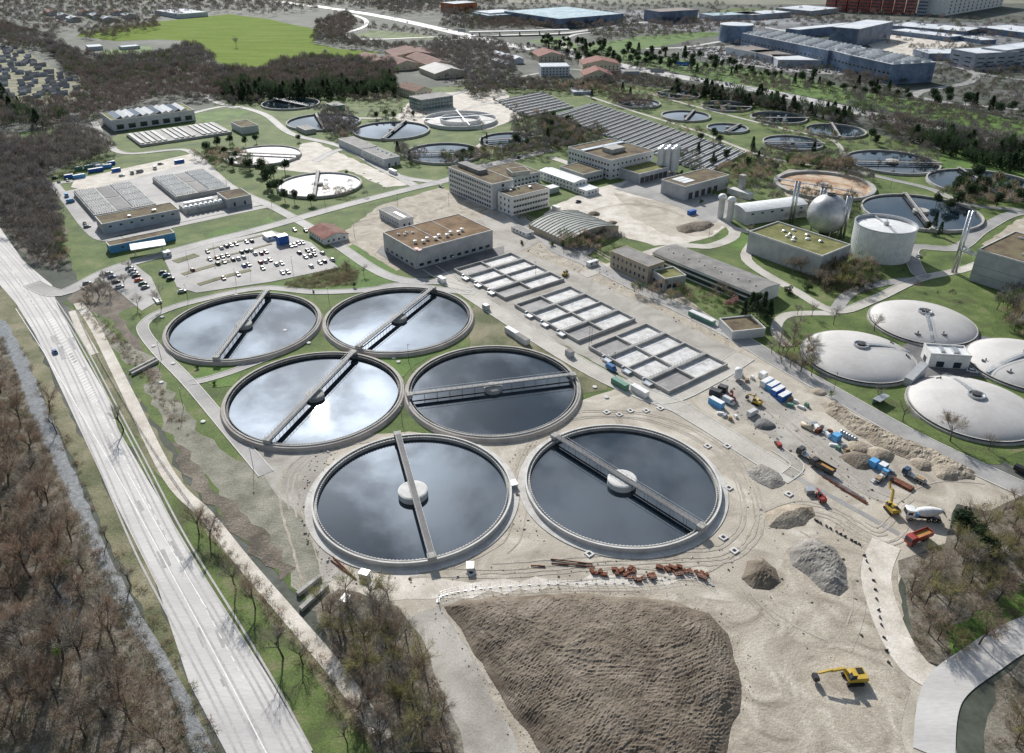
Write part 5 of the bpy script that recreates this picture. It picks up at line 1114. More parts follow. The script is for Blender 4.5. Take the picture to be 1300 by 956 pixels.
# ================================================================== LEFT PLANT
def covers(t,x0,x1,y0,y1,nx,ny,z,m_=WHTP):
    cw=(x1-x0)/nx; ch=(y1-y0)/ny
    a=MB().mat(m_); a.add([(0,0,0),(cw*.86,0,0),(cw*.86,ch*.55,0),(0,ch*.55,0),(0,ch*.27,.9),(cw*.86,ch*.27,.9)],[(0,1,5,4),(3,4,5,2),(0,4,3),(1,2,5)]); me=a.mesh('cover')
    for i in range(nx):
        for j in range(ny): link('cover',me,t,(x0+i*cw,y0+j*ch,z))
o,ang,L_,W_=place((93,243),(119,273),(194,255),3.2)
t=thing('covered_basin','left block of white ridged basin covers with two dark squares','covered basin',(o[0],o[1],0),ang,'ridge covered basins')
addbox(t,'wall',C_conc,0,L_,0,W_,0,3.1); covers(t,.5,L_-.5,.5,W_*.36,4,9,3.1); covers(t,.5,L_-.5,W_*.62,W_-.5,4,9,3.1)
for a_,b_ in ((.02,.48),(.52,.98)): addbox(t,'dark_cover',A_dark,L_*a_,L_*b_,W_*.38,W_*.6,3.101,3.3)
o,ang,L_,W_=place((193,225.5),(220,250),(288,236),3.2)
t=thing('covered_basin','right block of white ridged basin covers, nearer the conifers','covered basin',(o[0],o[1],0),ang,'ridge covered basins')
addbox(t,'wall',C_conc,0,L_,0,W_,0,3.1); covers(t,.5,L_-.5,.5,W_*.40,4,9,3.1); covers(t,.5,L_-.5,W_*.62,W_-.5,4,9,3.1)
for a_,b_ in ((.02,.48),(.52,.98)): addbox(t,'dark_cover',A_dark,L_*a_,L_*b_,W_*.42,W_*.6,3.101,3.3)
t,L_,W_,h=bld('filter_building','long grey building with a brown planted roof, in front of the ridged covers','building',(120.6,275),(130,284.5),(228.5,266),6.5,W_grey,R_sedum,.5,win={'e':(1,6,1.6,1.2,3.6,3)},units=3)
t,L_,W_,h=bld('filter_building','cubic grey building with brown roof at the right end of the long one','building',(275.4,244.6),(287,253.5),(317,247),6.5,W_grey,R_sedum,.5,win={'e':(1,5,1.3,2.6,1.,3)})
o,ang,L_,W_=place((226,257),(233,265),(284,254),4.5)
t=thing('pipe_gallery','row of white humped covers on a low wall between the two brown roofed buildings','pipe gallery',(o[0],o[1],0),ang); addbox(t,'wall',C_conc,0,L_,0,W_,0,3.2)
for i in range(8):
    m=MB().mat(WHTP); m.smooth=True; m.tube((L_*.8-2,W_*(.06+.12*i),3.6),(L_*.8+2.4,W_*(.06+.12*i),3.6),1.3,1.3,12); m.build('cover',t)
addbox(t,'duct',WHTP,L_*.15,L_*.35,W_*.1,W_*.8,3.21,4.8)
t,L_,W_,h=bld('gate_building','narrow bright blue building with a white edged roof by the entrance road','gate building',(134,307),(138,312.5),(222,296),4.6,W_blue,R_sedum,.4,win={'e':(1,9,1.6,1.,2,3)})
x,y=g(190,321,0); t=thing('gate_canopy','flat white canopy over the gate in front of the blue building','canopy',(x,y,0),dirang((179,318),(210.6,313),5))
m=MB().mat(WHTP); m.box(-9,9,-5,5,4.6,5.1); m.build('roof',t)
for sx in (-7,7):
    for sy in (-3.5,3.5): m=MB().mat(STEEL); m.tube((sx,sy,0),(sx,sy,4.6),.15); m.build('post',t)
t,L_,W_,h=bld('gate_lodge','small white gate lodge beside the canopy','gate lodge',(205,318),(208,321),(217,319),3,W_white,R_white,.2,win=(1,2.5,1.2,1,1,2))
t,L_,W_,h=bld('treatment_hall','long white hall with slanted glass roof lights below the left wood','hall',(128,143.5),(142,153),(246,139),9.5,W_lgrey,R_green,.6,win={'e':(1,9,6,4,1.2,3)})
for i in range(11):
    m=MB().mat(R_white if i%3 else GLS); w0=L_*.8; m.add([(0,0,0),(w0,0,0),(w0,6.5,0),(0,6.5,0),(0,5,2.2),(w0,5,2.2)],[(0,1,5,4),(3,4,5,2),(0,4,3),(1,2,5)]); m.build('roof_light',t,(L_*.1,W_*(.06+.078*i),h-.11))
o,ang,L_,W_=place((160,170),(176,184),(290,166),2.2); t=thing('covered_basin','flat basin block with long grey strips in front of the white hall','covered basin',(o[0],o[1],0),ang,'ridge covered basins')
addbox(t,'wall',C_conc,0,L_,0,W_,0,2)
for i in range(16):
    if i in (5,10): continue
    addbox(t,'cover',A_mid if i%2 else C_light,L_*.05,L_*.95,W_*(.01+.061*i),W_*(.01+.061*i)+W_*.038,2.001,2.8)
t,L_,W_,h=bld('filter_building','small brown roofed box building at the end of the flat basin strips','building',(293,155),(306,162),(327,159),6,W_lgrey,R_sedum,.5)
# long aeration channels
def channels(A,B_,C_,n,grp,lab):
    a=g(*A,1.5); b=g(*B_,1.5); c=g(*C_,1.5); d=(b[0]-a[0],b[1]-a[1]); w_=(c[0]-a[0],c[1]-a[1]); ln=math.hypot(*w_); ang=math.atan2(w_[1],w_[0])
    st=math.hypot(*d)/n; sk=(d[0]*math.cos(ang)+d[1]*math.sin(ang))/n; pp=(-d[0]*math.sin(ang)+d[1]*math.cos(ang))/n
    m1=MB().mat(C_light); hw=abs(pp)*.5
    m1.box(0,ln,-hw*.45,hw*.4,0,1.9); me1=m1.mesh('channel_wall'); m2=MB().mat(WATER); m2.box(.5,ln-.5,hw*.45,hw*1.5,.1,.9); me2=m2.mesh('water'); m3=MB().mat(C_dark); m3.box(0,ln,-hw*.0-.25,.25,1.91,2.3); me3=m3.mesh('rail')
    for i in range(n):
        t=thing('aeration_channel',lab,'basin',(a[0]+d[0]*i/n,a[1]+d[1]*i/n,0),ang,grp); link('channel_wall',me1,t); link('water',me2,t); link('rail',me3,t)
channels((705,147),(905,222),(757,131),27,'long parallel aeration channels','long narrow concrete channel in the big comb of parallel channels')
channels((634,128),(672,150),(690,117),8,'short parallel channels','narrow concrete channel in the small comb block by the blossoming trees')
# ================================================================== HEAPS
def heap(name,label,px,h,slope,m_,seed,rough=.5,res=.9,world=False,cat='heap',freq=.35,ridge=0,gouge=0):
    P=[g(*p) for p in px]; rs=np.random.RandomState(seed)
    P=jitter(P,.5,3,random.Random(seed)); A=np.array(P); x0,y0=A.min(0)-1; x1,y1=A.max(0)+1
    xs=np.arange(x0,x1,res); ys=np.arange(y0,y1,res); X,Y=np.meshgrid(xs,ys); D=np.full(X.shape,1e9); IN=np.zeros(X.shape,bool)
    n=len(P)
    for i in range(n):
        ax,ay=P[i]; bx,by=P[(i+1)%n]; dx,dy=bx-ax,by-ay; tt=np.clip(((X-ax)*dx+(Y-ay)*dy)/(dx*dx+dy*dy+1e-9),0,1); D=np.minimum(D,np.hypot(X-ax-tt*dx,Y-ay-tt*dy))
        cnd=((ay>Y)!=(by>Y)); xi=(bx-ax)*(Y-ay)/((by-ay) if abs(by-ay)>1e-9 else 1e-9)+ax; IN^=cnd&(X<xi)
    D=np.where(IN,D,-D)
    nz=np.zeros(X.shape)
    for k in range(5):
        f=freq*1.9**k; a=rs.uniform(0,6.28,6)
        q=np.zeros(X.shape)
        for j in range(4):
            th=rs.uniform(0,6.28); q+=np.sin((X*math.cos(th)+Y*math.sin(th))*f*rs.uniform(.7,1.3)+a[j]+1.5*np.sin((X*math.sin(th)-Y*math.cos(th))*f*.6+a[5]))
        nz+=q/4/1.5**k
    if ridge: nz+=ridge*np.abs(np.sin((X*.25+Y*1.0)*.9+nz*1.2))
    if gouge:
        th=.9*np.sin(X*.045+1.)+.9*np.sin(Y*.05+X*.02); U=X*np.cos(th)+Y*np.sin(th); wv=1.2*np.sin(X*.31+Y*.17)+.9*np.sin(Y*.43-X*.23+2)
        for fq,am in ((1.5,1.),(2.7,.6),(.8,.8)): nz+=gouge*am*(1-2*np.abs(np.sin(U*fq+wv*1.3+am*5)))*(.5+.5*np.sin(X*.19*fq+Y*.27*fq+wv))
    nz+=rs.normal(0,.18,X.shape)
    Z=np.where(D>0,np.minimum(D*slope,h*(1-np.exp(-np.maximum(D,0)*slope/h*1.3))*1.05)+nz*rough*np.clip(D/2.5,0,1),-.3+D*.3)
    Z=np.maximum(Z,-.4); ny,nx=X.shape; idx=np.arange(nx*ny).reshape(ny,nx); keep=(D[:-1,:-1]>-1.5)&(D[1:,1:]>-1.5)
    f=np.stack([idx[:-1,:-1],idx[:-1,1:],idx[1:,1:],idx[1:,:-1]],-1)[keep]
    cx,cy=A.mean(0); u,inv=np.unique(f,return_inverse=True); V=np.stack([X.ravel()[u]-cx,Y.ravel()[u]-cy,Z.ravel()[u]],1)
    me=bpy.data.meshes.new(name); me.from_pydata(V.tolist(),[],inv.reshape(-1,4).tolist()); me.materials.append(m_); me.update()
    o=link(name,me,None,(cx,cy,.05)); tag(o,label,cat); return o
heap('soil_mound','huge flat topped mound of dug soil in the foreground',[(562,770),(585,762),(640,757),(720,753),(800,757),(860,764),(900,778),(925,805),(938,850),(942,890),(925,950),(910,1010),(720,1010),(680,950),(655,915),(625,867),(590,810)],4.0,.55,SOIL,1,.34,.42,freq=.3,ridge=.0,gouge=.3)
rs_=np.random.RandomState(9); MP=[g(*p) for p in [(545,765),(560,752),(720,745),(870,755),(925,775),(955,850),(950,900),(900,950),(700,985),(640,930),(600,860),(555,800)]]
cl_=[]
for (x,y) in scatter([(545,765),(560,752),(720,745),(870,755),(925,775),(960,850),(955,900),(900,960),(700,985),(640,930),(600,860),(555,800)],1.25,91):
    sz=abs(rs_.normal(0,.13))+.05; n8=14; dv=rs_.normal(size=(n8,3)); dv/=np.linalg.norm(dv,axis=1)[:,None]
    px_,py_=pj(x,y,0)
    if inpoly(px_,py_,[(566,774),(640,762),(800,762),(895,785),(932,850),(935,890),(915,960),(740,1000),(685,955),(630,870)]): continue
    ins=inpoly(px_,py_,[(566,774),(640,762),(800,762),(895,785),(930,850),(930,880),(900,920),(740,955),(685,940),(630,860)])
    z0=4.25 if ins else .05
    P8=dv*sz; out_=np.stack([P8,np.roll(P8,1,0),np.roll(P8,2,0)],1).reshape(-1,3)+np.array([x,y,z0 if not ins else z0+rs_.uniform(-.25,.0)]); cl_.append(out_)
o=link('soil_clods',trimesh(np.concatenate(cl_),SOIL,'soil_clods')); tag(o,'loose clods scattered over and around the big soil mound',None,None,'stuff')
heap('sand_heap','smooth light sand heap next to the red telehandler',[(970,655),(985,645),(1010,640),(1032,643),(1036,655),(1022,668),(1000,673),(975,670)],3.2,.6,SAND,2,.12,.5)
heap('gravel_heap','long grey ribbed gravel heap right of the dark small heap',[(1000,700),(1012,684),(1035,683),(1060,695),(1075,720),(1078,748),(1066,758),(1045,752),(1025,732),(1004,718)],4.2,.6,GRVL,3,.3,.5,ridge=.8)
heap('soil_heap','small steep dark soil heap left of the grey gravel heap',[(940,735),(948,712),(968,708),(985,722),(992,740),(978,750),(955,748)],3.6,.7,SOIL,4,.35,.5)
heap('soil_heap','grey rubble heap inside the unfinished road loop',[(945,598),(965,588),(990,600),(998,615),(980,622),(958,612)],1.5,.4,GRVL,5,.3,.6)
heap('soil_heap','brown soil heap on the gravel yard near the blue container','' or [(858,288),(875,283),(900,280),(908,286),(895,293),(870,297),(860,294)],2.2,.5,SOIL,6,.3,.8)
heap('gravel_ridge','low sandy ridge running beside the road below the domes',[(1040,512),(1060,508),(1090,530),(1140,553),(1190,572),(1240,600),(1238,610),(1215,610),(1175,592),(1120,572),(1075,545),(1048,525)],2.,.5,SAND,7,.4,.6,freq=.6,ridge=.5)
for i,(px,py,r,h,m_,lb) in enumerate(((1090,585,5.5,2.6,SOIL,'dark brown heap beside the bright blue boxes'),(1116,578,5.,2.4,SAND,'grey heap behind the bright blue boxes'),(1092,568,4.5,1.6,SAND,'low pale heap near the white debris'),(970,539,4.2,1.6,DSTEEL,'black gravel heap in the middle of the parking yard'),(1040,498,3.2,1.3,SAND,'small heap at the start of the sandy ridge'),(755,272,4,2,SOIL,'dark heap right of the arched shed'),(778,283,3,1.3,SOIL,'small dark heap behind the arched shed'),(1170,590,4,2,SAND,'rounded heap in the middle of the sandy ridge'),(1200,600,5,2.5,SAND,'rounded heap near the end of the sandy ridge'))):
    x,y=g(px,py); pp=[pj(x+r*math.cos(a)*(1+.15*math.sin(3*a+i)),y+r*math.sin(a),0) for a in np.linspace(0,6.28,13)[:-1]]
    heap('soil_heap',lb,pp,h,.7,m_ if m_ is not DSTEEL else A_dark,20+i,.2,.5)
# rubble scattered over the building site
RB=[]
rs_=np.random.RandomState(44)
for k in range(6):
    dv=rs_.normal(size=(10,3)); dv/=np.linalg.norm(dv,axis=1)[:,None]; dv[:,2]=np.abs(dv[:,2]); P8=dv*.28; RB.append(np.stack([P8,np.roll(P8,1,0),np.roll(P8,3,0)],1).reshape(-1,3))
RP=[]
for k_,(px,sp) in enumerate([([(385,600),(402,575),(440,560),(400,620),(405,680),(440,720),(420,735),(390,690),(378,640)],1.5),([(640,590),(668,560),(700,535),(735,520),(700,540),(668,580),(655,640),(700,690),(660,690),(640,660)],2.),([(430,735),(600,720),(720,715),(880,705),(925,690),(935,720),(900,745),(700,742),(560,752),(450,760)],3.),([(900,475),(960,480),(1040,545),(1130,610),(1150,640),(1090,640),(1010,590),(940,540)],2.6),([(640,262),(720,305),(800,345),(870,385),(940,435),(920,440),(840,400),(740,350),(650,310)],3.),([(940,600),(1010,600),(1080,640),(1090,760),(1140,850),(1100,900),(960,780),(950,700)],5.)]):
    RP+=[(x,y,abs(R.gauss(0,.8))+.35) for x,y in scatter(px,sp,3000+k_)]
mass('rubble',RP[::3],RB,C_light,1,'pale rubble strewn over the building site'); mass('rubble',RP[1::3],RB,SAND,1,'sandy rubble strewn over the building site'); mass('rubble',RP[2::3],RB,G_brown,1,'dark rubble strewn over the building site')
# ================================================================== CARS
CARC={'w':('white',(.6,.6,.6)),'k':('black',(.025,.025,.03)),'g':('grey',(.28,.29,.30)),'s':('silver',(.5,.51,.52)),'r':('dark red',(.22,.03,.03)),'b':('blue',(.06,.16,.36)),'o':('orange red',(.65,.13,.03)),'n':('green',(.05,.14,.09)),'l':('light blue',(.15,.38,.62))}
CARP=lambda k:mat('car_paint_'+CARC[k][0].replace(' ','_'),[CARC[k][1],CARC[k][1]],rough=.35,spec=.35,fine=.0)
CM={}
def loft(mb,secs):     # secs: (x, halfwidth, z0, z1, half width on top)
    vs=[]; 
    for x,w,z0,z1,wt in secs: vs+=[(x,-w,z0),(x,w,z0),(x,w,z0+(z1-z0)*.55),(x,wt,z1),(x,-wt,z1),(x,-w,z0+(z1-z0)*.55)]
    n=len(secs); fs=[]
    for i in range(n-1):
        for j in range(6): fs.append((6*i+j,6*i+(j+1)%6,6*i+6+(j+1)%6,6*i+6+j))
    fs+=[tuple(range(6)),tuple(range(6*n-1,6*n-7,-1))]; fs=[f[::-1] for f in fs]
    return mb.add(vs,fs)
def wheelmesh(r=.32,w=.22):
    k=('w',r,w)
    if k not in CM:
        m=MB().mat(BLACK); m.tube((0,-w/2,0),(0,w/2,0),r,r,14); m.mat(STEEL); m.tube((0,-w/2-.01,0),(0,w/2+.01,0),r*.55,r*.55,10); CM[k]=m.mesh('wheel')
    return CM[k]
def carmesh(k,van=False):
    key=(k,van)
    if key in CM: return CM[key]
    m=MB().mat(CARP(k)); g_=MB().mat(GLS)
    if van:
        loft(m,[(-2.6,.95,.35,2.25,.85),(1.3,.98,.35,2.3,.85),(1.75,.97,.35,1.75,.8),(2.5,.9,.35,1.05,.8)])
        loft(g_,[(1.32,.99,1.25,2.22,.87),(1.76,.98,1.3,1.77,.82),(1.95,.93,1.3,1.55,.8)])
    else:
        loft(m,[(-2.15,.8,.3,.85,.7),(-1.95,.88,.25,.95,.78),(-.9,.9,.22,.95,.8),(.9,.9,.22,.92,.8),(1.9,.86,.25,.8,.72),(2.15,.75,.32,.68,.62)])
        loft(m,[(-1.25,.66,.9,1.46,.56),(.2,.68,.9,1.48,.58),(.45,.66,.9,1.42,.56)])
        loft(g_,[(-1.85,.76,.88,1.0,.7),(-1.28,.77,.88,1.4,.57),(.48,.77,.88,1.38,.57),(1.05,.76,.86,.95,.66)])
    CM[key]=(m.mesh('body'),g_.mesh('window')); return CM[key]
def car(px,py,k,label,rz,group=None,van=False,parts=True,nm='car',loc=None):
    x,y=loc or g(px,py); t=thing(nm,label,'van' if van else 'car',(x,y,.3 if not parts else .19),rz,group)
    b,w_=carmesh(k,van); link('body',b,t); link('window',w_,t)
    if parts:
        for sx in (-1.35,1.35):
            for sy in (-.8,.8): link('wheel',wheelmesh(),t,(sx,sy,.32))
    return t
def ordn(i): return ['first','second','third','fourth','fifth','sixth','seventh','eighth','ninth','tenth','eleventh','twelfth','thirteenth','fourteenth','fifteenth'][i]
LOT=[('the back row along the entrance road',[(345,275,'k'),(440,250,'w'),(475,238,'k'),(507,230,'w'),(543,222,'k'),(613,208,'w'),(648,202,'k')]),
('the second row of the car park',[(362,328,'w'),(412,318,'r'),(447,308,'g'),(483,300,'k'),(580,278,'k'),(613,270,'k'),(645,265,'w'),(672,290,'w'),(714,287,'r'),(747,277,'k')]),
('the third row of the car park',[(242,400,'r'),(415,358,'k'),(460,345,'g'),(520,330,'k'),(556,324,'w'),(593,314,'s'),(595,372,'b'),(628,365,'g')]),
('the front rows of the car park',[(455,458,'r'),(555,432,'w'),(708,348,'r'),(742,342,'w'),(775,332,'k'),(818,362,'w'),(855,356,'w'),(725,390,'g'),(860,420,'w'),(898,415,'g')]),
('the rows below the red roofed hut',[(918,236,'w'),(945,230,'w'),(970,217,'g'),(998,213,'w'),(975,283,'k'),(1018,312,'w'),(1032,268,'k'),(1050,303,'g'),(1070,262,'w'),(1080,295,'k'),(1135,285,'g'),(1057,375,'w'),(1118,352,'w'),(1148,342,'k'),(1202,330,'w')])]
for row,lst in LOT:
    for i,(cx,cy,k) in enumerate(sorted(lst)): car(200+cx/5.417,270+cy/5.417,k,'%s car, %s from the left in %s'%(CARC[k][0],ordn(i),row),AU+R.uniform(-.05,.05)+(math.pi if R.random()<.5 else 0),'cars in the staff car park')
for i,(cx,cy,k) in enumerate(((38,418,'k'),(62,436,'b'),(90,462,'k'))): car(200+cx/5.417,270+cy/5.417,k,'%s car, %s of three by the hedge left of the car park'%(CARC[k][0],['farthest','middle','nearest'][i]),AU+math.pi/2,'cars by the hedge')
car(231.5,371,'w','white estate car parked alone near the white tubes',AU+math.pi/2-.2,None)
car(374,293,'w','white car beside the red roofed hut',AU); car(388,294,'k','dark car at the back of the red roofed hut',AU)
for i,(cx,cy,k) in enumerate(((510,185,'s'),(535,215,'b'),(570,255,'k'),(600,295,'w'),(680,140,'g'),(700,160,'g'),(720,185,'s'),(735,205,'k'),(755,240,'o'),(790,270,'n'),(810,300,'g'),(330,265,'g'))): car(60+cx/6.5,320+cy/6.5,k,'%s car, %s from the left in the small lot by the main road'%(CARC[k][0],ordn(i)),AU+math.pi/2+R.uniform(-.05,.05),'cars in the small lot')
car(70,448,'b','dark blue car driving alone on the main road',dirang((70,448),(50,420),0)); car(1166,326,'w','white car on the path right of the gas tank',dirang((1166,326),(1180,318),0)); car(1234,473,'w','white car parked behind the pump house',AU+.4)
car(955,527,'w','white van parked in the middle of the builders yard',AU+math.pi/2,None,True,nm='van'); car(925,512,'w','white pickup van beside the blue container',AU,None,True,nm='van'); car(776,470,'b','dark blue and white van on the lane beside the basins',AU,None,True,nm='van'); car(1297,601,'k','dark van cut by the right edge of the photo',AU,None,True,nm='van')
car(560,238,'g','grey car in front of the tall laboratory block',AU); car(690,128,'k','dark car near the short channels',AU); car(658,201,'k','dark car on the lane behind the laboratories',AU+1.5); car(734,257,'k','dark car on the lawn edge by the white annex',AU+1.4); car(655,198.5,'s','silver car on the lane behind the laboratories',AU+1.5)
for i,(px,py,k,v) in enumerate(((85,250,'l',1),(90,257,'l',1),(108,285,'k',0),(111,289,'g',0),(75,232,'k',0),(70,227,'k',0),(86,230,'s',0),(155,224,'w',0),(168,221,'g',1),(178,219,'g',1),(197,215,'w',1),(204,209,'g',0))): car(px,py,k,'%s %s, %s along the left yard'%(CARC[k][0],'van' if v else 'car',ordn(i)),AU+(1.57 if i%2 else 0),'vehicles in the left yard',bool(v),nm='van' if v else 'car')
hw=smooth([g(*p) for p in [(355,2),(430,12),(500,24),(580,42),(650,58),(735,72),(830,92),(900,104),(980,118),(1080,140),(1195,166),(1300,190)]],8)
for i in range(34):
    j=R.randrange(6,len(hw)-2); a=hw[j]; b=hw[j+1]; q=R.random(); an=math.atan2(b[1]-a[1],b[0]-a[0]); o=R.choice((-8,-4.5,4.5,8)); k=R.choice('wkgsbkw')
    car(0,0,k,'%s car driving on the motorway beyond the plant'%CARC[k][0],an,'%s cars on the motorway'%CARC[k][0],R.random()<.25,False,loc=(a[0]+(b[0]-a[0])*q-math.sin(an)*o,a[1]+(b[1]-a[1])*q+math.cos(an)*o))
PK_=[g(*p) for p in [(862,63),(925,60),(1000,76),(1132,89),(1126,97),(1000,91),(905,75)]]
n_=0; REST_=[]
u=dirang((900,68),(1100,92),0)
for rrw in range(60):
    for cc_ in range(90):
        bx,by=PK_[0]; x=bx+math.cos(u)*cc_*4.2-math.sin(u)*(rrw*9-200); y=by+math.sin(u)*cc_*4.2+math.cos(u)*(rrw*9-200)
        if inpoly(x,y,PK_) and R.random()<.5:
            n_+=1
            if n_%3: REST_.append((x,y,1.)); continue
            k=R.choice('wwwwsskg'); car(0,0,k,'%s car in the crowded car park by the office complex'%CARC[k][0],u+math.pi/2,'%s cars in the distant car park'%CARC[k][0],False,False,loc=(x,y))
cb_=np.array([(-2.1,-.9,.3),(2.1,-.9,.3),(2.1,.9,.3),(-2.1,.9,.3),(-2.1,-.85,.95),(2.1,-.85,.85),(2.1,.85,.85),(-2.1,.85,.95),(-1.4,-.6,1.5),(.5,-.6,1.5),(.5,.6,1.5),(-1.4,.6,1.5),(1.1,-.75,.9),(1.1,.75,.9)])
tr_=[(0,1,5),(0,5,4),(3,7,6),(3,6,2),(1,2,6),(1,6,5),(0,4,7),(0,7,3),(4,5,6),(4,6,7),(8,9,10),(8,10,11),(4,12,9),(4,9,8),(7,11,10),(7,10,13),(12,13,10),(12,10,9),(4,8,11),(4,11,7)]
cs_,sn_=math.cos(u+math.pi/2),math.sin(u+math.pi/2); vv=cb_[np.array(tr_).ravel()]; vv=np.stack([vv[:,0]*cs_-vv[:,1]*sn_,vv[:,0]*sn_+vv[:,1]*cs_,vv[:,2]+.3],1)
for mi,k in enumerate('wks'):
    P_=REST_[mi::3]; o=link('parked_cars',trimesh(np.concatenate([vv+np.array([x,y,0]) for x,y,_ in P_]),CARP(k),'parked_cars')); tag(o,'rows of tiny %s cars filling the distant car park'%CARC[k][0],None,None,'stuff')
print('far cars',n_)
# ================================================================== CONTAINERS AND SITE THINGS
def cont(px,py,m_,lab,rz=None,L_=6.06,roofm=WHTP,z=0,group=None,win=False,nm='container'):
    x,y=g(px,py); return container(x,y,.1+z,AU if rz is None else rz,L_,2.44,2.6,m_,lab,group,roofm,win,nm)
cont(909,515,LBLU,'blue container lying along the road at the left of the builders yard')
cont(908,502,DSTEEL,'black open container behind the long blue one',AU+.3,4.5,None); cont(917,497,DSTEEL,'small dark skip nearest the white tank',AU+.3,3.5,None)
for i,(px,py,m_,lb) in enumerate(((973,489,WHTP,'white container with rusty edges, farthest of the four in a row'),(981,494,LBLU,'white-blue container, second of the four in a row'),(987,500,BLUP,'blue container, third of the four in a row'),(995,507,BLUP,'deep blue container, nearest of the four in a row'))): cont(px,py,m_,lb,AU+math.pi/2,6.06,WHTP)
cont(968,480,WHTP,'small pinkish white cabin above the row of containers',AU+math.pi/2,3,WHTP)
cont(878,272,BLUP,'dark blue container standing on the pale gravel yard',AU+math.pi/2,6,None)
cont(1061,559,LBLU,'bright blue box beside the grey upright drums',AU+math.pi/2,3,LBLU); cont(1108,592,LBLU,'bright blue box, left of two at the foot of the dark heap',AU+math.pi/2,3,LBLU); cont(1120,597,LBLU,'bright blue box with a white top, right of two at the dark heap',AU+math.pi/2,2.8,WHTP)
cont(812,500,WHTP,'long pale grey container at the end of the lane by the basins',AU,8,WHTP); cont(787,491,GRNP,'green container with white frames beside the lane',AU,8,None)
cont(650,425,W_lgrey,'tall grey equipment housing on the lane corner by the round tank',AU,8,R_white); cont(663,434,W_lgrey,'lower grey equipment housing next to the round tank',AU,8,R_grey)
cont(723,452,W_grey,'small grey housing at the edge of the lane',AU,3.5,R_grey); cont(617,393,W_grey,'small dark housing on the lawn between two round tanks',AU,3,WHTP); cont(561,358,WHTP,'white trailer at the corner of the lane',AU,5,WHTP); cont(499,220,WHTP,'long white container by the lawn below the two-part building',AU,9,WHTP)
cont(752,337,WHTP,'white site caravan below the arched shed',AU+1.57,7,WHTP,0,None,True); cont(706,267,WHTP,'white box trailer beside the banded block',AU,6,WHTP)
cont(200,382,WHTP,'bundle of white tubes lying by the small lot',AU,8,WHTP,-1.6,None,False,'tube_bundle')
for i,(px,py,m_,ln) in enumerate(((88,226,BLUP,6),(101,226,LBLU,8),(122,218,BLUP,10),(148,218,BLUP,6),(137,213,LBLU,6),(128,213,WHTP,6),(121,211,WHTP,5),(142,209,BLUP,5),(228,207,BLUP,7),(113,214,GRNP,6),(100,216,GRNP,5))): cont(px,py,m_,'%s container, %s in the row below the wood'%({'blue_paint':'dark blue','light_blue_paint':'light blue','white_paint':'white','green_paint':'green'}[m_.name],ordn(i)),AU+1.57,ln,WHTP,group='containers below the wood')
def single(name,label,cat,mb,px,py,rz=0,z=.12,group=None):
    x,y=g(px,py); o=mb.build(name,None,(x,y,z),rz); tag(o,label,cat,group); return o
m=MB().mat(WHTP); m.smooth=True; m.lathe([(1.5,.9),(1.6,1.2),(1.6,4.6),(1.2,5.2),(.01,5.4)],20); m.lathe([(.3,0),(1.5,.9)],12); single('cement_silo','white upright silo tank at the top of the builders yard','silo',m,936,482)
m=MB().mat(plain('cream_paint',(.6,.52,.38))); m.smooth=True; m.tube((-2.4,0,.9),(2.4,0,.9),.85,.85,18); single('fuel_tank','cream horizontal tank beside the dark machinery','tank',m,1024,544,AU)
for i in range(6):
    m=MB().mat(STEEL); m.smooth=True; m.lathe([(.65,0),(.65,1.9),(.01,1.95)],14); single('steel_drum','upright grey drum in the row behind the bright blue box','drum',m,1068+i*3.4,552+i*1.9,0,.12,'upright grey drums')
for i in range(9):
    m=MB().mat([STEEL,WHTP,RUST,DSTEEL][i%4]); w_=R.uniform(.8,1.8); m.box(-w_,w_,-.7,.7,0,R.uniform(.5,1.2)); m.box(-w_*.8,w_*.6,-.5,.5,1.21,1.5); single('pallet_load','low stack of building parts among the dark machinery','pallet',m,1033+i*3.3,540+i*1.7+(i%3)*2.5,R.uniform(0,3),.12,'stacks of building parts')
for i,(px,py) in enumerate(((1058,566),(1064,571),(1070,568),(1075,574),(1110,612),(1117,608),(1124,603),(1131,600),(1002,508),(1010,511),(1017,518),(1024,516),(920,529),(927,533),(934,530),(915,526),(1003,516),(941,478),(948,484),(955,481))):
    m=MB().mat([WHTP,GRNP,STEEL,WOOD,WHTP][i%5]); w_=R.uniform(.7,1.6); m.box(-w_,w_,-.6,.6,0,.6); m.box(-w_*.7,w_*.8,-.4,.55,.61,R.uniform(.8,1.5)); single('material_stack','pale pile of building material in the builders yard','material pile',m,px,py,R.uniform(0,3),.12,'piles of building material')
for i in range(10):
    m=MB().mat(RUST if i%2 else STEEL); 
    for k in range(4): m.tube((-3.4+R.uniform(-.3,.3),-.5+.3*k,.2+.1*(k%2)),(3.4,-.5+.3*k,.2+.1*(k%2)),.13)
    single('pipe_bundle','bundle of steel pipes beside the unfinished road loop','pipes',m,1052+i*4.1,607+i*2.7+(i%2)*1.5,AU+R.uniform(-.1,.1),.12,'bundles of steel pipes')
for i,(x_,y_) in enumerate([(752,727),(756,729),(762,728),(767,731),(780,724),(784,728),(789,726),(793,731),(797,728),(800,723),(804,725),(799,735),(806,736),(811,738),(817,735),(826,734),(830,732),(837,722),(847,724),(852,722),(857,724),(862,721),(858,729),(864,730),(870,727),(876,727),(884,727),(889,731),(893,735),(896,731)]):
    m=MB().mat(RUST); a_=R.uniform(.55,1.2); m.box(-a_,a_,-.55,.55,.12,R.uniform(.5,1.)); m.mat(WOOD); m.box(-a_*.7,-a_*.5,-.6,.6,0,.119); m.box(a_*.5,a_*.7,-.6,.6,0,.119); single('formwork_stack','rust red stack of formwork clamps between the far tank rim and the soil mound','formwork',m,x_,y_,R.uniform(0,3),.12,'rust red formwork stacks')
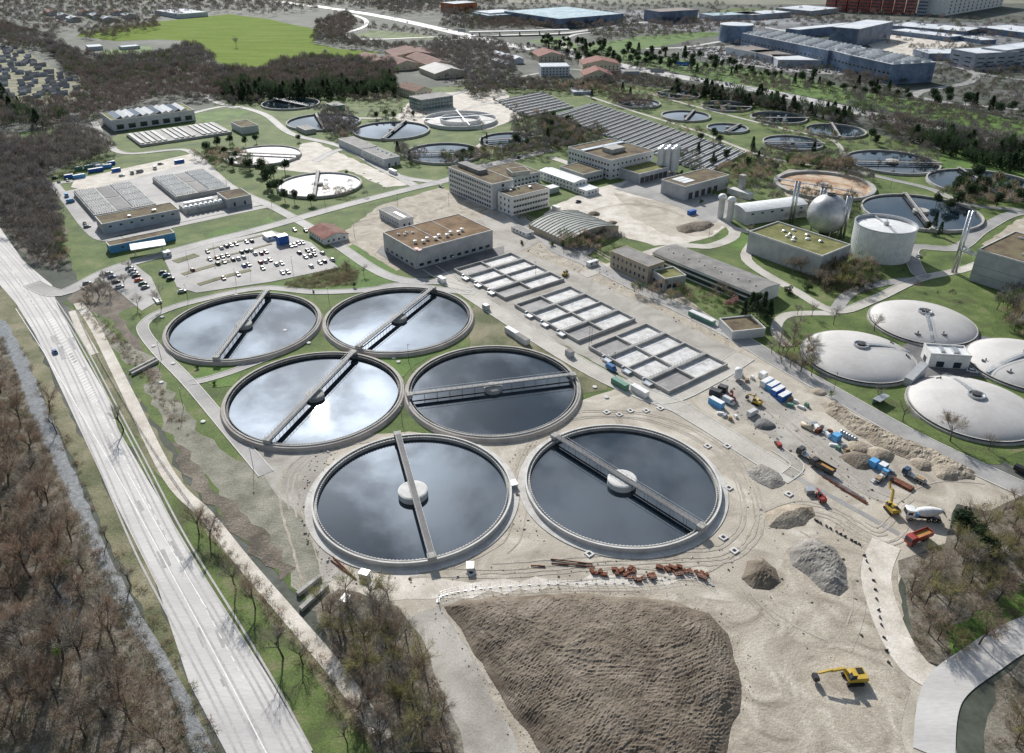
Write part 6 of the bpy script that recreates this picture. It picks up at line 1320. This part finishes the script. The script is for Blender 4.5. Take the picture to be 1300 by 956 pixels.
for i,(a,b) in enumerate((((699,711),(752,717)),((700,716),(755,721)),((674,719),(692,720)),((423,708),(446,731)),((420,712),(452,736)))):
    p,q=g(*a),g(*b); m=MB().mat(RUST); mx=((p[0]+q[0])/2,(p[1]+q[1])/2); m.tube((p[0]-mx[0],p[1]-mx[1],.25),(0,0,.32),.2); m.tube((0,0,.32),(q[0]-mx[0],q[1]-mx[1],.25),.2); o=m.build('long_pipe',None,(*mx,.1)); tag(o,['rusty pipe, upper of the long pair above the soil mound','rusty pipe, lower of the long pair above the soil mound','short rusty pipe left of the long pair','rusty pipe left of the white cabin, upper one','rusty pipe left of the white cabin, lower one'][i],'pipe')
for i,(px,py,lb) in enumerate(((463,732,'white cabin at the foot of the left new tank'),(439,765,'white cabin half hidden by the grove'),(597,723,'white slab-like box on the pale track'),(652,618,'grey gear box between the two new tanks'),(1027,626,'small grey box by the loop'))):
    m=MB().mat(W_lgrey if i<3 else STEEL); m.box(-1.3,1.3,-1,1,0,1.6); m.mat(STEEL).box(-1.4,1.4,-1.1,1.1,1.61,1.75); single('site_box',lb,'site box',m,px,py,R.uniform(0,3))
for i,(px,py) in enumerate(((932,700),(918,683),(923,567),(1001,628),(786,527),(800,522),(838,519),(770,524),(598,728),(748,704),(820,522),(898,567),(925,620))):
    m=MB().mat(C_light); m.box(-1.1,1.1,-1.1,1.1,0,.35); m.mat(BLACK).box(-.5,.5,-.5,.5,.351,.42); single('manhole_slab','square white manhole slab in the dirt around the tanks','manhole',m,px,py,AU,.1,'white manhole slabs')
for i,(px,py) in enumerate(((195,440),(220,462),(258,536),(205,486),(362,420),(383,437),(392,436),(500,455),(506,460),(300,375),(206,403),(213,416),(620,373),(480,232),(487,238),(470,228),(770,505),(755,492),(462,220))):
    m=MB().mat(C_light); m.lathe([(.9,0),(.9,.4),(.01,.5)],12); single('manhole_cover','pale round manhole cap on the grass around the old tanks','manhole',m,px,py,0,.08,'pale manhole caps')
# concrete troughs
for i,(a,b,w_) in enumerate((((378,757),(407,734),1.1),((382,776),(416,745),1.3),((165,474),(198,457),.9),((168,477),(201,460),.9))):
    p,q=g(*a),g(*b); m=MB().mat(C_conc); m.beam((0,0,.6),(q[0]-p[0],q[1]-p[1],.6),w_,1.2); o=m.build('concrete_wall',None,(*p,.1)); tag(o,['upper concrete beam at the end of the weedy strip','lower concrete beam at the end of the weedy strip','far concrete side wall of the ditch by the gravel path','near concrete side wall of the ditch by the gravel path'][i],'concrete wall')
# fence round the mound, barrier blocks
P=smooth([g(*p) for p in [(556,765),(562,757),(600,749),(660,744),(720,741),(780,741),(830,738),(875,733),(905,744)]],5)
t=thing('mesh_fence','wire mesh site fence along the upper edge of the soil mound','fence',(*P[0],.1)); x0,y0=P[0]
for i,(x,y) in enumerate(P):
    m=MB().mat(STEEL); m.tube((x-x0,y-y0,0),(x-x0,y-y0,2.1),.05); m.box(-.4,.4,-.15,.15,0,.18,0,(x-x0,y-y0)); m.build('post',t)
for z in (.4,1.2,2.0):
    m=MB().mat(STEEL)
    for a,b in zip(P[:-1],P[1:]): m.tube((a[0]-x0,a[1]-y0,z),(b[0]-x0,b[1]-y0,z),.03,n=4)
    m.build('rail',t)
for seg,n in (([(1035,661),(1062,676),(1091,692)],11),([(1097,706),(1108,735),(1114,770),(1120,800),(1128,842)],12)):
    P=smooth([g(*p) for p in seg],12)
    for i in range(n):
        x,y=P[int(i*(len(P)-1)/(n-1))]; m=MB().mat(DSTEEL); m.ext([(-.3,0),(.3,0),(.1,.6),(-.1,.6)],-.4,.4); o=m.build('barrier_block',None,(x,y,.1),R.uniform(0,3)); tag(o,'dark barrier block in the row marking the haul road','barrier','barrier blocks along the haul road')
P=smooth([g(*p) for p in [(93,385),(118,440),(160,515),(200,580),(255,660)]],6); t=thing('railing','long low dark railing between the main road and the gravel path','railing',(*P[0],0)); x0,y0=P[0]
for z in (.5,1.0):
    m=MB().mat(DSTEEL)
    for a,b in zip(P[:-1],P[1:]): m.tube((a[0]-x0,a[1]-y0,z),(b[0]-x0,b[1]-y0,z),.07,n=4)
    m.build('rail',t)
for x,y in P[::1]: m=MB().mat(DSTEEL); m.tube((x-x0,y-y0,0),(x-x0,y-y0,1.1),.07,n=4); m.build('post',t)
# lamp posts
lm=MB().mat(DSTEEL); lm.tube((0,0,0),(0,0,8.5),.1,.06,6); LP1=lm.mesh('pole'); lm=MB().mat(STEEL); lm.mat(DSTEEL).box(-.15,.9,-.18,.18,8.4,8.55); LP2=lm.mesh('lamp_head')
for i,(px,py) in enumerate(((239,382),(205,457),(233,518),(322,596),(300,360),(318,345),(274,330),(240,340),(372,345),(418,385),(519,460),(511,540),(514,500),(560,352),(575,345),(617,330),(748,437),(751,436),(450,300),(345,262),(288,235),(413,262),(570,262),(505,262),(680,352),(735,310),(1015,412),(1058,498),(828,372),(946,268),(900,300),(1130,240),(780,470))):
    x,y=g(px,py); t=thing('street_lamp','slender grey lamp post beside a plant road or tank','street lamp',(x,y,.1),R.uniform(0,6),'plant lamp posts'); link('pole',LP1,t); link('lamp_head',LP2,t)
# ================================================================== MACHINES
def tracks(t,L_=3.6,g_=1.2):
    for s in (-1,1):
        m=MB().mat(BLACK); m.ext([(-L_/2+.3,0),(L_/2-.3,0),(L_/2,.35),(L_/2-.25,.75),(-L_/2+.25,.75),(-L_/2,.35)],s*g_-.28,s*g_+.28); m.build('track',t)
def excavator(px,py,rz,m_,label,boom=(3.4,3.6),stick=(6.2,2.2),tip=(6.,.4),sc=1.):
    x,y=g(px,py); t=thing('excavator',label,'excavator',(x,y,.1),rz); t.scale=(sc,)*3; tracks(t)
    m=MB().mat(m_); m.ext([(-2.2,.95),(1.4,.95),(1.4,1.6),(-.2,2.),(-2.2,2.1),(-2.5,1.5)],-1.3,1.3); m.box(-.7,.7,-.7,.7,.7,.949); m.build('body',t)
    m=MB().mat(BLACK); m.box(-1.9,-.6,-1.1,.1,2.11,2.2); m.build('engine_cover',t)
    m=MB().mat(GLS); m.ext([(.1,1.61),(1.35,1.61),(1.3,2.3),(.9,2.95),(.1,2.95)],.35,1.29); c_=m.build('cab',t)
    m=MB().mat(m_); m.box(.05,.95,.33,1.31,2.96,3.05); m.build('cab_roof',c_)
    m=MB().mat(m_); m.beam((1.,-.2,1.5),(boom[0]*.55,-.2,boom[1]+.1),.5,.6); m.beam((boom[0]*.52,-.2,boom[1]+.15),(boom[0]+.6,-.2,boom[1]-.3),.45,.5); m.build('boom',t)
    m=MB().mat(m_); m.beam((boom[0]+.3,-.2,boom[1]),(stick[0],-.2,stick[1]),.38,.42); m.build('stick',t)
    m=MB().mat(DSTEEL); m.ext([(tip[0]-.6,tip[1]+1.1),(tip[0]+.4,tip[1]+1.3),(tip[0]+.5,tip[1]+.3),(tip[0]-.1,tip[1]-.2),(tip[0]-.8,tip[1]+.2)],-.8,.4); m.build('bucket',t); return t
excavator(1082,864,math.pi+.06,YEL,'yellow excavator at the bottom edge, arm reaching left',(4.2,3.2),(7.2,2.4),(7.6,.6),1.25)
excavator(1131,649,1.7,YEL,'yellow excavator with its boom raised, left of the mixer truck',(3.,6.),(4.4,8.6),(4.2,7.9),1.1)
excavator(960,513,2.3,YEL,'small yellow excavator below the row of containers',(3.,3.3),(4.9,2.2),(4.9,.5),.9)
excavator(929,509,1.5,REDP,'red machine with a folded orange arm behind the blue container',(2.4,4),(3.6,3.4),(3.6,2.2),.85)
excavator(717,350,1.2,YEL,'tiny yellow digger in the rubble strip above the basins',(3,3),(4.6,2),(4.6,.4),.8)
excavator(687,391,4.1,YEL,'yellow loader among the broken ground above the basins',(2.2,2),(3.2,1.5),(3.3,.2),.8) if False else None
def truck(px,py,rz,cabm,label,cat,kind,sc=1.):
    x,y=g(px,py); t=thing({'mixer':'mixer_truck','tip':'dump_truck','flat':'flatbed_truck'}[kind],label,cat,(x,y,.1),rz); t.scale=(sc,)*3
    m=MB().mat(DSTEEL); m.box(-4.2,3.6,-.45,.45,.7,1.0); m.box(-4.,3.6,-1.1,1.1,1.001,1.12); m.build('chassis',t)
    m=MB().mat(cabm); m.ext([(2.3,.6),(4.3,.6),(4.4,1.6),(4.2,2.9),(3.9,3.1),(2.3,3.1)],-1.2,1.2); c_=m.build('cab',t)
    m=MB().mat(GLS); m.ext([(4.36,1.65),(4.42,1.65),(4.24,2.75),(4.18,2.75)],-1.05,1.05); m.box(2.9,4.0,-1.22,-1.201,1.8,2.6); m.box(2.9,4.0,1.201,1.22,1.8,2.6); m.build('window',c_)
    wm=wheelmesh(.52,.35)
    for wx in (3.1,-1.2,-2.5,-3.7 if kind!='tip' else -2.5):
        for s in (-1,1): link('wheel',wm,t,(wx,s*1.05,.52))
    if kind=='mixer':
        m=MB().mat(WHTP); m.smooth=True; a=Vector((1.9,0,2.0)); b=Vector((-4.3,0,2.9)); d=(b-a); pr=[(0,.35),(.08,.95),(.3,1.25),(.55,1.25),(.82,.85),(1,.5)]
        for (t0,r0),(t1,r1) in zip(pr[:-1],pr[1:]): m.tube(a+d*t0,a+d*t1,r0,r1,20,False)
        m.build('drum',t); m=MB().mat(STEEL); m.ext([(-4.9,2.6),(-4.2,3.5),(-3.8,3.6),(-4.4,2.4)],-.6,.6); m.beam((-4.6,0,2.3),(-5.6,0,1.2),.5,.2); m.build('chute',t)
        m=MB().mat(LBLU); m.box(1.4,2.2,-1.1,1.1,1.13,2.3); m.build('water_tank',t)
    if kind=='tip':
        m=MB().mat(cabm); m.box(-4.3,2.1,-1.22,1.22,1.3,1.45); m.box(-4.3,2.1,-1.25,-1.1,1.451,2.8); m.box(-4.3,2.1,1.1,1.25,1.451,2.8); m.box(1.95,2.1,-1.1,1.1,1.451,3.1); m.box(-4.3,-4.15,-1.1,1.1,1.451,2.7); tb=m.build('tipper_body',t)
        m=MB().mat(plain('ochre_load',(.45,.24,.08),rough=.95)); m.box(-4.14,1.94,-1.09,1.09,1.46,2.2); m.build('load',tb)
    if kind=='flat':
        m=MB().mat(STEEL); m.box(-4.3,2.1,-1.22,1.22,1.2,1.4); m.box(1.9,2.1,-1.2,1.2,1.401,2.6); m.build('flatbed',t)
        m=MB().mat(WOOD); m.box(-3.6,-.4,-.9,.9,1.41,1.9); m.build('load',t)
    return t
truck(1170,659,math.pi-.12,WHTP,'white concrete mixer truck facing left near the right hand wood','mixer truck','mixer',1.25)
truck(1165,687,math.pi+.42,REDP,'red tipper truck with an orange bed below the mixer truck','tipper truck','tip',1.05)
truck(1026,583,AU+math.pi,DSTEEL,'dark flatbed truck with a crane, upper of two at the yard edge','truck','flat'); truck(1043,597,AU+math.pi,DSTEEL,'black open trailer truck, lower of two at the yard edge','truck','tip')
truck(1160,608,AU+math.pi,plain('dark_blue_paint',(.05,.09,.16)),'dark blue flatbed truck at the right end of the yard','truck','flat',.9); truck(1118,608,AU+1.6,LBLU,'light blue crane truck left of the brown plank pile','truck','flat',.8)
x,y=g(1041,634); t=thing('telehandler','red telehandler with black wheels by the sand heap','telehandler',(x,y,.1),AU+2.6)
m=MB().mat(REDP); m.box(-2.4,1.8,-.8,.8,.7,1.5); m.box(-2.4,-1.2,-.9,.9,1.501,2.0); m.build('body',t); m=MB().mat(GLS); m.box(-.6,.7,.1,.9,1.51,2.6); m.build('cab',t); m=MB().mat(REDP); m.beam((-1.8,-.4,2.3),(3.6,-.4,1.5),.35,.4); m.build('boom',t)
for wx in (-1.5,1.3):
    for s in (-1,1): link('wheel',wheelmesh(.6,.4),t,(wx,s*.95,.6))
x,y=g(988,566); t=thing('compact_loader','small red loader in the dirt next to the concrete road','loader',(x,y,.1),AU+2.6); m=MB().mat(REDP); m.ext([(-1.4,.5),(1.,.5),(1.,1.1),(.2,1.3),(-1.4,1.4)],-.7,.7); m.build('body',t); m=MB().mat(DSTEEL); m.ext([(1.1,.2),(1.9,.2),(1.7,.9),(1.1,.9)],-.9,.9); m.build('bucket',t)
for wx in (-.8,.7):
    for s in (-1,1): link('wheel',wheelmesh(.4,.3),t,(wx,s*.75,.4))
m=MB().mat(RUST); m.box(-4,4,-1.3,1.3,.05,.5); m.box(-3.8,3.9,-1.2,1.2,.501,.8); single('plank_pile','flat brown pile of boards at the right end of the yard','board pile',m,1143,615,AU)
# ================================================================== BEYOND THE PLANT
HB=plain('hazy_white_wall',(.55,.58,.62)); HG=mat('hazy_grey_wall',[(.28,.31,.37),(.37,.40,.46),(.46,.49,.54)],scale=.06,fine=.15,fscale=.4); HR=mat('hazy_white_roof',[(.5,.54,.6),(.62,.65,.69),(.7,.72,.75)],scale=.03,fine=.12,fscale=.2); HBR=mat('hazy_brown_roof',[(.22,.19,.17),(.32,.28,.26)],scale=.03,fine=.2,fscale=.2); HBL=mat('hazy_blue_roof',[(.27,.4,.47),(.4,.52,.57),(.5,.6,.64)],scale=.05,fine=.2,fscale=.2)  # far walls and roofs paler and bluer, haze painted into their colours
HD=mat('hazy_glass_facade',[(.10,.15,.23),(.15,.21,.31),(.21,.28,.39)],scale=.05,fine=.25,fscale=.3,rough=.4)  # dark glass tone raised and blued to carry painted haze
def far(name,label,cat,A,Bp,Cp,h,wall,roof,win=None,**k): return bld(name,label,cat,A,Bp,Cp,h,wall,roof,.6,win=win,snap=False,**k)
# long dark glass office complex with serrated white roof
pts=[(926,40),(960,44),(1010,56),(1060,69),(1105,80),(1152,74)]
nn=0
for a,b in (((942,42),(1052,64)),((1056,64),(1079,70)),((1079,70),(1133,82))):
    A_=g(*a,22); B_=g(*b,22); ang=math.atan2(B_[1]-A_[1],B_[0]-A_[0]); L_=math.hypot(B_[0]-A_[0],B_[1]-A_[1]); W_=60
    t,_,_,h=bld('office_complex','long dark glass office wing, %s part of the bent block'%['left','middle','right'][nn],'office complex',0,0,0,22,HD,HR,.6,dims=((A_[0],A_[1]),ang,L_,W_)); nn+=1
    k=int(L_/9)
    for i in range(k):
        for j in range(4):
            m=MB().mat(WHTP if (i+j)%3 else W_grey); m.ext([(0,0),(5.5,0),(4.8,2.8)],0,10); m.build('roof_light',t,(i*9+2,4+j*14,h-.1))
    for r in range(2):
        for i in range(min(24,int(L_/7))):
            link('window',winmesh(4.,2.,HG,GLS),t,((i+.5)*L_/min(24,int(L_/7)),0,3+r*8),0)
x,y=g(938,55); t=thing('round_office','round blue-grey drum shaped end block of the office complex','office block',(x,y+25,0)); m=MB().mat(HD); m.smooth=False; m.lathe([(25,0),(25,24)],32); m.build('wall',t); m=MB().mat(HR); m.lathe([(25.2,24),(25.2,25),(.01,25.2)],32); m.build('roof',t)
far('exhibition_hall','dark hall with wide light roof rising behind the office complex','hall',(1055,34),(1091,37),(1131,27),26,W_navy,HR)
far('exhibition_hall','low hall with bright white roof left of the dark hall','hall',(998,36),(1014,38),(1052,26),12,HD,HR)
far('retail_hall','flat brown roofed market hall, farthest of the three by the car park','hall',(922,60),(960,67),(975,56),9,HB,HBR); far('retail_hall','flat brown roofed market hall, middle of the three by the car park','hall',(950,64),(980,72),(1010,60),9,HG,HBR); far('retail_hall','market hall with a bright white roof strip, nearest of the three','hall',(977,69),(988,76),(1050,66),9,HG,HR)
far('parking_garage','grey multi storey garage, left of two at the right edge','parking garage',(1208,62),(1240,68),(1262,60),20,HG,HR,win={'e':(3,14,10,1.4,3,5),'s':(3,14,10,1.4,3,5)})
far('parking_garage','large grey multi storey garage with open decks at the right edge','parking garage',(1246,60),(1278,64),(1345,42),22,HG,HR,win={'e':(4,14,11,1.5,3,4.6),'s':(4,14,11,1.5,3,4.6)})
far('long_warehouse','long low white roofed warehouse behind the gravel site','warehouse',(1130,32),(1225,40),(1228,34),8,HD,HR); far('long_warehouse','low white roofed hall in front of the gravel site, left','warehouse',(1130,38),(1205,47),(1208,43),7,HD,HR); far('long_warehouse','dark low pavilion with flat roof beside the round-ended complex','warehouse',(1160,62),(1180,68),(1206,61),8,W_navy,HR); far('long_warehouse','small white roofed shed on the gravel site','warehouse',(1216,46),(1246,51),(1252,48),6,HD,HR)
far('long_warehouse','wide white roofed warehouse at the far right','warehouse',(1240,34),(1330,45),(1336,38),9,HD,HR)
# red facade apartments and the white block with black windows
nn=0
A_=g(1047,13); B_=g(1178,19); ang=math.atan2(B_[1]-A_[1],B_[0]-A_[0]); tot=math.hypot(B_[0]-A_[0],B_[1]-A_[1])
for i in range(9):
    L_=tot/9-3; o=(A_[0]+math.cos(ang)*tot*i/9,A_[1]+math.sin(ang)*tot*i/9)
    t,_,_,h=bld('apartment_block','tall %s facade block, %s from the left in the far row'%('red' if i<8 else 'blue-grey',ordn(i)),'apartment block',0,0,0,48,W_redf if i<8 else HG,HR,.6,dims=(o,ang,L_,30),group='far row of tall blocks')
    windows(t,'s',L_,30,7,5,2.6,3.2,3,6.2)
A_=g(1201,20); B_=g(1272,8); ang=math.atan2(B_[1]-A_[1],B_[0]-A_[0]); L_=math.hypot(B_[0]-A_[0],B_[1]-A_[1])
t,_,_,h=bld('apartment_block','white block scattered with dark windows at the end of the red row','apartment block',0,0,0,50,WHTP,HR,.6,dims=(A_,ang,L_,40)); windows(t,'s',L_,40,7,13,5,4,3,6.5)
# blue-roofed warehouse etc.
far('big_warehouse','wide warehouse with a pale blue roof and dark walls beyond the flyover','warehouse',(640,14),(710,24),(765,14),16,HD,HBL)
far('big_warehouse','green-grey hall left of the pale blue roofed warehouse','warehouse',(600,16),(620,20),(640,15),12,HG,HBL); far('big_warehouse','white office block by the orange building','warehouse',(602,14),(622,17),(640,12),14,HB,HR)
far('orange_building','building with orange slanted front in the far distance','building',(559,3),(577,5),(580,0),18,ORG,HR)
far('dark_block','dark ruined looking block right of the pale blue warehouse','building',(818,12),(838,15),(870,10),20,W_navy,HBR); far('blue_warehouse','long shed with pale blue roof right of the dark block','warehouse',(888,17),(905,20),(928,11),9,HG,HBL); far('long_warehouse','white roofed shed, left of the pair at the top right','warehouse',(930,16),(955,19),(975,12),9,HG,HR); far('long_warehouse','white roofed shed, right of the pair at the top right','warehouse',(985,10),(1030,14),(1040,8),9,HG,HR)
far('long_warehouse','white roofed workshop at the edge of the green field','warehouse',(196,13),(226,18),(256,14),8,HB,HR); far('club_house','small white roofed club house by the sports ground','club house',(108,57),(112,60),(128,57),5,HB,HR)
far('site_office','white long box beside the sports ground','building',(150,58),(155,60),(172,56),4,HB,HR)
R_brn2=mat('faded_tile_roof',[(.15,.09,.08),(.22,.125,.105),(.28,.17,.145)],scale=.1,fine=.2,fscale=1,rough=.9)
# village houses
HH=[((674,66),(684,72),(700,62),7,12,W_cream,R_red,'cream house with steep red roof near the motorway'),((735,76),(740,82),(786,80),8,13,W_cream,R_red,'long cream house with red hipped roof along the motorway'),((737,90),(741,96),(775,92),7,13,W_cream,R_red,'wide house with dark red roof in front of the long one')]
for A_,B_,C_,he,hr,wm,rm,lb in HH: gable('gabled_house',lb,'house',A_,B_,C_,he,hr,wm,rm,(2,5,1.4,1.7,1.3,3.3),'village houses' if False else None,snap=False,axis='x')
far('apartment_house','pale three storey flat roofed house in front of the red roofed houses','apartment house',(683,80),(687,85),(727,88),11,HB,HR,win={'e':(3,4,1.6,1.6,1.4,3.2),'s':(3,4,1.6,1.6,1.4,3.2)})
far('low_shed','low dark long shed beside the motorway','shed',(788,88),(792,91),(808,88),4,HG,R_grey); far('low_shed','grey shed with striped yard by the channels','shed',(720,110),(728,117),(750,115),3,HG,HR)
for A_,B_,C_,lb in (((448,72),(466,82),(480,70),'left red roofed farm barn by the green field'),((488,64),(500,72),(524,52),'far red roofed farm barn with a pale lane beside it'),((476,76),(500,84),(512,74),'middle red roofed farm barn in the farmstead'),((510,70),(545,84),(560,76),'long red roofed farm barn at the right of the farmstead'),((532,86),(552,94),(570,82),'dark slate roofed farm barn with an orange gable')):
    gable('farm_barn',lb,'barn',A_,B_,C_,6,11,W_cream,A_mid if 'slate' in lb else R_brn2,(1,8,1.4,1.4,1.5,3),snap=False)
for i in range(7):
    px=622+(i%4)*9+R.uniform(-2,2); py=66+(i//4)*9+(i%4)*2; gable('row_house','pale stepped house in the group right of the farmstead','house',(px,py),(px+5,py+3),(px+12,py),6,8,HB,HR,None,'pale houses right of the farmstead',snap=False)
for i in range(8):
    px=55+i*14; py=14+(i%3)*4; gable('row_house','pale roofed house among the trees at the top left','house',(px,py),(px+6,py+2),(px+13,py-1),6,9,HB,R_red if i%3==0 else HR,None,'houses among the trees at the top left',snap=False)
# bridge of the flyover
P=[g(*p) for p in [(596,46),(650,45),(722,43)]]; 
x0,y0=P[0]; t=thing('flyover_bridge','concrete flyover carrying a road across the motorway','bridge',(x0,y0,0)); m=MB().mat(C_light)
for a,b in zip(P[:-1],P[1:]): m.beam((a[0]-x0,a[1]-y0,6.5),(b[0]-x0,b[1]-y0,6.5),13,1.4)
m.build('deck',t)
for i in range(5):
    k=.1+.2*i; px=P[0][0]+(P[2][0]-P[0][0])*k-x0; py=P[0][1]+(P[2][1]-P[0][1])*k-y0; m=MB().mat(C_conc); m.box(px-1,px+1,py-5,py+5,0,5.8); m.build('pier',t)
# motorway signs
for (px,py,m_,lb,w_) in ((834,97,W_grey,'grey back of a motorway sign gantry',16),(866,88,BLUP,'blue motorway sign on the green slope',16),(586,44,W_grey,'grey sign panel before the flyover',13)):
    x,y=g(px,py); t=thing('motorway_sign',lb,'road sign',(x,y,0),-.35); m=MB().mat(m_); m.box(-w_/2,w_/2,-.1,.1,4,9); m.build('panel',t)
    for s in (-1,1): m=MB().mat(STEEL); m.tube((s*w_*.4,.2,0),(s*w_*.4,.2,8.8),.2); m.build('post',t)
    if m_ is BLUP:
        for i in range(3):
            m=MB().mat(WHTP); m.box(-w_/2+1+i*5,-w_/2+4.5+i*5,-.13,-.105,5.2+.5*i,5.6+.5*i); m.build('lettering',t)
# allotment huts
k=0
al=MB().mat(HG); al.box(-2.5,2.5,-2,2,0,2.4); ALW=al.mesh('wall'); al=MB().mat(mat('hut_roof',[(.06,.065,.075),(.16,.165,.18),(.4,.42,.45)],scale=.02,fine=.1,rand=.4,lo=.3,hi=.7)); al.add([(-2.9,-2.5,2.4),(2.9,-2.5,2.4),(2.9,2.5,2.4),(-2.9,2.5,2.4),(-2.9,0,3.9),(2.9,0,3.9)],[(0,1,5,4),(3,4,5,2),(0,4,3),(1,2,5)]); ALR=al.mesh('roof')
for (x,y) in scatter([(-20,62),(20,62),(60,85),(100,108),(100,122),(60,130),(0,128),(-20,125)],17,55):
    t=thing('allotment_hut','small dark roofed hut in the allotment gardens at the left','garden hut',(x,y,0),R.uniform(0,.6)+.4,'allotment huts'); t.scale=(1.25,1.25,1.2); link('wall',ALW,t); link('roof',ALR,t); k+=1
print('huts',k)
sheet('grass',[(-30,60),(25,60),(65,85),(105,108),(100,125),(60,132),(-30,130)],.03,G_dry,2,15)
# distant ground dressing: grass and farmland sheets
sheet('grass',[(860,24),(930,10),(1000,12),(980,20),(900,26)],.03,G_grass,4,40)
sheet('farmland',[(-400,-20),(1700,-20),(1700,3),(900,6),(500,2),(-400,2)],.03,mat('farmland',[(.13,.14,.10),(.2,.2,.15),(.27,.25,.2)],scale=.004,fine=.15,fscale=.05),4,80)
